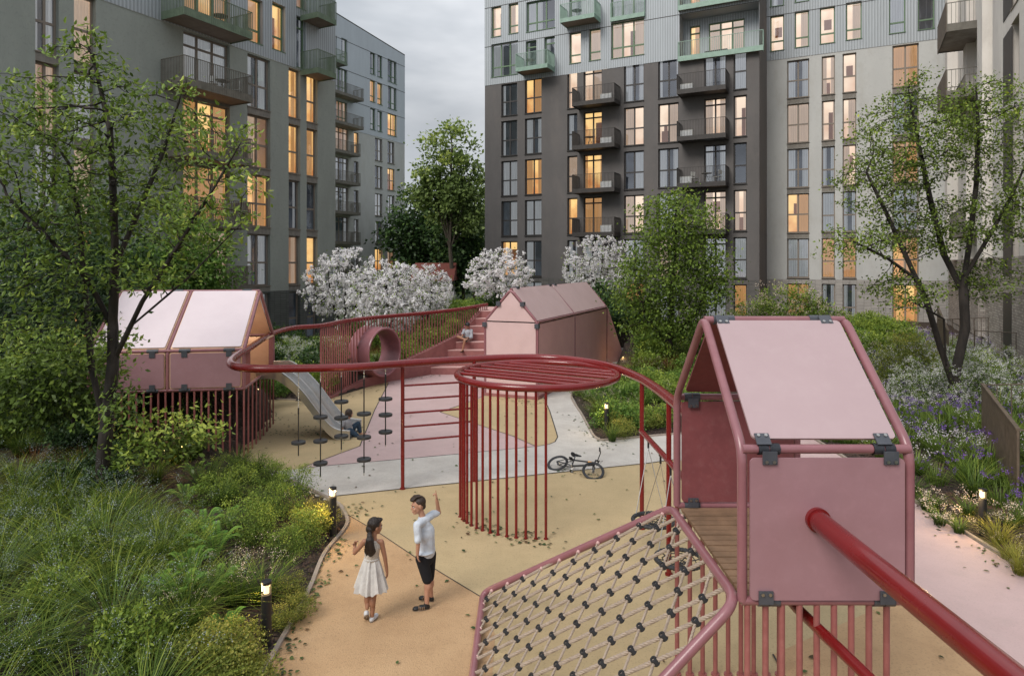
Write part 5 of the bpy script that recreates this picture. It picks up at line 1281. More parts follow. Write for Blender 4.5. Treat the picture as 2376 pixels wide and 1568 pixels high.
M['fl_purple'] = leafmat('purple_petals', [(0, (.05, .025, .14)), (.6, (.16, .07, .36)), (1, (.36, .2, .62))], .3, .7)
M['fl_pale'] = leafmat('pale_petals', [(0, (.4, .36, .45)), (.6, (.68, .64, .7)), (1, (.85, .78, .74))], .3, .7)
M['fl_peach'] = leafmat('peach_petals', [(0, (.45, .33, .26)), (.6, (.72, .58, .48)), (1, (.85, .74, .62))], .3, .7)

def nrm(v): return v / (np.linalg.norm(v, axis=-1, keepdims=True) + 1e-9)
def rand_dirs(n, rs): return nrm(rs.normal(size=(n, 3)))
def leaf_quads(pos, axis, side, L_, W_, fold=.15, two=False):
    """leaf cards: pos (n,3) base, axis & side unit vectors, L_, W_ arrays"""
    n = len(pos); axis = nrm(axis); side = nrm(side - axis * (side * axis).sum(1, keepdims=True)); up = np.cross(axis, side)
    L_ = np.broadcast_to(L_, (n,))[:, None]; W_ = np.broadcast_to(W_, (n,))[:, None]
    if not two:
        V = np.stack([pos, pos + axis * L_ * .45 + side * W_ * .5 + up * W_ * fold, pos + axis * L_, pos + axis * L_ * .45 - side * W_ * .5 + up * W_ * fold], 1)
        Fq = np.arange(n * 4).reshape(n, 4)
        return V.reshape(-1, 3), Fq, 4
    dr = up * -L_ * .12
    V = np.stack([pos, pos + axis * L_ * .3 + side * W_ * .48 + up * W_ * fold, pos + axis * L_ * .68 + side * W_ * .36 + up * W_ * fold + dr * .4, pos + axis * L_ + dr,
                  pos + axis * L_ * .68 - side * W_ * .36 + up * W_ * fold + dr * .4, pos + axis * L_ * .3 - side * W_ * .48 + up * W_ * fold], 1)
    b = (np.arange(n) * 6)[:, None]
    Fq = np.concatenate([b + np.array([[0, 1, 2, 3]]), b + np.array([[0, 3, 4, 5]])], 0)
    return V.reshape(-1, 3), Fq, 6
def join(parts):
    """parts: list of (V, F, tint per vertex, matindex)"""
    Vs, Fs, Ts, Ms = [], [], [], []; off = 0
    for V, Fq, T, mi in parts:
        Vs.append(V); Fs.append(Fq + off); Ts.append(np.broadcast_to(T, (len(V),)) if np.ndim(T) == 0 else T); Ms.append(np.full(len(Fq), mi)); off += len(V)
    return np.concatenate(Vs), np.concatenate(Fs), np.concatenate(Ts), np.concatenate(Ms)
def sample_ell(ells, n, rs, shell=.0):
    w_ = np.array([e_[1][0] * e_[1][1] * e_[1][2] for e_ in ells]); w_ = w_ / w_.sum(); ch = rs.choice(len(ells), n, p=w_)
    d = rand_dirs(n, rs); r = rs.rand(n) ** (1 / 3.0); r = shell + (1 - shell) * r
    C_ = np.array([list(ells[i][0]) for i in ch]); R = np.array([ells[i][1] for i in ch])
    return C_ + d * r[:, None] * R
def colonize(trunks, att, step, infl, kill, iters=90, rs=None, up=0.0):
    nodes = []; par = []
    for tr_ in trunks:
        base = -1
        if nodes:
            d0 = [np.linalg.norm(np.array(n_) - np.array(tr_[0])) for n_ in nodes]; base = int(np.argmin(d0))
        pts = [np.array(p, float) for p in tr_]
        for a, b in zip(pts[:-1], pts[1:]):
            k = max(1, int(np.linalg.norm(b - a) / step))
            for i in range(k):
                nodes.append(a + (b - a) * i / k); par.append(base); base = len(nodes) - 1
        nodes.append(pts[-1]); par.append(base)
    nodes = [np.array(n_) for n_ in nodes]; att = np.array(att); alive = np.ones(len(att), bool)
    for it in range(iters):
        Nn = np.array(nodes); A_ = att[alive]
        if len(A_) == 0: break
        d2 = ((A_[:, None, :] - Nn[None]) ** 2).sum(-1) if len(A_) * len(Nn) < 1.6e7 else None
        if d2 is None: break
        j = d2.argmin(1); dm = np.sqrt(d2[np.arange(len(A_)), j]); ok = dm < infl
        if not ok.any():
            infl *= 1.5
            if infl > 50: break
            continue
        new = {}
        for a_, jj in zip(A_[ok], j[ok]):
            v = a_ - Nn[jj]; v /= (np.linalg.norm(v) + 1e-9); new[jj] = new.get(jj, 0) + v
        added = 0
        for jj, v in new.items():
            v = v / (np.linalg.norm(v) + 1e-9) + rs.normal(size=3) * .18; v[2] += up; v /= np.linalg.norm(v) + 1e-9
            q = Nn[jj] + v * step
            if d2.shape[1] and np.min(((Nn - q) ** 2).sum(1)) < (step * .35) ** 2: continue
            nodes.append(q); par.append(int(jj)); added += 1
        if added == 0: break
        Nn = np.array(nodes); ai = np.where(alive)[0]
        d2 = ((att[ai][:, None, :] - Nn[None, -added:]) ** 2).sum(-1).min(1); alive[ai[d2 < kill * kill]] = False
    return np.array(nodes), np.array(par)
def skeleton_mesh(nodes, par, name, m, tip=.006, expo=2.05, seg=6, rmax=None, flare=1.25):
    n = len(nodes); r = np.zeros(n); ch = np.zeros(n, int)
    acc = np.zeros(n)
    for i in range(n - 1, -1, -1):
        if acc[i] == 0: acc[i] = tip ** expo
        if par[i] >= 0: acc[par[i]] += acc[i]
    # parents always come before children
    r = acc ** (1 / expo)
    if rmax: r = np.minimum(r * min(1, 1e9), 1e9); r = r * 1.0; s = rmax / r.max(); r = tip + (r - tip) * (rmax - tip) / (r.max() - tip)
    d = np.zeros((n, 3)); 
    for i in range(n):
        if par[i] >= 0: d[i] = nodes[i] - nodes[par[i]]
    for i in range(n):
        if par[i] < 0:
            k = np.where(par == i)[0]
            d[i] = nodes[k[0]] - nodes[i] if len(k) else (0, 0, 1)
    d = nrm(d); ref = np.tile(np.array([[.31, .95, .05]]), (n, 1)); u = nrm(np.cross(d, ref)); w_ = np.cross(d, u)
    a = np.arange(seg) * 2 * PI / seg
    V = nodes[:, None, :] + (u[:, None, :] * np.cos(a)[None, :, None] + w_[:, None, :] * np.sin(a)[None, :, None]) * r[:, None, None]
    V = V.reshape(-1, 3); Fq = []
    for i in range(n):
        p = par[i]
        if p < 0: continue
        for k in range(seg): l = (k + 1) % seg; Fq.append((p * seg + k, p * seg + l, i * seg + l, i * seg + k))
    return npmesh(name, V, np.array(Fq), m, smooth=True), r
def crown_from_nodes(nodes, par, r, rs, thresh, per, L_, W_, droop=.3, spread=.12, two=False, layer=.5):
    idx = np.where(r < thresh)[0]; idx = idx[rs.rand(len(idx)) < 1.01]
    P0 = nodes[idx]; D0 = nodes[idx] - nodes[np.maximum(par[idx], 0)]; D0 = nrm(D0)
    k = int(per); P0 = np.repeat(P0, k, 0); D0 = np.repeat(D0, k, 0); n = len(P0)
    P0 = P0 + rs.normal(size=(n, 3)) * spread * np.array([1, 1, .55])
    ax = D0 * .7 + rs.normal(size=(n, 3)) * .75; ax[:, 2] -= droop; ax = nrm(ax)
    upn = rs.normal(size=(n, 3)) * (1 - layer) + np.array([0, 0, 1.0]) * layer * 1.6
    side = np.cross(ax, upn)
    s = rs.uniform(.65, 1.25, n)
    V, Fq, k6 = leaf_quads(P0, ax, side, L_ * s, W_ * s, two=two)
    # crown shading put into tint: inner leaves darker, outer and upper ones lighter
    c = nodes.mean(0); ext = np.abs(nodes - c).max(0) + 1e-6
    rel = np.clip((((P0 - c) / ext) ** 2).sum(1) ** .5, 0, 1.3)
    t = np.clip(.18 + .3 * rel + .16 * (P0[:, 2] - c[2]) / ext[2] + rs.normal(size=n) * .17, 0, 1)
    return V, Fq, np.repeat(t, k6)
def clouds(ells, n, rs, L_, W_, clump=.35, nclump=60, droop=.1, shell=.35, flat=.8, two=False, tint0=.15):
    cc = sample_ell(ells, nclump, rs, shell); ci = rs.randint(0, nclump, n)
    cs = rs.uniform(.6, 1.3, nclump) * clump
    P0 = cc[ci] + rs.normal(size=(n, 3)) * cs[ci][:, None] * np.array([1, 1, flat]) * .5
    c = cc.mean(0); out = nrm(P0 - c)
    ax = nrm(out * .6 + rs.normal(size=(n, 3)) * .8 + np.array([0, 0, -droop]))
    side = np.cross(ax, rs.normal(size=(n, 3)) * .6 + np.array([0, 0, 1.0]) + out * .5)
    s = rs.uniform(.65, 1.3, n); V, Fq, k6 = leaf_quads(P0, ax, side, L_ * s, W_ * s, two=two)
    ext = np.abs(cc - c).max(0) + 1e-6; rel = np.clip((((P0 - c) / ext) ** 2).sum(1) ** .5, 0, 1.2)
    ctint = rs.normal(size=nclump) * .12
    t = np.clip(tint0 + .32 * rel + .2 * (P0[:, 2] - c[2]) / ext[2] + ctint[ci] + rs.normal(size=n) * .12, 0, 1)  # shading put into tint: darker inside the mass, lighter outside and on top
    return V, Fq, np.repeat(t, k6), cc

def sc_tree(name, label, base, trunks, ells, natt, step, seed, leaf, m_leaf, m_bark='bark', tip=.006, rmax=.12, shell=.1, cat='tree', group=None, infl=1.6, kill=None, up=.02, flowers=None):
    rs = np.random.RandomState(seed); base = Vector(base)
    att = sample_ell(ells, natt, rs, shell)
    nodes, par = colonize(trunks, att, step, infl, kill or step * 1.6, rs=rs, up=up)
    t = thing(name, label, cat, base, 0, group)
    o3 = np.array(base)
    me, r = skeleton_mesh(nodes - o3, par, 'trunk', M[m_bark], tip=tip, rmax=rmax); link('trunk', me, t)
    V, Fq, T = crown_from_nodes(nodes, par, r, rs, *leaf)
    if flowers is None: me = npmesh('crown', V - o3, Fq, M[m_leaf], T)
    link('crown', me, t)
    return t, nodes, r, par
def P3(x, y, Y): return tuple(P(x, y, Y))
SCN = {}
# ---- big left tree
b = G(240, 1195); b = Vector((b.x, b.y, bedz(b.x, b.y) - .05))
Y = b.y
tr = [[tuple(b), P3(238, 1080, Y), P3(250, 960, Y - .05), P3(262, 850, Y - .1), P3(262, 740, Y - .1), P3(268, 600, Y - .2), P3(262, 430, Y - .3), P3(255, 300, Y - .3), P3(215, 130, Y - .2)],
      [P3(245, 1000, Y), P3(212, 850, Y + .2), P3(200, 700, Y + .3), P3(185, 520, Y + .4), P3(160, 380, Y + .5)],
      [P3(258, 850, Y), P3(330, 700, Y - .5), P3(420, 560, Y - .8), P3(500, 430, Y - 1.0), P3(560, 330, Y - 1.1)],
      [P3(262, 760, Y), P3(200, 640, Y - .4), P3(120, 560, Y - .6), P3(30, 470, Y - .7)],
      [P3(300, 760, Y - .3), P3(430, 650, Y - .9), P3(560, 520, Y - 1.2)], [P3(266, 620, Y), P3(330, 470, Y + .3), P3(380, 350, Y + .5), P3(420, 220, Y + .4)]]
E_ = [((P3(250, 360, Y)), (1.5, 1.6, 1.5)), ((P3(205, 150, Y)), (.65, .8, .75)), ((P3(380, 250, Y + .2)), (.75, .9, .75)), ((P3(500, 330, Y - .6)), (.7, .8, .55)), ((P3(575, 430, Y - 1.1)), (.65, .7, .3)),
      ((P3(440, 500, Y - .7)), (.95, .9, .6)), ((P3(60, 270, Y)), (1.0, 1.2, .9)), ((P3(60, 440, Y - .5)), (1.1, 1.2, .9)), ((P3(100, 620, Y - .6)), (1.3, 1.1, .75)), ((P3(330, 620, Y - .8)), (1.1, .8, .45)), ((P3(70, 780, Y - .5)), (1.0, .9, .6)), ((P3(300, 960, Y - .6)), (.5, .4, .35))]
sc_tree('deciduous_tree', 'large open crowned tree with big dark green leaves at the left, nearest the viewer', b, tr, E_, 1700, .15, 3, (.0105, 7, .112, .050, .3, .12, True, .65), 'lf_tree', rmax=.115, tip=.0045, infl=1.4, kill=.20)
# ---- right tree
b = G(2213, 985); b = Vector((b.x, b.y, bedz(b.x, b.y) - .1)); Y = b.y
tr = [[tuple(b), P3(2215, 930, Y), P3(2218, 860, Y), P3(2240, 760, Y), P3(2235, 660, Y), P3(2250, 560, Y), P3(2265, 430, Y), P3(2270, 300, Y), P3(2265, 200, Y)],
      [P3(2214, 900, Y), P3(2180, 800, Y - .1), P3(2150, 700, Y - .2), P3(2100, 590, Y - .2), P3(2050, 480, Y - .3), P3(2010, 400, Y - .3)],
      [P3(2236, 680, Y), P3(2190, 590, Y + .3), P3(2160, 470, Y + .3), P3(2130, 330, Y + .3), P3(2110, 220, Y + .2)],
      [P3(2240, 640, Y), P3(2300, 540, Y - .4), P3(2350, 450, Y - .5), P3(2380, 380, Y - .5)], [P3(2130, 650, Y - .2), P3(2060, 600, Y - .6), P3(1980, 560, Y - .9)], [P3(2195, 850, Y - .1), P3(2190, 740, Y - .5), P3(2120, 700, Y - .8)]]
E_ = [((P3(2110, 330, Y)), (1.5, 1.5, 1.5)), ((P3(2290, 300, Y)), (1.2, 1.4, 1.5)), ((P3(2030, 430, Y)), (1.1, 1.2, .9)), ((P3(2340, 480, Y - .3)), (1.0, 1.2, 1.2)), ((P3(2150, 520, Y)), (1.5, 1.3, .9)), ((P3(2000, 560, Y - .8)), (1.1, 1.0, .5)), ((P3(1940, 600, Y - .9)), (.5, .6, .25)),
      ((P3(2100, 680, Y - .7)), (1.2, 1.0, .45)), ((P3(2300, 650, Y)), (.9, 1, .6)), ((P3(2120, 190, Y)), (.5, .6, .4))]
sc_tree('deciduous_tree', 'open crowned tree with small olive leaves and forked dark trunk in the right flower bed', b, tr, E_, 2300, .18, 5, (.015, 15, .085, .055, .3, .16, False, .45), 'lf_tree2', rmax=.15, tip=.006, infl=2.0, kill=.24)
# ---- round tree behind the gabled cabin
b = G(1553, 866); b = Vector((b.x, b.y, bedz(b.x, b.y) - .05)); Y = b.y
tr = [[tuple(b), P3(1550, 820, Y), P3(1556, 760, Y), P3(1560, 680, Y), P3(1565, 560, Y), P3(1570, 470, Y)], [P3(1552, 800, Y), P3(1500, 740, Y), P3(1475, 650, Y)], [P3(1556, 790, Y), P3(1620, 720, Y), P3(1650, 640, Y)]]
E_ = [((P3(1560, 650, Y)), (2.3, 2.1, 2.2)), ((P3(1570, 520, Y)), (1.7, 1.6, 1.4)), ((P3(1640, 620, Y)), (1.1, 1.2, 1.4)), ((P3(1480, 680, Y)), (1.0, 1.1, 1.4)), ((P3(1575, 455, Y)), (.8, .8, .5)), ((P3(1540, 760, Y)), (1.9, 1.4, .6))]
sc_tree('round_tree', 'dense round crowned green tree right of the gabled cabin', b, tr, E_, 1500, .30, 8, (.03, 24, .15, .085, .25, .30, False, .4), 'lf_mid', rmax=.16, tip=.007, shell=.2, infl=2.5, kill=.36)

# ---- generic leaf cloud tree
def cloud_tree(name, label, base, ells, n, L_, W_, m_leaf, seed, nclump=60, clump=.8, trunk_r=.12, cat='tree', group=None, m_bark='bark', shell=.3, tint0=.15, limbs=9):
    rs = np.random.RandomState(seed); base = Vector(base); t = thing(name, label, cat, base, 0, group); o3 = np.array(base)
    V, Fq, T, cc = clouds(ells, n, rs, L_, W_, clump, nclump, shell=shell, tint0=tint0)
    top = max(e_[0][2] + e_[1][2] * .6 for e_ in ells); cx0 = np.mean([e_[0][0] for e_ in ells]); cy0 = np.mean([e_[0][1] for e_ in ells])
    mb = MB(); n_ = 9; tp = []
    for i in range(n_ + 1):
        f = i / n_; tp.append((base.x + (cx0 - base.x) * f + rs.normal() * trunk_r * .4, base.y + (cy0 - base.y) * f, base.z + (top - base.z) * f))
    mb.tube(tp, [trunk_r * (1 - .8 * i / n_) for i in range(n_ + 1)], 8)
    for k in rs.choice(len(cc), min(limbs, len(cc)), replace=False):
        i = rs.randint(n_ // 3, n_); a = Vector(tp[i]); c = Vector(cc[k])
        if c.z < a.z: i = max(1, i - 3); a = Vector(tp[i])
        md = (a + c) / 2 + Vector((0, 0, .15)); mb.tube([a, md, c], [trunk_r * .35, trunk_r * .22, trunk_r * .08], 5)
    mb.build('trunk', M[m_bark], t, smooth=True)
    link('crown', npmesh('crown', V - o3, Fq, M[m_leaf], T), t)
    return t
def gb_(x, y): return Vector((x, y, bedz(x, y) - .05))
# tall tree between the blocks and the wood behind it
Y = 62
cloud_tree('maple_tree', 'tall loose crowned green tree standing in the gap between the apartment blocks', (P(1050, 0, Y).x, Y, 0), [((P3(1045, 350, Y)), (2.2, 2, 2.2)), ((P3(1030, 430, Y)), (3.0, 2.5, 2.2)), ((P3(1065, 480, Y)), (2.6, 2.5, 2.4)), ((P3(1095, 400, Y)), (1.6, 1.6, 1.6)), ((P3(1045, 305, Y)), (1.1, 1, .9)), ((P3(1000, 395, Y)), (1.2, 1.2, .8))], 9500, .34, .26, 'lf_forest', 21, 120, 1.05, .24, m_bark='bark2', shell=.15, tint0=.2, limbs=26)
k = 0
for (px, py, Y, rx, rz, lb) in [(960, 520, 72, 3.0, 3.4, 'dark woodland tree left of the tall maple'), (1100, 500, 70, 3.2, 4.2, 'dark woodland tree right of the tall maple'), (1010, 560, 76, 3.6, 3.2, 'woodland tree directly behind the maple trunk'), (1075, 570, 66, 2.6, 2.6, 'lower woodland tree right of the maple trunk'),
                                (930, 560, 86, 4.0, 3.4, 'woodland tree at the left edge of the gap by the pale block'), (1140, 560, 80, 4.0, 4.0, 'woodland tree half hidden by the charcoal block'), (1045, 540, 90, 5.0, 4.5, 'farthest woodland tree in the gap')]:
    cloud_tree('woodland_tree', lb, (P(px, 0, Y).x, Y, 0), [((P3(px, py, Y)), (rx, rx, rz)), ((P3(px, py + 45, Y)), (rx * .9, rx, rz * .8))], 4200, .42, .3, 'lf_dark' if k % 3 != 1 else 'lf_forest', 30 + k, 70, 1.5, .2, group='woodland trees in the gap', m_bark='bark2', tint0=.25); k += 1
k = 0
rs = np.random.RandomState(5)
mb_ells = [((x, 100 + rs.rand() * 14, 3.5 + rs.rand() * 2), (6, 5, 5 + rs.rand() * 2)) for x in np.arange(-60, 62, 7)]
V, Fq, T, _ = clouds(mb_ells, 14000, rs, .8, .6, 2.4, 260, shell=.2, tint0=.2)
tag(link('far_wood', npmesh('far_wood', V, Fq, M['lf_forest'], T)), kind='stuff')
# red tiled roof and pale gable glimpsed below the wood
hs = thing('small_house', 'small house with red tiled roof glimpsed behind the blossom trees', 'house', (P(985, 0, 60).x, 60, 0))
mb = MB(); a = P(960, 0, 60).x; b2 = P(1045, 0, 60).x; mb.box((a, 60, 0), (b2, 66, 3.0)); mb.build('wall', M['stucco_white'], hs)
mb = MB(); mb.add([(a - .3, 59.6, 3.0), (b2 + .3, 59.6, 3.0), (b2 + .3, 63, 4.6), (a - .3, 63, 4.6), (a - .3, 66.4, 3.0), (b2 + .3, 66.4, 3.0)], [(0, 1, 2, 3), (3, 2, 5, 4), (0, 3, 4), (1, 5, 2)]); mb.build('roof', mat('red_roof_tiles', (.22, .06, .045), .8, col2=(.13, .04, .03), nscale=20), hs)
# dark trees at the left behind the big one, and the bright one by the sage block
cloud_tree('dense_tree', 'dark dense tree filling the left edge behind the big tree', gb_(-11.8, 16.5), [((P3(30, 640, 16)), (2.2, 2, 1.9)), ((P3(60, 780, 15.5)), (2.0, 1.8, 1.4)), ((P3(150, 560, 17.5)), (1.5, 1.5, 1.2)), ((P3(0, 900, 14)), (1.5, 1.3, .9))], 14000, .13, .07, 'lf_dark', 41, 170, .62, .13, tint0=.1, shell=.3)
cloud_tree('dense_tree', 'dark leafy tree between the big tree and the sage block wall', gb_(-13.5, 21), [((P3(170, 560, 21)), (2.2, 2, 2.2)), ((P3(140, 700, 20)), (2.5, 1.8, 1.6)), ((P3(250, 760, 21)), (1.4, 1.3, 1.2))], 9000, .17, .1, 'lf_dark', 42, 120, .8, .14, tint0=.15)
cloud_tree('dense_tree', 'bright green bushy tree in front of the lower balconies of the sage block', gb_(-12.6, 27.5), [((P3(425, 570, 27)), (1.6, 1.5, 1.3)), ((P3(400, 660, 27)), (1.9, 1.7, 1.5)), ((P3(480, 640, 27)), (1.1, 1.1, 1.0)), ((P3(340, 620, 27)), (1.0, 1, .9))], 11000, .16, .1, 'lf_fresh', 43, 130, .7, .13, tint0=.1)

b_ = G(170, 1075); cloud_tree('leafy_shrub', 'tall leafy shrub screening the far left end of the left cabin', (b_.x, b_.y, bedz(b_.x, b_.y) - .05), [((P3(120, 860, 13)), (1.2, .9, .75)), ((P3(235, 830, 12.6)), (.55, .6, .6)), ((P3(50, 930, 12.6)), (1.0, .8, .5)), ((P3(225, 930, 12.6)), (.45, .5, .4))], 5200, .115, .058, 'lf_tree', 44, 110, .42, .05, cat='shrub', tint0=.05, shell=.3, limbs=30)
b_ = G(410, 1085); cloud_tree('leafy_shrub', 'broad leaved open shrub in front of the left cabin stilts', (b_.x, b_.y, bedz(b_.x, b_.y) - .05), [((P3(400, 1010, 12.2)), (.85, .6, .38)), ((P3(330, 1040, 12.0)), (.5, .5, .3))], 1300, .10, .052, 'lf_tree', 45, 60, .3, .03, cat='shrub', tint0=.15, shell=.3, limbs=26)
# ---- blossom trees: skeleton dressed with tight white clusters
def blossom_mesh(seed, rx, rz, h0, nf=9500):
    rs = np.random.RandomState(seed)
    ells = [((0, 0, h0 + rz * .95), (rx, rx, rz)), ((rx * .45, 0, h0 + rz * .7), (rx * .7, rx * .7, rz * .6)), ((-rx * .45, .2, h0 + rz * .75), (rx * .7, rx * .7, rz * .65))]
    att = sample_ell(ells, 620, rs, .25)
    tr = [[(0, 0, -.4), (0, 0, h0 * .7)], [(0, 0, h0 * .6), (rx * .35, .1, h0 + rz * .6), (rx * .5, .1, h0 + rz * 1.1)], [(0, 0, h0 * .5), (-rx * .35, -.1, h0 + rz * .7), (-rx * .4, 0, h0 + rz * 1.3)], [(0, 0, h0 * .65), (.05, .2, h0 + rz * 1.5)]]
    nodes, par = colonize(tr, att, .2, 1.5, .26, rs=rs, up=.03)
    tm, r = skeleton_mesh(nodes, par, 'trunk', M['bark'], tip=.008, rmax=.09)
    idx = np.where(r < .03)[0]; cl = idx[rs.randint(0, len(idx), 900)]
    C_ = nodes[cl] + rs.normal(size=(900, 3)) * .07
    ci = rs.randint(0, 900, nf); P0 = C_[ci] + rand_dirs(nf, rs) * rs.uniform(.03, .085, nf)[:, None]
    out = nrm(P0 - C_[ci]); out = nrm(out + np.array([-.25, -.35, .55])); ax = nrm(np.cross(out, rs.normal(size=(nf, 3)))); sd_2 = np.cross(ax, out)
    s = rs.uniform(.055, .085, nf); V, Fq, k6 = leaf_quads(P0, ax, sd_2, s, s * .95, fold=.2)
    t = np.clip(.62 + .25 * out[:, 2] + rs.normal(size=nf) * .15 , 0, 1); T = np.repeat(t, k6)  # petals facing up lightened in tint, light from above painted in
    nl = 900; il = idx[rs.randint(0, len(idx), nl)]; P1 = nodes[il] + rs.normal(size=(nl, 3)) * .1
    V2, F2, _ = leaf_quads(P1, rand_dirs(nl, rs), rand_dirs(nl, rs), .09, .05)
    Vj, Fj, Tj, Mj = join([(V, Fq, T, 0), (V2, F2, .45, 1)])
    return tm, npmesh('blossom', Vj, Fj, [M['fl_white'], M['lf_tree2']], Tj, matidx=Mj)
BM = [blossom_mesh(61, 1.75, 1.35, .95), blossom_mesh(62, 1.6, 1.2, .9), blossom_mesh(63, 1.9, 1.25, .8)]
for i, (px, py, Y, s, v, rz, lb) in enumerate([(800, 745, 33, 1.12, 0, .3, 'white blossom tree nearest the sage block, leftmost of the blossom trees'), (905, 745, 31.5, 1.12, 2, 1.5, 'widest white blossom tree behind the middle of the balustrade'),
                                          (985, 735, 34, 1.0, 1, 2.2, 'lower white blossom tree right of the widest one'), (1160, 720, 34.5, 1.12, 1, .9, 'white blossom tree between the stair top and the gabled cabin'),
                                          (1392, 720, 37, 1.22, 0, 3.9, 'white blossom tree behind the gabled cabin next to the round green tree')]):
    p = P(px, 0, Y); t = thing('blossom_tree', lb, 'tree', (p.x, Y, bedz(p.x, Y) * .8), rz, 'white blossom trees in front of the blocks')
    zt = H - ({0: 572, 1: 592, 2: 610, 3: 572, 4: 545}[i] - HY) / F * Y
    zmax = max(v_.co.z for v_ in BM[v][1].vertices); sz = (zt - t.location.z) / zmax
    t.scale = (s * (1.15 if i == 1 else 1), s, sz); link('trunk', BM[v][0], t); link('blossom', BM[v][1], t)

# ------------------------------------------------------------------ smaller plants
def blades(n, rs, rad, h_, lean, wd, nseg=4, curl=.6, tint=(.2, .8)):
    a = rs.uniform(0, 2 * PI, n); r0 = rad * np.sqrt(rs.rand(n)); bx, by = r0 * np.cos(a), r0 * np.sin(a)
    da = a + rs.normal(size=n) * .7; hh = h_ * rs.uniform(.55, 1.1, n); ln = lean * rs.uniform(.3, 1.2, n)
    sd_2 = np.stack([-np.sin(da), np.cos(da), np.zeros(n)], -1); pts = []
    for k in range(nseg + 1):
        t = k / nseg; out = ln * (t ** 1.6) * (1 + curl * t); z = hh * (t - curl * .42 * t ** 2.6 * (ln / lean))
        c = np.stack([bx + np.cos(da) * out, by + np.sin(da) * out, z], -1); w_ = wd * (1 - t ** 1.7) + wd * .05
        pts.append(c - sd_2 * w_ / 2); pts.append(c + sd_2 * w_ / 2)
    V = np.stack(pts, 1); m_ = 2 * (nseg + 1); b_ = (np.arange(n) * m_)[:, None]
    Fq = np.concatenate([b_ + np.array([[2 * k, 2 * k + 1, 2 * k + 3, 2 * k + 2]]) for k in range(nseg)])
    tt = np.repeat(rs.uniform(tint[0], tint[1], n)[:, None], m_, 1) * (np.linspace(.05, 1.25, nseg + 1).repeat(2))[None]  # shade within the clump put into tint: dark base, bright tips
    tips = (pts[-1] + pts[-2]) / 2
    return V.reshape(-1, 3), Fq, np.clip(tt.ravel(), 0, 1), tips
def heads(tips, rs, per, spread, size, flat=1.0, tint=(.3, 1)):
    n = len(tips) * per; P0 = np.repeat(tips, per, 0) + rs.normal(size=(n, 3)) * spread * np.array([1, 1, flat])
    V, Fq, k6 = leaf_quads(P0, rand_dirs(n, rs), rand_dirs(n, rs), size * rs.uniform(.6, 1.3, n), size * rs.uniform(.6, 1.2, n), fold=.2)
    return V, Fq, np.repeat(rs.uniform(tint[0], tint[1], n), k6)
VAR = {}
def variant(key, fn, count):
    VAR[key] = [fn(np.random.RandomState(hash_(key) + i), i) for i in range(count)]
def hash_(s): return sum(ord(c) * (i + 3) for i, c in enumerate(s)) % 9973
def mk_grass(mats, n, rad, h_, lean, wd, hd=0, hsz=.012, hsp=.028, per=9, curl=.6):
    def f(rs, i):
        V, Fq, T, tips = blades(n, rs, rad, h_, lean, wd, curl=curl)
        parts = [(V, Fq, T, 0)]
        if hd:
            Vs, Fs, Ts, tp = blades(hd, rs, rad, h_ * 1.25, lean * .8, .004, nseg=3, curl=.2); parts.append((Vs, Fs, Ts, 0))
            Vh, Fh, Th = heads(tp, rs, per, hsp, hsz); parts.append((Vh, Fh, Th, 1))
        Vj, Fj, Tj, Mj = join(parts); return npmesh('plant', Vj, Fj, [M[x] for x in mats], Tj, matidx=Mj)
    return f
variant('tuft', mk_grass(['lf_grass'], 150, .10, .58, .34, .011), 4)
variant('flower_grass', mk_grass(['lf_grass', 'fl_blue'], 150, .09, .66, .56, .0105, hd=13, per=20, hsz=.011, hsp=.033), 5)
variant('pale_grass', mk_grass(['lf_grass', 'fl_peach'], 130, .1, .55, .38, .010, hd=14, per=18, hsz=.012, hsp=.03), 3)
variant('yellow_grass', mk_grass(['lf_ygrass', 'fl_peach'], 150, .1, .45, .34, .009, hd=8, per=12), 2)
variant('russet_grass', mk_grass(['lf_rgrass'], 170, .16, .62, .38, .010), 3)
variant('lavender', mk_grass(['lf_mid', 'fl_purple'], 110, .17, .42, .22, .013, hd=13, per=12, hsz=.021, hsp=.018, curl=.3), 4)
variant('white_flower', mk_grass(['lf_mid', 'fl_pale'], 120, .18, .42, .24, .014, hd=16, per=11, hsz=.024, hsp=.030, curl=.3), 4)
variant('peach_flower', mk_grass(['lf_grass', 'fl_peach'], 110, .1, .42, .28, .012, hd=10, per=22, hsz=.024, hsp=.035, curl=.5), 2)
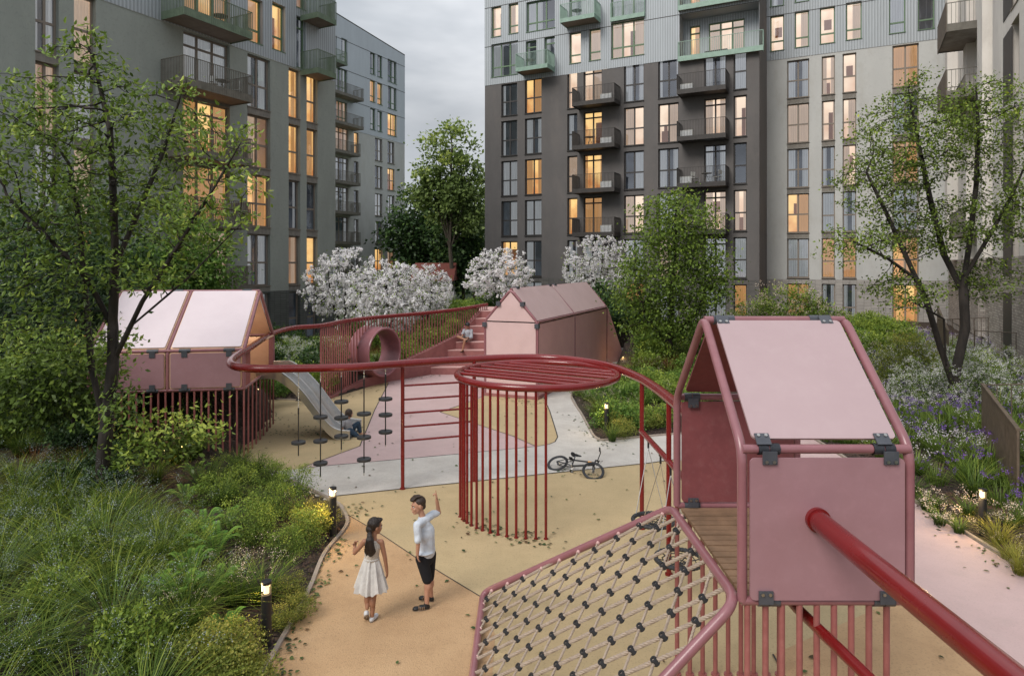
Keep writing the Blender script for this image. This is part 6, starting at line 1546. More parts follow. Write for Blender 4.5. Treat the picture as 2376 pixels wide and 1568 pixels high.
def mk_shrub(mats, n, rx, rz, L_, W_, nclump=60, clump=.12, fl=0, fsz=.02, tint0=.15):
    def f(rs, i):
        ells = [((0, 0, rz * .75), (rx, rx, rz * .85)), ((rx * .4, .1, rz * .55), (rx * .7, rx * .6, rz * .55)), ((-rx * .4, -.1, rz * .6), (rx * .6, rx * .7, rz * .6))]
        V, Fq, T, cc = clouds(ells, n, rs, L_, W_, clump, nclump, shell=.55, droop=-.3, tint0=tint0)
        parts = [(V, Fq, T, 0)]
        # woody stems
        m_ = 24; k = rs.randint(0, len(cc), m_); a = np.zeros((m_, 3)); a[:, :2] = rs.normal(size=(m_, 2)) * .04; b_ = cc[k]
        sdv = nrm(np.cross(b_ - a, rs.normal(size=(m_, 3)))) * .006; Vs = np.stack([a - sdv, a + sdv, b_ + sdv, b_ - sdv], 1).reshape(-1, 3); parts.append((Vs, np.arange(m_ * 4).reshape(m_, 4), .05, 0))
        if fl:
            ce = cc.mean(0); d = nrm(cc - ce); ext = np.array([rx, rx, rz]); k = rs.randint(0, len(cc), fl); tp = cc[k] + d[k] * .05 + rs.normal(size=(fl, 3)) * .07; tp = tp[tp[:, 2] > rz * .15]
            Vh, Fh, Th = heads(tp, rs, 9, fsz * 1.0, fsz); parts.append((Vh, Fh, Th, 1))
        Vj, Fj, Tj, Mj = join(parts); return npmesh('shrub', Vj, Fj, [M[x] for x in mats], Tj, matidx=Mj)
    return f
variant('box', mk_shrub(['lf_mid'], 3600, .36, .36, .026, .018, 75, .13), 4)
variant('ybox', mk_shrub(['lf_yellow'], 3200, .34, .32, .028, .02, 70, .12), 3)
variant('leafy', mk_shrub(['lf_fresh'], 2400, .42, .42, .06, .032, 60, .18), 4)
variant('darkleafy', mk_shrub(['lf_dark'], 2200, .48, .5, .085, .048, 60, .24), 3)
variant('midleafy', mk_shrub(['lf_mid'], 2400, .45, .45, .07, .035, 60, .2), 3)
variant('spirea', mk_shrub(['lf_mid', 'fl_white'], 5200, .8, .85, .045, .028, 120, .2, fl=950, fsz=.024), 2)
variant('creamshrub', mk_shrub(['lf_mid', 'fl_peach'], 5200, .8, .85, .06, .035, 120, .2, fl=420, fsz=.026), 2)
variant('yshrub', mk_shrub(['lf_yellow'], 8000, .75, .8, .045, .024, 130, .2, tint0=.05), 1)
def mk_fern(rs, i):
    Vs, Fs, Ts = [], [], []; off = 0; nf = 11
    for k in range(nf):
        a = 2 * PI * k / nf + rs.normal() * .25; Ln = rs.uniform(.42, .62); hgt = rs.uniform(.3, .45); m_ = 24
        t = np.linspace(.06, 1, m_); out = Ln * .75 * t ** 1.15; z = hgt * np.sin(t * 1.9) * 1.05
        c = np.stack([np.cos(a) * out, np.sin(a) * out, z], -1); sd_2 = np.array([-np.sin(a), np.cos(a), 0]); fw = np.array([np.cos(a), np.sin(a), .2])
        ln = .075 * np.sin(np.clip(t * 2.9, 0, PI)) + .012
        for s in (-1, 1):
            P0 = c; ax = np.tile(sd_2 * s + fw * .45, (m_, 1)); side = np.tile(fw, (m_, 1))
            V, Fq, k6 = leaf_quads(P0, ax, side, ln, .026, fold=.05); Vs.append(V); Fs.append(Fq + off); Ts.append(np.full(len(V), rs.uniform(.3, .9))); off += len(V)
        V = np.stack([c[:-1] - sd_2 * .003, c[:-1] + sd_2 * .003, c[1:] + sd_2 * .003, c[1:] - sd_2 * .003], 1).reshape(-1, 3); Vs.append(V); Fs.append(np.arange(len(V)).reshape(-1, 4) + off); Ts.append(np.full(len(V), .2)); off += len(V)
    return npmesh('fern', np.concatenate(Vs), np.concatenate(Fs), M['lf_fern'], np.concatenate(Ts))
variant('fern', mk_fern, 3)
FERN = .8

PR = random.Random(99); placed = []; COUNT = {}
META = {'tuft': ('grass_tuft', 'grass', 'green grass tufts in the planting'), 'flower_grass': ('flowering_grass', 'ornamental grass', 'arching grasses with pale blue seed heads in the left bed'),
        'pale_grass': ('flowering_grass', 'ornamental grass', 'grasses with cream seed heads'), 'yellow_grass': ('yellow_grass', 'ornamental grass', 'lamp lit yellow grasses'), 'russet_grass': ('russet_grass', 'ornamental grass', 'russet red grasses'),
        'lavender': ('lavender', 'flower', 'purple lavender spikes in the right bed'), 'white_flower': ('white_phlox', 'flower', 'pale flowering perennials in the right bed'), 'peach_flower': ('peach_flower', 'flower', 'peach flowers by the lamp on the right'),
        'box': ('box_shrub', 'shrub', 'clipped green small leaved shrubs'), 'ybox': ('yellow_shrub', 'shrub', 'yellow green small leaved shrubs'), 'leafy': ('leafy_shrub', 'shrub', 'fresh green leafy shrubs'), 'darkleafy': ('dark_shrub', 'shrub', 'dark leafy shrubs'),
        'midleafy': ('green_shrub', 'shrub', 'mid green leafy shrubs'), 'spirea': ('spirea_shrub', 'shrub', 'white flowering shrubs'), 'creamshrub': ('cream_shrub', 'shrub', 'cream flowering shrubs by the light block'), 'yshrub': ('round_shrub', 'shrub', 'yellow green round shrub'), 'fern': ('fern', 'fern', 'bright green ferns in the left bed')}
LBL = {'creamshrub': 'large cream flowering shrub', 'tuft': 'green arching grass tuft growing in the bark mulch', 'flower_grass': 'long green grass clump topped with pale blue seed heads', 'pale_grass': 'green grass clump topped with cream seed heads', 'yellow_grass': 'yellow grass clump lit by a bollard lamp',
       'russet_grass': 'russet red feathery grass clump', 'lavender': 'purple spiked lavender clump in the right flower bed', 'white_flower': 'pale lilac white flowering clump in the right flower bed', 'peach_flower': 'peach white flower clump beside the right bollard lamp',
       'box': 'small leaved dark green rounded shrub', 'ybox': 'small leaved yellow green shrub by the bed edge', 'leafy': 'fresh green leafy low shrub', 'darkleafy': 'dark green leafy shrub in shade', 'midleafy': 'mid green leafy low shrub', 'spirea': 'shrub covered in tiny white flowers',
       'yshrub': 'large round yellow green shrub among the lavender', 'fern': 'bright green fern with upright feathery fronds'}
def put(kind, x, y, s=1.0, label=None, rz=None, sz=None, z=None):
    v = VAR[kind]; me = v[PR.randrange(len(v))]; nm_, cat, grp = META[kind]
    o = link(nm_, me, None, (x, y, (bedz(x, y) if z is None else z) - .02)); s *= PR.uniform(.88, 1.12); o.scale = (s, s, s * (sz or PR.uniform(.9, 1.1))); o.rotation_euler = (0, 0, PR.uniform(0, 6.28) if rz is None else rz)
    tag(o, label or LBL[kind], cat, grp, 'thing'); COUNT[kind] = COUNT.get(kind, 0) + 1; placed.append((x, y, s)); return o
def putp(kind, px, py, s=1.0, **k):
    g_ = G(px, py, .18); return put(kind, g_.x, g_.y, s, **k)
def scatter(kinds, poly, n, mind, s=(.8, 1.2), seed=1, near=None, fill=True):
    """random plants inside a ground polygon, spaced apart"""
    rs = np.random.RandomState(seed); x0, x1 = min(p[0] for p in poly), max(p[0] for p in poly); y0, y1 = min(p[1] for p in poly), max(p[1] for p in poly)
    pts = []; tries = 0
    while len(pts) < n and tries < n * 40:
        tries += 1; x, y = rs.uniform(x0, x1), rs.uniform(y0, y1)
        if abs(x) > y * .80 + .6: continue
        if not inside(np.array([x]), np.array([y]), poly)[0]: continue
        if inside(np.array([x]), np.array([y]), floor_poly)[0] or dist_poly(np.array([x]), np.array([y]), floor_poly)[0] < .22: continue
        if any((x - a) ** 2 + (y - b_) ** 2 < mind * mind for a, b_ in pts): continue
        pts.append((x, y)); put(kinds[rs.randint(len(kinds))], x, y, rs.uniform(*s))
    return len(pts)
GP = lambda *a: [tuple(G(x, y, .1))[:2] for x, y in a]
# left bed: placed after the photograph
for px, py, s in [(640, 1120, .9), (590, 1110, 1.0), (560, 1150, .9), (690, 1140, .9), (620, 1180, .9), (700, 1250, 1.0), (660, 1285, .8), (560, 1240, 1.1), (600, 1250, .9), (520, 1110, 1.0), (660, 1190, .9), (500, 1180, .9), (460, 1290, .9)]: putp('box', px, py, s)
for px, py, s in [(720, 1225, .95), (672, 1365, .65), (655, 1425, .5), (545, 1500, .8), (520, 1560, 1.0), (575, 1570, .7), (480, 1540, .9), (560, 1590, .9), (690, 1400, .55), (745, 1215, .6)]: putp('ybox', px, py, s)
for px, py, s in [(430, 1180, 1.0), (470, 1250, 1.1), (500, 1300, 1.05), (440, 1345, 1.0), (420, 1400, .95), (530, 1230, .95), (370, 1390, .9), (500, 1380, .9), (455, 1120, .9), (520, 1475, .8), (310, 1290, .8)]: putp('fern', px, py, s * FERN)
for px, py, s in [(480, 1150, 1.25), (520, 1180, 1.1), (440, 1070, 1.0), (555, 1085, .9), (600, 1080, .8), (620, 1215, .7), (330, 1300, 1.0), (410, 1080, 1.0), (360, 1130, .9)]: putp('tuft', px, py, s)
for px, py, s in [(550, 1390, 1.15), (610, 1380, 1.0), (520, 1350, .9), (430, 1470, 1.0)]: putp('pale_grass', px, py, s)
for px, py, s in [(735, 1190, .95), (760, 1200, .7), (700, 1190, .8)]: putp('yellow_grass', px, py, s)
for px, py, s in [(370, 1010, 1.1), (330, 1060, 1.2), (400, 1030, .9), (290, 1010, 1.1), (345, 985, 1.7), (430, 1005, 1.6), (150, 1130, 1.0), (80, 1100, 1.0), (40, 1160, 1.0), (200, 1090, .9)]: putp('russet_grass', px, py, s)
scatter(['flower_grass'], GP((-60, 1150), (180, 1130), (360, 1290), (430, 1430), (470, 1568), (430, 1750), (-400, 1750), (-200, 1300)), 50, .52, (.85, 1.25), 3)
scatter(['midleafy', 'box', 'tuft'], GP((-60, 1200), (180, 1180), (360, 1320), (430, 1450), (440, 1568), (-200, 1568)), 16, .9, (.6, .8), 33)
scatter(['tuft', 'darkleafy'], GP((-60, 1020), (200, 1020), (330, 1150), (300, 1230), (-100, 1150)), 14, .7, (.7, 1.0), 4)
scatter(['flower_grass', 'tuft'], GP((280, 1250), (420, 1230), (470, 1420), (400, 1500), (300, 1330)), 12, .4, (.7, .9), 14)
scatter(['leafy', 'darkleafy', 'tuft', 'midleafy'], GP((-100, 900), (250, 880), (520, 1030), (430, 1100), (200, 1080), (-100, 1080)), 60, .6, (.7, 1.05), 5)
scatter(['leafy', 'midleafy', 'darkleafy'], [(-16, 15), (-10, 15.5), (-9.2, 20), (-6.8, 20), (-6.3, 23), (-5.3, 25.5), (-7, 29), (-12, 34), (-22, 30)], 130, .75, (.9, 1.5), 6)
for px, py, s in [(655, 905, 1.2), (690, 890, 1.2), (720, 905, 1.0), (640, 930, .9)]: putp('leafy', px, py, s)
for x, y, s in [(-7.9, 26.5, 1.0), (-7.2, 27.2, .9), (-9.0, 27.5, .9)]: put('spirea', x, y, s, label='white flowering shrub behind the red rail near the sage block')
for px, py, s in [(660, 850, 1.2), (680, 845, 1.2), (700, 855, 1.1), (650, 868, 1.1)]: putp('white_flower', px, py, s * 1.2, label='pale flower clump left of the balustrade')
for px, py, s in [(690, 835, 1.2), (655, 840, 1.2), (715, 845, 1.1)]: putp('lavender', px, py, s * 1.2, label='purple flower clump left of the balustrade')
scatter(['tuft', 'leafy', 'russet_grass', 'midleafy'], [(-8.5, 27), (-5.6, 26.2), (-3.9, 28.4), (-2.4, 31), (-1.5, 33.5), (-1.3, 36), (-9, 36)], 70, .55, (1.0, 1.5), 8)
# middle bed
for px, py, s in [(1420, 985, .95), (1445, 1000, .9), (1470, 975, .9), (1400, 960, .8), (1510, 985, .8)]: putp('ybox', px, py, s)
for px, py, s in [(1395, 965, 1.1), (1385, 940, 1.1), (1420, 1008, .8)]: putp('yellow_grass' if px == 1385 else 'tuft', px, py, s)
scatter(['tuft', 'tuft', 'leafy', 'midleafy', 'pale_grass'], GP((1335, 905), (1370, 960), (1420, 1000), (1560, 985), (1640, 975), (1700, 900), (1620, 870), (1440, 868), (1380, 880)), 78, .42, (.75, 1.15), 9)
scatter(['russet_grass'], GP((1462, 850), (1570, 850), (1600, 875), (1480, 880)), 16, .45, (1.0, 1.3), 10)
for px, py, s in [(1462, 858, 1.1), (1478, 850, 1.1), (1450, 866, .9)]: putp('yellow_grass', px, py, s, label='yellow grass clump lit by the garden spotlight')
scatter(['leafy', 'tuft', 'midleafy', 'pale_grass'], [(5.2, 27), (9, 24), (16, 26), (20, 36), (9, 38), (6.8, 33)], 110, .7, (1.1, 1.7), 11)
scatter(['midleafy', 'darkleafy', 'leafy'], [(4.6, 33), (5.2, 37), (-1, 40), (-1, 34.5), (3.6, 33.2)], 40, .8, (1.2, 1.8), 12)
put('darkleafy', 5.6, 32.5, 2.2); put('midleafy', 6.6, 33.5, 2.2); put('darkleafy', 4.6, 34.4, 2.6)
for px, Y, s in [(1760, 31, 1.6), (1830, 31.5, 2.0), (1900, 31, 1.8), (1700, 32, 1.3)]:
    p = P(px, 0, Y); put('creamshrub', p.x, Y, s, label='large cream flowering shrub by the light block, behind the nearest cabin', sz=1.0)
# right bed
fb = [(8.25, 9.0), (8.2, 13.0), (7.8, 17.0), (9.6, 26), (12, 33), (20, 34), (21, 27), (16, 19), (12.6, 14), (11.2, 9.0)]
scatter(['lavender', 'white_flower', 'white_flower', 'lavender', 'tuft'], fb, 520, .42, (.95, 1.35), 13)
putp('yshrub', 2105, 925, 1.3)
for px, py, s, lb in [(2150, 962, 1.15, 'white flowering shrub left of the forked tree'), (2268, 960, 1.2, 'white flowering shrub right of the forked tree'), (2220, 925, 1.15, 'white flowering shrub behind the forked tree'), (2312, 935, 1.0, 'white flowering shrub nearest the slatted fence')]:
    putp('spirea', px, py, s, label=lb)
for px, py, s in [(2180, 1195, .85), (2225, 1212, .8), (2245, 1185, .85), (2345, 1215, .9), (2160, 1165, .8)]: putp('peach_flower', px, py, s)
for px, py, s in [(2318, 1240, .9), (2340, 1270, .85), (2368, 1305, .9)]: putp('yellow_grass', px, py, s, label='yellow grass clump beside the right bollard lamp')
for px, py, s in [(2120, 1130, .9), (2150, 1160, .8), (2130, 1095, .9)]: putp('tuft', px, py, s)
scatter(['midleafy', 'tuft', 'leafy', 'darkleafy'], [(11.4, 6), (12.8, 14), (17, 20), (20, 20), (14, 6)], 60, .7, (.9, 1.4), 15)

# ---- litter: bark chips on the beds, fallen leaves on the floor
rs = np.random.RandomState(77)
def scatter_pts(n, poly, edge=None, maxd=None, side='in'):
    x0, x1 = min(p[0] for p in poly), max(p[0] for p in poly); y0, y1 = min(p[1] for p in poly), max(p[1] for p in poly)
    X, Y_ = rs.uniform(x0, x1, n), rs.uniform(y0, y1, n); k = inside(X, Y_, poly)
    if edge is not None: k &= dist_poly(X, Y_, edge, False) < rs.rand(n) * maxd
    return X[k], Y_[k]
bxs, bys = [], []
for poly, n in ((GP((796, 1186), (796, 1234), (752, 1288), (718, 1370), (660, 1476), (600, 1590), (100, 1590), (100, 1000), (540, 1030)), 16000), ([(7.5, 8), (7.7, 17.5), (9.2, 17.5), (9, 8)], 4200), (GP((1340, 905), (1380, 1012), (1560, 1004), (1560, 930)), 3800), ([(-9.5, 15), (-6.5, 15.5), (-6.5, 19), (-9.5, 20)], 1500)):
    X, Y_ = scatter_pts(n, poly); k = ~inside(X, Y_, floor_poly) & (dist_poly(X, Y_, floor_poly) > .05); bxs.append(X[k]); bys.append(Y_[k])
X, Y_ = np.concatenate(bxs), np.concatenate(bys); n = len(X); Z = bed_h(X, Y_) + .006
ax = rs.normal(size=(n, 3)) * np.array([1, 1, .35]); ax = nrm(ax); up_ = nrm(rs.normal(size=(n, 3)) * .35 + np.array([0, 0, 1])); sd_2 = nrm(np.cross(ax, up_)); up_ = np.cross(sd_2, ax)
l = rs.uniform(.012, .045, n)[:, None]; wd_ = rs.uniform(.006, .018, n)[:, None]; C0 = np.stack([X, Y_, Z], -1)
V = np.stack([C0 - ax * l - sd_2 * wd_, C0 + ax * l - sd_2 * wd_, C0 + ax * l + sd_2 * wd_, C0 - ax * l + sd_2 * wd_, C0 - ax * l * .8 - sd_2 * wd_ * .7 + up_ * .014, C0 + ax * l * .8 - sd_2 * wd_ * .7 + up_ * .014, C0 + ax * l * .8 + sd_2 * wd_ * .7 + up_ * .014, C0 - ax * l * .8 + sd_2 * wd_ * .7 + up_ * .014], 1).reshape(-1, 3)
b_ = (np.arange(n) * 8)[:, None]; Fq = np.concatenate([b_ + np.array([q]) for q in ([4, 5, 6, 7], [0, 1, 5, 4], [1, 2, 6, 5], [2, 3, 7, 6], [3, 0, 4, 7])])
tag(link('bark_chips', npmesh('bark_chips', V, Fq, M['bark_chip'])), kind='stuff')
M['litter'] = leafmat('fallen_leaf_green', [(0, (.1, .05, .02)), (.25, (.03, .05, .015)), (.6, (.05, .1, .03)), (1, (.14, .18, .05))], .2)
pts = []
def lit(edge, n, sp):
    for _ in range(n):
        i = rs.randint(len(edge) - 1); t = rs.rand(); a, b_2 = edge[i], edge[i + 1]; x = a[0] + (b_2[0] - a[0]) * t; y = a[1] + (b_2[1] - a[1]) * t
        pts.append((x + abs(rs.normal()) * sp[0], y + rs.normal() * sp[1]))
lit(LC[:24], 150, (.16, .12)); lit([tuple(G(796, 1190)), tuple(G(830, 1180))], 26, (.2, .25))
lit([(7.3, 8.5), (7.45, 13)], 60, (-.3, .3)); pts = [(x if x < 7.2 or True else x, y) for x, y in pts]
for f in feet[3:]: 
    g_ = G(*f)
    for _ in range(8): pts.append((g_.x + .1 + rs.normal() * .16, g_.y - .02 + rs.normal() * .22))
lit([tuple(G(1150, 925)), tuple(G(1235, 935))], 60, (.3, .3)); lit([tuple(G(622, 961)), tuple(G(545, 1062))], 90, (.35, .4)); lit([tuple(G(630, 1000)), tuple(G(770, 1010))], 110, (.5, .45)); lit([tuple(G(1379, 1014)), tuple(G(1400, 1025))], 40, (.1, .35))
lit([tuple(G(1352, 966)), tuple(G(1379, 1014))], 22, (-.25, .3)); lit([tuple(G(930, 880)), tuple(G(1000, 870))], 40, (.3, .25)); lit([tuple(G(1290, 1095)), tuple(G(1400, 1115))], 16, (.1, .2)); lit([tuple(G(745, 935)), tuple(G(900, 888))], 24, (.3, .3))
for _ in range(150):
    x, y = rs.uniform(-5, 5), rs.uniform(6.5, 20); pts.append((x, y))
pts = np.array(pts); k = inside(pts[:, 0], pts[:, 1], floor_poly); pts = pts[k]; n = len(pts)
C0 = np.column_stack([pts, np.full(n, .020)]); an = rs.uniform(0, 2 * PI, n); ax = np.stack([np.cos(an), np.sin(an), rs.uniform(-.05, .25, n)], -1); sd_2 = np.stack([-np.sin(an), np.cos(an), rs.normal(size=n) * .2], -1)
s = rs.uniform(.045, .085, n); V, Fq, k6 = leaf_quads(C0, ax, sd_2, s, s * .62, fold=.12, two=True)
tag(link('fallen_leaves', npmesh('fallen_leaves', V, Fq, M['litter'], np.repeat(rs.rand(n), k6))), kind='stuff')

# ------------------------------------------------------------------ slatted terrace fence and garden railings on the right
ft = thing('slatted_fence', 'brown vertical slatted terrace screen with a sloping top at the right edge', 'fence', (G(2282, 1075).x, G(2282, 1075).y, 0))
A1 = P(2280, 1070, 15.4); B1 = P(2362, 1180, 11.9)
def fence_run(a, b, za, zb, z0, m, name, parent, gap=.045, w_=.017):
    mb = MB(); a, b = Vector((a.x, a.y, 0)), Vector((b.x, b.y, 0)); n = int((b - a).length / gap); d = (b - a).normalized(); nn = Vector((-d.y, d.x, 0))
    for i in range(n + 1):
        p = a + (b - a) * i / n; zt = za + (zb - za) * i / n; mb.obox((p.x, p.y, (zt + z0) / 2), d, nn, (0, 0, 1), w_, .02, (zt - z0) / 2)
    c = (a + b) / 2; L_ = math.hypot((b - a).length, zb - za); dd = Vector((d.x * (b - a).length, d.y * (b - a).length, zb - za)).normalized()
    mb.obox((c.x, c.y, (za + zb) / 2 + .02), dd, nn, Vector((0, 0, 1)), L_ / 2 + .02, .035, .02); return mb.build(name, m, parent)
zA_, zB_ = P(0, 893, 15.4).z, P(0, 998, 11.9).z
fence_run(A1, B1, zA_, zB_, .0, M['bal_brown'], 'slat_panel', ft)
mb = MB(); d = (Vector((B1.x, B1.y, 0)) - Vector((A1.x, A1.y, 0))).normalized()
mb.quad((A1.x + .05, A1.y + .02, 0), (B1.x + .05, B1.y + .02, 0), (B1.x + .05, B1.y + .02, zB_ - .02), (A1.x + .05, A1.y + .02, zA_ - .02)); mb.build('backing', M['fr_dark'], ft)
def railing(a, b, za, z0, label, gap=.35):
    t = thing('garden_railing', label, 'railing', (a.x, a.y, z0)); mb = MB(); n = max(2, int((b - a).length / gap))
    for i in range(n + 1):
        p = a + (b - a) * i / n; mb.cyl((p.x, p.y, z0), (p.x, p.y, za), .012, seg=6)
    mb.build('post', M['bal_brown'], t); mb = MB(); mb.cyl((a.x, a.y, za), (b.x, b.y, za), .016, seg=6); mb.build('handrail', M['bal_brown'], t)
railing(Vector((A1.x, A1.y, 0)), Vector((A1.x + 3.2, A1.y + .3, 0)), zA_, .1, 'thin bronze railing leading right from the slatted screen')
railing(Vector((B1.x, B1.y, 0)), Vector((B1.x + 2.5, B1.y + .2, 0)), zB_, .1, 'thin bronze railing at the right edge, nearest the viewer')
a = P(2175, 0, 25); railing(Vector((a.x, 25, 0)), Vector((a.x + 2.6, 26, 0)), P(0, 742, 25).z, .4, 'thin bronze garden railing behind the forked tree')
a = P(2262, 0, 23.5); railing(Vector((a.x, 23.5, 0)), Vector((a.x + 1.6, 21.8, 0)), P(0, 770, 23).z, .3, 'thin bronze garden railing beside the mottled brick base')
ft2 = thing('slatted_fence', 'small brown slatted screen behind the forked tree', 'fence', (P(2180, 0, 24).x, 24, .3))
fence_run(P(2176, 0, 25.5), P(2200, 0, 23.5), P(0, 715, 25).z, P(0, 765, 24).z, .2, M['bal_brown'], 'slat_panel', ft2, gap=.06)
# ------------------------------------------------------------------ people
M['skin'] = mat('skin', (.50, .27, .18), .5, col2=(.45, .23, .15), nscale=12, spec=.4)
M['skin2'] = mat('tanned_skin', (.36, .18, .11), .5, col2=(.32, .155, .095), nscale=12, spec=.4)
M['hair_brown'] = mat('brown_hair', (.05, .028, .018), .45, col2=(.022, .012, .008), nscale=60, stretch=(1, 1, .2), bump=.6, bscale=90)
M['hair_dark'] = mat('dark_brown_hair', (.028, .016, .012), .4, col2=(.01, .007, .006), nscale=60, stretch=(1, 1, .12), bump=.8, bscale=90)
M['hair_black'] = mat('black_hair', (.008, .008, .01), .5)
M['tee'] = mat('pale_blue_cotton', (.62, .67, .74), .9, col2=(.54, .59, .66), nscale=7, bump=.5, bscale=14)
M['shorts'] = mat('black_cotton', (.006, .006, .009), .9)
M['dress'] = mat('white_cotton', (.62, .60, .57), .9, col2=(.5, .48, .46), nscale=9, bump=.4, bscale=30)
M['lace'] = mat('cream_lace', (.66, .62, .56), .95, col2=(.42, .36, .3), nscale=70, bump=.6, bscale=80)
M['shoe_black'] = mat('black_trainer', (.012, .012, .013), .5)
M['shoe_tan'] = mat('tan_shoe_stripe', (.34, .2, .11), .7)
M['shoe_white'] = mat('white_canvas_shoe', (.6, .62, .65), .7)
M['sole'] = mat('tan_rubber_sole', (.25, .19, .14), .8, bump=.8, bscale=70)
M['teegrey'] = mat('grey_marl_cotton', (.36, .36, .38), .9, col2=(.28, .28, .3), nscale=12, bump=.4, bscale=25)
M['jeans'] = mat('dark_blue_denim', (.025, .05, .085), .85, col2=(.015, .035, .06), nscale=12)
M['beige'] = mat('beige_shorts_cotton', (.3, .22, .2), .9)
M['eye'] = mat('eye_white', (.7, .7, .7), .2); M['iris'] = mat('dark_iris', (.02, .012, .01), .2); M['lip'] = mat('lips', (.42, .16, .13), .5)
def stripemat():
    m = bpy.data.materials.new('blue_striped_shirt'); nt, N, L = nodes_of(m); out = N.new('ShaderNodeOutputMaterial'); b = N.new('ShaderNodeBsdfPrincipled')
    tc = N.new('ShaderNodeTexCoord'); w_ = N.new('ShaderNodeTexWave'); w_.inputs['Scale'].default_value = 7.5; w_.inputs['Distortion'].default_value = .6; L.new(tc.outputs['Object'], w_.inputs['Vector'])
    cr = N.new('ShaderNodeValToRGB'); cr.color_ramp.elements[0].position = .42; cr.color_ramp.elements[1].position = .58
    cr.color_ramp.elements[0].color = (.16, .19, .27, 1); cr.color_ramp.elements[1].color = (.6, .6, .6, 1)
    L.new(w_.outputs[0], cr.inputs[0]); L.new(cr.outputs[0], b.inputs['Base Color']); b.inputs['Roughness'].default_value = .9; L.new(b.outputs[0], out.inputs[0]); return m
M['stripe'] = stripemat()

def cap(mb, a, ra, b, rb, seg=14):
    a, b = Vector(a), Vector(b); d = b - a; L_ = d.length
    if L_ < 1e-5: mb.ell(a, ra, ra, ra); return
    d.normalize(); pts = []; rad = []
    for k in range(4):
        t = PI / 2 * (k / 4); pts.append(a - d * ra * math.cos(t)); rad.append(max(1e-4, ra * math.sin(t)))
    for k in range(6): f = k / 5; pts.append(a.lerp(b, f)); rad.append(ra + (rb - ra) * f)
    for k in range(1, 5):
        t = PI / 2 * (k / 4); pts.append(b + d * rb * math.sin(t)); rad.append(max(1e-4, rb * math.cos(t)))
    mb.tube(pts, rad, seg)
def chain(mb, pts, rs_):
    for (a, b), (ra, rb) in zip(zip(pts[:-1], pts[1:]), zip(rs_[:-1], rs_[1:])): cap(mb, a, ra, b, rb)
def remeshed(name, mb, m, parent, vox=.007, it=6, fac=.5, fn=None):
    me = mb.mesh(name + '_src', m, False, wloc(parent)); tmp = bpy.data.objects.new('tmp', me); COL.objects.link(tmp)
    r = tmp.modifiers.new('r', 'REMESH'); r.mode = 'VOXEL'; r.voxel_size = vox; r.use_smooth_shade = True
    s = tmp.modifiers.new('s', 'SMOOTH'); s.factor = fac; s.iterations = it
    dg = bpy.context.evaluated_depsgraph_get(); out = bpy.data.meshes.new_from_object(tmp.evaluated_get(dg), preserve_all_data_layers=False, depsgraph=dg)
    out.name = name; out.materials.clear(); out.materials.append(m)
    bpy.data.objects.remove(tmp); bpy.data.meshes.remove(me)
    if fn:
        for v in out.vertices: v.co = fn(v.co)
    out.polygons.foreach_set('use_smooth', [True] * len(out.polygons)); out.update()
    return link(name, out, parent)
def hand(mb, wrist, d, palm, s=1.0, curl=.5, point=False, thumb_side=1):
    """palm plus four unequal bent fingers and a thumb leaving the side of the palm"""
    w_ = Vector(wrist); d = Vector(d).normalized(); n = Vector(palm); n = (n - d * n.dot(d)).normalized(); sd_2 = d.cross(n).normalized() * thumb_side
    rot = Matrix((sd_2, n, d)).transposed().to_3x3()
    mb.ell(w_ + d * .036 * s, .031 * s, .014 * s, .042 * s, rot, 12, 8)
    for k, (off, ln) in enumerate(((.021, .052), (.007, .060), (-.007, .056), (-.020, .044))):
        p = w_ + d * .064 * s + sd_2 * off * s; c = 0.05 if (point and k == 0) else (curl if not point else 1.5)
        a = 0; pts = [p]; dirv = d
        for j, f in enumerate((.45, .32, .25)):
            a += c * (.55 if j == 0 else .8); dirv = d * math.cos(a) + n * math.sin(a); pts.append(pts[-1] + dirv * ln * s * f * (1.25 if point and k == 0 else 1))
        chain(mb, pts, [.0082 * s, .0078 * s, .0072 * s, .0064 * s])
    p = w_ + d * .018 * s + sd_2 * .022 * s
    pts = [p, p + (d * .6 + sd_2 * .75 + n * .3).normalized() * .028 * s, p + (d * .6 + sd_2 * .75 + n * .3).normalized() * .028 * s + (d * .9 + sd_2 * .2 + n * .35).normalized() * .026 * s]
    chain(mb, pts, [.0105 * s, .0092 * s, .0075 * s])
def head(mb, c, f, up=(0, 0, 1), s=1.0):
    """skull, jaw, nose, brow, ears and lips; returns the frame"""
    c = Vector(c); f = Vector(f).normalized(); up = Vector(up); up = (up - f * up.dot(f)).normalized(); r = f.cross(up)
    R = Matrix((r, f, up)).transposed().to_3x3(); q = lambda x, y, z: c + (r * x + f * y + up * z) * s
    mb.ell(q(0, -.008, .022), .072 * s, .09 * s, .086 * s, R, 20, 14)
    mb.ell(q(0, .026, -.035), .054 * s, .058 * s, .068 * s, R, 18, 12)
    mb.ell(q(0, .062, -.085), .022 * s, .022 * s, .018 * s, R, 12, 8)
    mb.ell(q(0, .086, -.012), .0095 * s, .017 * s, .024 * s, R, 10, 8); mb.ell(q(0, .098, -.026), .012 * s, .011 * s, .009 * s, R, 10, 8)
    mb.ell(q(0, .073, .022), .045 * s, .016 * s, .011 * s, R, 12, 8)
    for sx in (-1, 1):
        mb.ell(q(sx * .036, .062, -.03), .022 * s, .02 * s, .02 * s, R, 12, 8)
        mb.ell(q(sx * .074, -.008, -.008), .010 * s, .018 * s, .031 * s, R, 10, 8)
    mb.ell(q(0, .083, -.056), .020 * s, .009 * s, .006 * s, R, 10, 6); mb.ell(q(0, .081, -.066), .018 * s, .010 * s, .007 * s, R, 10, 6)
    return q, R
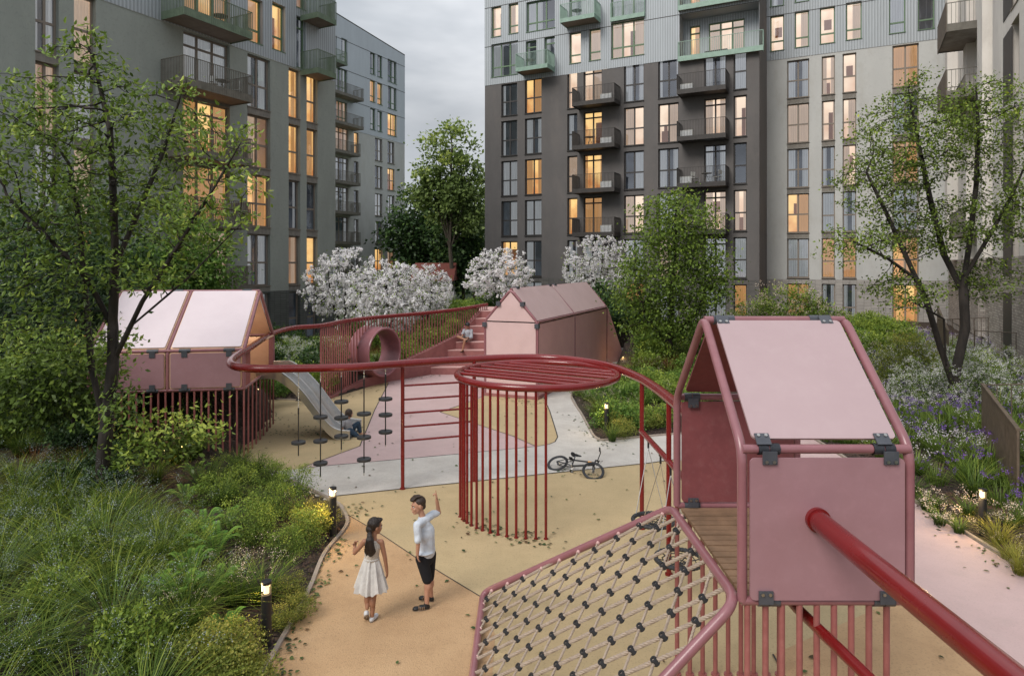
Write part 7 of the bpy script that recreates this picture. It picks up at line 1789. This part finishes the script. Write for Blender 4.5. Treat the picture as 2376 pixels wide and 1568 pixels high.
def face_bits(parent, q, R, s, hairm, brow=True):
    mb = MB()
    for sx in (-1, 1): mb.ell(q(sx * .031, .070, .002), .0125 * s, .009 * s, .0075 * s, R, 12, 8)
    mb.build('eye', M['eye'], parent, smooth=True); mb = MB()
    for sx in (-1, 1): mb.ell(q(sx * .031, .0775, .002), .0055 * s, .003 * s, .006 * s, R, 10, 6)
    mb.build('iris', M['iris'], parent, smooth=True); mb = MB()
    for sx in (-1, 1): mb.tube([q(sx * .014, .084, .018), q(sx * .031, .084, .0235), q(sx * .05, .071, .017)], [.003 * s, .0038 * s, .0025 * s], 6)
    mb.build('eyebrow', hairm, parent, smooth=True)
    mb = MB(); mb.ell(q(0, .0885, -.060), .019 * s, .006 * s, .007 * s, R, 12, 8); mb.build('lips', M['lip'], parent, smooth=True)
def shoe(parent, heel, toe, h_, m, msole, w_=.036, stripes=None, name='shoe'):
    heel, toe = Vector(heel), Vector(toe); d = (toe - heel); L_ = d.length; d.normalize(); up = Vector((0, 0, 1)); up = (up - d * up.dot(d)).normalized(); r = d.cross(up); R = Matrix((r, d, up)).transposed().to_3x3()
    mb = MB(); mb.ell(heel + d * .04 + up * .035, w_ * .85, .045, .036, R, 16, 10); mb.ell(heel + d * L_ * .45 + up * .032, w_, L_ * .32, .034, R, 16, 10); mb.ell(toe - d * .045 + up * .026, w_ * 1.02, .05, .027, R, 16, 10)
    mb.tube([heel + d * .035 + up * .03, heel + d * .045 + up * h_], [.034, .031], 14)
    o = remeshed(name, mb, m, parent, .005, 4)
    mb = MB(); pts = []
    for k in range(24):
        a = 2 * PI * k / 24; y = math.sin(a); x = math.cos(a); pts.append(heel + d * (L_ * .5 + L_ * .52 * y) + r * (w_ * (1.0 if y > 0 else .85)) * x)
    mb.add([p + up * 0 for p in pts] + [p + up * .016 for p in pts], [tuple(range(24))[::-1], tuple(range(24, 48))] + [(i, (i + 1) % 24, 24 + (i + 1) % 24, 24 + i) for i in range(24)]); mb.build('sole', msole, o if False else parent)
    if stripes:
        mb = MB()
        for k in range(4):
            c = heel + d * (L_ * (.34 + .1 * k)) + up * .034; mb.tube([c + r * s_ * w_ * 1.0 + up * z_ for s_, z_ in ((-1.0, -.012), (-.93, .012), (0, .024), (.93, .012), (1.0, -.012))], .0042, 6)
        mb.build('shoe_stripe', stripes, parent, smooth=True)
B_ = lambda cx, cy, Y: P(812 + cx * .2108, 1131 + cy * .2108, Y)

# ---- boy
boy = thing('person', 'boy in pale blue t-shirt and black shorts, one hand raised and pointing', 'person', (-1.13, 8.68, 0))
mb = MB(); s = .98
hcn = B_(752, 195, 8.62); hf = Vector((-.90, -.40, -.13)); q, R = head(mb, hcn, hf, (-.12, .05, 1), s)
neck = B_(800, 300, 8.64); shL = B_(738, 408, 8.50); shR = B_(925, 290, 8.80); chest = B_(828, 470, 8.67); waist = B_(838, 640, 8.68); pel = B_(836, 745, 8.69)
hipL = pel + Vector((-.045, -.055, -.01)); hipR = pel + Vector((.045, .055, -.01)); knL = B_(852, 1010, 8.62); knR = B_(874, 985, 8.79); anL = B_(846, 1275, 8.60); anR = B_(893, 1195, 8.80)
cap(mb, neck + Vector((0, 0, -.03)), .041, hcn + Vector((.02, .01, -.05)), .038)
chain(mb, [neck + Vector((0, 0, -.04)), chest, waist, pel], [.05, .098, .088, .092])
cap(mb, shL, .04, shR, .04)
elL = B_(752, 600, 8.47); wrL = B_(742, 735, 8.49); elR = B_(978, 275, 8.86); wrR = B_(955, 130, 8.80)
chain(mb, [shL, elL, wrL], [.039, .029, .021]); chain(mb, [shR, elR, wrR], [.039, .030, .021])
chain(mb, [hipL, knL, anL], [.068, .044, .028]); chain(mb, [hipR, knR, anR], [.068, .044, .028])
for k_, a_ in ((knL, anL), (knR, anR)): c = k_.lerp(a_, .3) + Vector((.014, 0, 0)); mb.ell(c, .043, .043, .075)
hand(mb, wrL, (.1, .15, -1), (.8, .3, 0), .9, .4, thumb_side=-1)
hand(mb, wrR, (-.12, -.05, 1), (-.8, -.3, 0), 1.0, .3, point=True, thumb_side=1)
remeshed('body', mb, M['skin'], boy, .0058, 3)
face_bits(boy, q, R, s, M['hair_brown'])
mb = MB(); mb.ell(q(0, -.022, .040), .078 * s, .087 * s, .083 * s, R, 20, 14); mb.ell(q(0, .045, .098), .058 * s, .05 * s, .026 * s, R, 14, 8); mb.ell(q(-.015, .076, .092), .045 * s, .024 * s, .02 * s, R, 12, 8); mb.ell(q(0, -.062, -.015), .058 * s, .036 * s, .055 * s, R, 14, 10)
for k in range(14): a = -1 + 2 * k / 13; mb.tube([q(a * .055, -.05, .115), q(a * .06, .02, .124), q(a * .056, .08, .092)], [.007, .009, .005], 6)
remeshed('hair', mb, M['hair_brown'], boy, .0055, 2)
mb = MB(); chain(mb, [neck + Vector((0, 0, -.055)), chest, waist + Vector((0, 0, .02)), B_(840, 690, 8.69)], [.062, .118, .112, .122]); cap(mb, shL + Vector((.01, .01, .0)), .052, shR + Vector((-.01, 0, 0)), .052)
cap(mb, shL, .050, shL.lerp(elL, .88), .046); cap(mb, shR, .050, shR.lerp(elR, .72), .042)
mb.ell(B_(825, 700, 8.66), .125, .125, .03)
rs_ = 1
def wrinkle(co):
    n_ = noise.noise(co * 9) * .010 + noise.noise(Vector((co.x * 20, co.y * 20, co.z * 12))) * .006 + .0
    return co + Vector((co.x, co.y, 0)).normalized() * n_
remeshed('tshirt', mb, M['tee'], boy, .008, 3, fn=wrinkle)
mb = MB(); cap(mb, pel + Vector((0, 0, .03)), .104, pel + Vector((0, 0, -.03)), .105); cap(mb, hipL, .085, knL.lerp(hipL, .02), .066); cap(mb, hipR, .085, knR.lerp(hipR, .02), .066)
remeshed('shorts', mb, M['shorts'], boy, .008, 3)
shoe(boy, (anL.x + .035, anL.y + .01, .0), (anL.x - .175, anL.y - .04, .0), .085, M['shoe_black'], M['sole'], .04, M['shoe_tan'])
shoe(boy, (anR.x + .035, anR.y - .01, .0), (anR.x - .165, anR.y + .06, .0), .085, M['shoe_black'], M['sole'], .04, M['shoe_tan'])

# ---- girl
girl = thing('person', 'girl seen from behind in a sleeveless white dress, with a long dark ponytail', 'person', (-1.74, 8.28, 0))
mb = MB(); s = .93; Y = 8.30
hcn = B_(278, 425, Y + .02); hf = Vector((.80, .58, -.16)); q, R = head(mb, hcn, hf, (.05, 0, 1), s)
neck = B_(262, 535, Y); shL = B_(160, 590, Y); shR = B_(345, 595, Y); chest = B_(246, 660, Y); waist = B_(238, 780, Y); pel = B_(235, 880, Y)
cap(mb, neck + Vector((0, 0, -.04)), .037, hcn + Vector((-.01, -.01, -.05)), .033)
chain(mb, [neck + Vector((0, 0, -.05)), chest, waist, pel], [.045, .083, .072, .085]); cap(mb, shL, .032, shR, .032)
elL = B_(52, 715, Y + .04); wrL = B_(52, 640, Y + .17); elR = B_(385, 765, Y); wrR = B_(408, 925, Y + .03)
chain(mb, [shL, elL, wrL], [.034, .027, .019]); chain(mb, [shR, elR, wrR], [.034, .026, .019])
knL = B_(192, 1180, Y + .02); knR = B_(258, 1180, Y); anL = B_(190, 1318, Y - .04); anR = B_(243, 1405, Y)
anR.z = .07
chain(mb, [pel + Vector((-.045, 0, -.03)), knL, anL], [.066, .041, .026]); chain(mb, [pel + Vector((.045, 0, -.03)), knR, anR], [.066, .041, .026])
for k_, a_ in ((knL, anL), (knR, anR)): c = k_.lerp(a_, .32) + Vector((0, -.012, 0)); mb.ell(c, .038, .040, .07)
hand(mb, wrL, (.25, -.1, 1), (.6, -.6, 0), .85, .9, thumb_side=-1); hand(mb, wrR, (.0, .1, -1), (-.9, .2, 0), .9, .8, thumb_side=1)
remeshed('body', mb, M['skin2'], girl, .0058, 3)
face_bits(girl, q, R, s, M['hair_dark'])
mb = MB(); mb.ell(q(0, -.026, .034), .082 * s, .09 * s, .092 * s, R, 20, 14); mb.ell(q(0, .035, .085), .058 * s, .045 * s, .03 * s, R, 14, 8); mb.ell(q(0, -.078, -.03), .062 * s, .045 * s, .06 * s, R, 14, 10)
tie = B_(215, 520, Y - .085); mb.ell(tie, .035, .03, .03)
chain(mb, [tie, B_(218, 580, Y - .115), B_(224, 660, Y - .115), B_(228, 735, Y - .105)], [.026, .05, .052, .028])
for k in range(9):
    a = -1 + k / 4; chain(mb, [tie, B_(212 + a * 38, 620, Y - .125), B_(222 + a * 55, 700 + 18 * (k % 2), Y - .125), B_(226 + a * 42, 752 - 10 * (k % 3), Y - .12)], [.012, .014, .012, .005])
mb.tube([q(.03, .03, .118), q(.045, .06, .105), q(.03, .075, .09)], [.012, .016, .006], 8)
remeshed('hair', mb, M['hair_dark'], girl, .0055, 2)
mb = MB(); mb.ell(tie + Vector((0, 0, .004)), .034, .03, .012); mb.build('hair_tie', M['shoe_tan'], girl, smooth=True)
mb = MB(); chain(mb, [chest + Vector((0, 0, .045)), chest, waist + Vector((0, 0, .0))], [.078, .096, .086]); cap(mb, shL + Vector((.045, 0, .005)), .03, shL + Vector((.05, 0, -.06)), .05); cap(mb, shR + Vector((-.045, 0, .005)), .03, shR + Vector((-.05, 0, -.06)), .05)
remeshed('bodice', mb, M['lace'], girl, .007, 3)
mb = MB(); n = 96; rings = 14; vs = []; wz, hz = waist.z + .005, .395
for i in range(rings + 1):
    t = i / rings; z = wz + (hz - wz) * t; cxx = waist.x + (pel.x - waist.x) * min(1, t * 1.4) - .004 * t; cyy = Y + .0
    r0 = .086 + .105 * t ** .85
    for k in range(n):
        a = 2 * PI * k / n; fold = (.004 + .016 * t) * (math.sin(a * 11 + .8 * math.sin(a * 3)) + .5 * math.sin(a * 19 + 1.3)); r1 = r0 + fold
        vs.append((cxx + r1 * math.cos(a) * 1.02, cyy + r1 * math.sin(a) * .85, z + (.012 * math.sin(a * 5) + .014 * math.sin(a * 11)) * t ** 3))
mb.add(vs, [(i * n + k, i * n + (k + 1) % n, (i + 1) * n + (k + 1) % n, (i + 1) * n + k) for i in range(rings) for k in range(n)]); mb.build('skirt', M['dress'], girl, smooth=True)
mb = MB(); mb.tube([(waist.x + .089 * math.cos(a / 20 * 2 * PI), Y + .083 * math.sin(a / 20 * 2 * PI), waist.z + .008) for a in range(20)], .009, 8, closed=True)
mb.tube([(waist.x, Y - .088, waist.z), (waist.x - .012, Y - .105, waist.z - .12), (waist.x - .01, Y - .135, waist.z - .25)], .006, 6); mb.build('ribbon', M['dress'], girl, smooth=True)
shoe(girl, (anL.x + .0, anL.y - .045, .115), (anL.x - .03, anL.y + .10, -.0), .06, M['shoe_white'], M['sole'], .034)
shoe(girl, (anR.x - .012, anR.y - .035, .0), (anR.x + .035, anR.y + .14, .0), .065, M['shoe_white'], M['sole'], .034)

# ---- child sitting on the slide end
S_ = lambda cx, cy, Y: P(754 + cx * .074, 928 + cy * .074, Y)
kid = thing('person', 'child in grey t-shirt and dark jeans sitting barefoot on the end of the slide', 'person', (-4.2, 17.35, 0))
mb = MB(); s = .98; Y = 17.3
hcn = S_(765, 425, Y); hf = Vector((.72, .66, -.2)); q, R = head(mb, hcn, hf, (.1, 0, 1), s)
neck = S_(735, 560, Y); chest = S_(690, 700, Y); pel = S_(740, 940, Y + .02); shN = S_(600, 690, Y - .1); shF = S_(745, 640, Y + .12)
cap(mb, neck, .038, hcn, .036); chain(mb, [neck + Vector((0, 0, -.03)), chest, pel], [.05, .095, .09]); cap(mb, shN, .035, shF, .035)
el = S_(545, 830, Y - .12); wr = S_(560, 930, Y - .12); chain(mb, [shN, el, wr], [.036, .028, .02]); hand(mb, wr, (.2, 0, -1), (0, 1, 0), .9, .3)
el2 = S_(830, 760, Y + .2); wr2 = S_(905, 800, Y + .2); chain(mb, [shF, el2, wr2], [.036, .028, .02]); hand(mb, wr2, (1, 0, -.2), (0, 0, -1), .9, .4)
k1 = S_(1040, 735, Y + .22); a1_ = S_(1105, 1010, Y + .2); k2 = S_(970, 1040, Y - .05); a2_ = S_(1010, 1075, Y + .1)
chain(mb, [pel + Vector((.03, .06, 0)), k1, a1_], [.075, .05, .03]); k2 = S_(1010, 1130, Y - .06); a2_ = S_(930, 1010, Y + .15)
chain(mb, [pel + Vector((.03, -.05, 0)), k2, a2_], [.075, .05, .03])
for a_, dx, dy in ((a1_, .16, .03), (a2_, .12, -.02)): cap(mb, a_ + Vector((0, 0, -.03)), .027, a_ + Vector((dx, dy, -.055)), .02)
remeshed('body', mb, M['skin'], kid, .0075, 3)
mb = MB(); mb.ell(q(0, -.026, .034), .09 * s, .1 * s, .096 * s, R, 20, 14); mb.ell(q(0, -.06, -.04), .08 * s, .05 * s, .06 * s, R, 14, 10)
for k in range(12): a = k * 1.9; mb.ell(q(.075 * math.cos(a), -.03 + .07 * math.sin(a), .0 - .05 * (k % 2)), .028, .028, .03, R, 8, 6)
remeshed('hair', mb, M['hair_brown'], kid, .008, 2); face_bits(kid, q, R, s, M['hair_brown'])
mb = MB(); chain(mb, [neck + Vector((0, 0, -.05)), chest, pel + Vector((0, 0, .03))], [.06, .115, .108]); cap(mb, shN, .05, shN.lerp(el, .8), .047); cap(mb, shF, .05, shF.lerp(el2, .6), .045); remeshed('tshirt', mb, M['teegrey'], kid, .009, 3, fn=wrinkle)
mb = MB(); chain(mb, [pel + Vector((.03, .06, 0)), k1, a1_.lerp(k1, .1)], [.088, .064, .05]); chain(mb, [pel + Vector((.03, -.05, 0)), k2, a2_.lerp(k2, .3)], [.088, .064, .05]); mb.ell(pel, .105, .105, .08); remeshed('jeans', mb, M['jeans'], kid, .009, 3)

# ---- person on the stair
T_ = lambda cx, cy, Y: P(1032.4 + cx * .0592, 730.8 + cy * .0592, Y)
sit = thing('person', 'person in striped shirt sitting cross legged on the stair with a phone', 'person', (-1.9, 28.2, .9))
mb = MB(); s = 1.08; Y = 28.2
hcn = T_(885, 415, Y - .06); hf = Vector((-.2, -.85, -.48)); q, R = head(mb, hcn, hf, (0, -.2, 1), s)
neck = T_(895, 545, Y); shL = T_(755, 600, Y - .02); shR = T_(1035, 605, Y); chest = T_(900, 690, Y); pel = T_(925, 985, Y + .05)
pel.z = 1.2 + .10
cap(mb, neck, .05, hcn, .045); chain(mb, [neck + Vector((0, 0, -.05)), chest, pel], [.06, .115, .12]); cap(mb, shL, .045, shR, .045)
eL, wL = T_(690, 745, Y - .12), T_(680, 835, Y - .3); eR, wR = T_(1045, 880, Y - .1), T_(800, 900, Y - .32)
chain(mb, [shL, eL, wL], [.044, .035, .026]); chain(mb, [shR, eR, wR], [.044, .035, .026]); hand(mb, wL, (.7, -.2, -.2), (0, 0, -1), 1.1, .6); hand(mb, wR, (-1, -.1, .1), (0, 0, 1), 1.1, .7)
kA = T_(510, 850, Y - .32); aA = T_(830, 975, Y - .45); kB = T_(775, 1020, Y - .48); aB = T_(700, 1330, Y - .50)
chain(mb, [pel + Vector((-.06, 0, 0)), kA, aA], [.09, .062, .04]); chain(mb, [pel + Vector((.04, 0, 0)), kB, aB], [.09, .062, .038])
cap(mb, aB + Vector((0, 0, -.05)), .035, aB + Vector((-.05, -.15, -.075)), .026); cap(mb, aA, .035, aA + Vector((.1, -.05, .04)), .03)
remeshed('body', mb, M['skin2'], sit, .009, 3); face_bits(sit, q, R, s, M['hair_black'])
mb = MB(); mb.ell(q(0, -.02, .045), .092 * s, .1 * s, .09 * s, R, 20, 14); mb.ell(q(-.03, .06, .07), .06 * s, .035 * s, .04 * s, R, 12, 8); mb.ell(q(0, -.07, -.02), .08 * s, .045 * s, .06 * s, R, 12, 8); remeshed('hair', mb, M['hair_black'], sit, .009, 2)
mb = MB(); chain(mb, [neck + Vector((0, 0, -.07)), chest, pel + Vector((0, 0, .02))], [.08, .145, .15]); cap(mb, shL, .066, shL.lerp(eL, .95), .058); cap(mb, shR, .066, shR.lerp(eR, .95), .058); cap(mb, eR, .058, eR.lerp(wR, .3), .05); remeshed('shirt', mb, M['stripe'], sit, .011, 3, fn=wrinkle)
mb = MB(); cap(mb, pel + Vector((-.06, 0, 0)), .11, kA.lerp(pel, .35), .09); cap(mb, pel + Vector((.04, 0, 0)), .11, kB.lerp(pel, .2), .085); remeshed('shorts', mb, M['beige'], sit, .011, 3)
ft_ = aB + Vector((-.02, -.09, -.105)); mb = MB(); mb.obox(ft_, (.3, .95, 0), (.95, -.3, 0), (0, 0, 1), .13, .045, .012); mb.build('sandal', M['shoe_black'], sit)
mb = MB(); mb.obox(aA + Vector((.07, -.06, .02)), (.6, 0, .8), (0, 1, 0), (.8, 0, -.6), .12, .045, .012); mb.build('sandal', M['shoe_black'], sit)
ph = thing('phone', 'dark phone held by the person on the stair', 'phone', T_(740, 860, Y - .36)); mb = MB(); mb.obox((0, 0, 0), (1, .1, .1), (0, .8, .5), (0, -.5, .8), .07, .04, .006); mb.build('case', M['blackpaint'], ph, local=True)

# ------------------------------------------------------------------ bicycle lying on the ground
lean = math.radians(27); wr_ = .235
h1 = G(1294, 1074, wr_ * math.sin(lean)); h2 = G(1376.5, 1092.5, wr_ * math.sin(lean))
fw = (h2 - h1); WB = fw.length; fw.normalize(); away = Vector((-fw.y, fw.x, 0)); upb = (away * math.cos(lean) + Vector((0, 0, 1)) * math.sin(lean)).normalized(); lat = upb.cross(fw)
bike = thing('bicycle', 'black small wheeled bicycle lying on its side on the concrete path', 'bicycle', (0, 0, 0))
Mx = Matrix((fw, lat, upb)).transposed().to_4x4(); Mx.translation = h1 - upb * wr_; bike.matrix_world = Mx
bl = dict(parent=bike, local=True)
FH = Vector((WB, 0, wr_)); RH = Vector((0, 0, wr_))
steer = math.radians(22); hd_b, hd_t = Vector((WB - .075, 0, .40)), Vector((WB - .10, 0, .50)); BBk = Vector((.36, 0, .24)); ST = Vector((.30, 0, .46))
def mk_wheel(c, rz):
    mb = MB(); n = 48; mb.tube([(wr_ * .90 * math.cos(2 * PI * k / n), 0, wr_ * .90 * math.sin(2 * PI * k / n)) for k in range(n)], [.024 if k % 2 else .0225 for k in range(n)], 10, closed=True)
    wo_ = mb.build('wheel', M['black'], bike, local=True, smooth=True); wo_.location = c; wo_.rotation_euler = (0, 0, rz)
    mb = MB(); mb.tube([(wr_ * .79 * math.cos(2 * PI * k / n), 0, wr_ * .79 * math.sin(2 * PI * k / n)) for k in range(n)], .011, 8, closed=True); mb.build('rim', M['rimm'], wo_, local=True, smooth=True)
    mb = MB(); 
    for k in range(24): a = 2 * PI * k / 24; mb.cyl((.02 * math.cos(a + .9), .02 * (1 if k % 2 else -1), .02 * math.sin(a + .9)), (wr_ * .79 * math.cos(a), 0, wr_ * .79 * math.sin(a)), .0012, seg=4)
    mb.build('spokes', M['steel'], wo_, local=True)
    mb = MB(); mb.cyl((0, -.045, 0), (0, .045, 0), .022, seg=12); mb.build('hub', M['clamp'], wo_, local=True, smooth=True); return wo_
M['rimm'] = mat('dark_rim', (.06, .06, .065), .3, metal=.6)
mk_wheel(RH, 0); mk_wheel(FH + Vector((0, -.0, 0)), steer)
mb = MB()
for a, b, r in [(ST + Vector((0, 0, -.04)), hd_t - Vector((0, 0, .03)), .017), (BBk, hd_b + Vector((0, 0, .01)), .02), (BBk, ST, .016), (hd_b, hd_t, .02)]: mb.cyl(a, b, r, seg=12)
for sy in (-1, 1):
    mb.tube([BBk + Vector((0, sy * .02, 0)), Vector((.18, sy * .045, .235)), RH + Vector((0, sy * .05, 0))], .010, 8); mb.tube([ST + Vector((0, sy * .012, -.03)), Vector((.16, sy * .045, .36)), RH + Vector((0, sy * .05, 0))], .009, 8)
mb.build('frame', M['blackpaint'], smooth=True, **bl)
mb = MB(); c = (ST + Vector((0, 0, -.04))).lerp(hd_t - Vector((0, 0, .03)), .8); dd = (hd_t - ST).normalized(); mb.cyl(c - dd * .045, c + dd * .045, .0182, seg=12); mb.build('orange_decal', mat('orange_decal', (.75, .33, .03), .5), smooth=True, **bl)
mb = MB()
for sy in (-1, 1): mb.tube([hd_b + Vector((0, sy * .01, .0)), hd_b + Vector((.005, sy * .05, -.02)), FH + Vector((0, sy * .05, 0))], [.014, .014, .011], 10)
mb.cyl(hd_t, hd_t + Vector((-.01, 0, .05)), .016, seg=10); mb.build('fork', M['blackpaint'], smooth=True, **bl)
mb = MB(); mb.cyl(hd_t + Vector((-.01, 0, .04)), hd_t + Vector((.04, 0, .05)), .018, seg=10); mb.build('stem', M['blackpaint'], smooth=True, **bl)
hb = hd_t + Vector((.04, 0, .05)); cs, sn = math.cos(steer), math.sin(steer)
def HB(x, y, z): return hb + Vector((x * cs - y * sn, x * sn + y * cs, z))
mb = MB(); mb.tube(rounded([HB(-.04, -.27, .10), HB(-.01, -.12, .12), HB(0, -.05, 0), HB(0, .05, 0), HB(-.01, .12, .12), HB(-.04, .27, .10)], .04), .011, 10); mb.build('handlebar', M['blackpaint'], smooth=True, **bl)
mb = MB(); mb.cyl(HB(-.04, -.28, .10), HB(-.028, -.17, .108), .017, seg=12); mb.cyl(HB(-.04, .28, .10), HB(-.028, .17, .108), .017, seg=12); mb.build('grip', M['black'], smooth=True, **bl)
mb = MB(); mb.tube([HB(-.02, .16, .10), HB(.06, .1, .14), HB(.08, .02, .02), hd_b + Vector((.03, .03, .02)), FH + Vector((-.02, .05, .05))], .003, 5); mb.build('brake_cable', M['blackpaint'], **bl)
mb = MB(); mb.cyl(ST, ST + Vector((-.03, 0, .10)), .012, seg=10); mb.build('seat_post', M['clamp'], smooth=True, **bl)
sp_ = ST + Vector((-.03, 0, .115)); mb = MB(); mb.ell(sp_ + Vector((-.065, 0, .0)), .065, .07, .026); mb.ell(sp_ + Vector((.01, 0, .002)), .08, .038, .022); mb.ell(sp_ + Vector((.09, 0, .0)), .06, .024, .018); mb.build('saddle', M['black'], smooth=True, **bl)
mb = MB(); mb.tube([(BBk.x + .055 * math.cos(2 * PI * k / 24), .03, BBk.z + .055 * math.sin(2 * PI * k / 24)) for k in range(24)], .006, 6, closed=True); mb.cyl(BBk + Vector((0, -.05, 0)), BBk + Vector((0, .05, 0)), .02, seg=12)
mb.cyl(BBk + Vector((0, .05, 0)), BBk + Vector((.06, .055, -.12)), .009, seg=8); mb.cyl(BBk + Vector((0, -.05, 0)), BBk + Vector((-.06, -.055, .12)), .009, seg=8); mb.build('crank', M['steel'], smooth=True, **bl)
for sg in (1, -1):
    mb = MB(); p = BBk + Vector((.06 * sg, .09 * sg, -.12 * sg)); mb.box((p.x - .04, p.y - .04, p.z - .01), (p.x + .04, p.y + .04, p.z + .01)); mb.build('pedal', M['blackpaint'], **bl)
mb = MB(); mb.tube([(0, .03, wr_ + .03), (BBk.x, .03, BBk.z + .055)], .004, 4); mb.tube([(0, .03, wr_ - .03), (BBk.x, .03, BBk.z - .055)], .004, 4); mb.build('bike_chain', M['steel'], **bl)
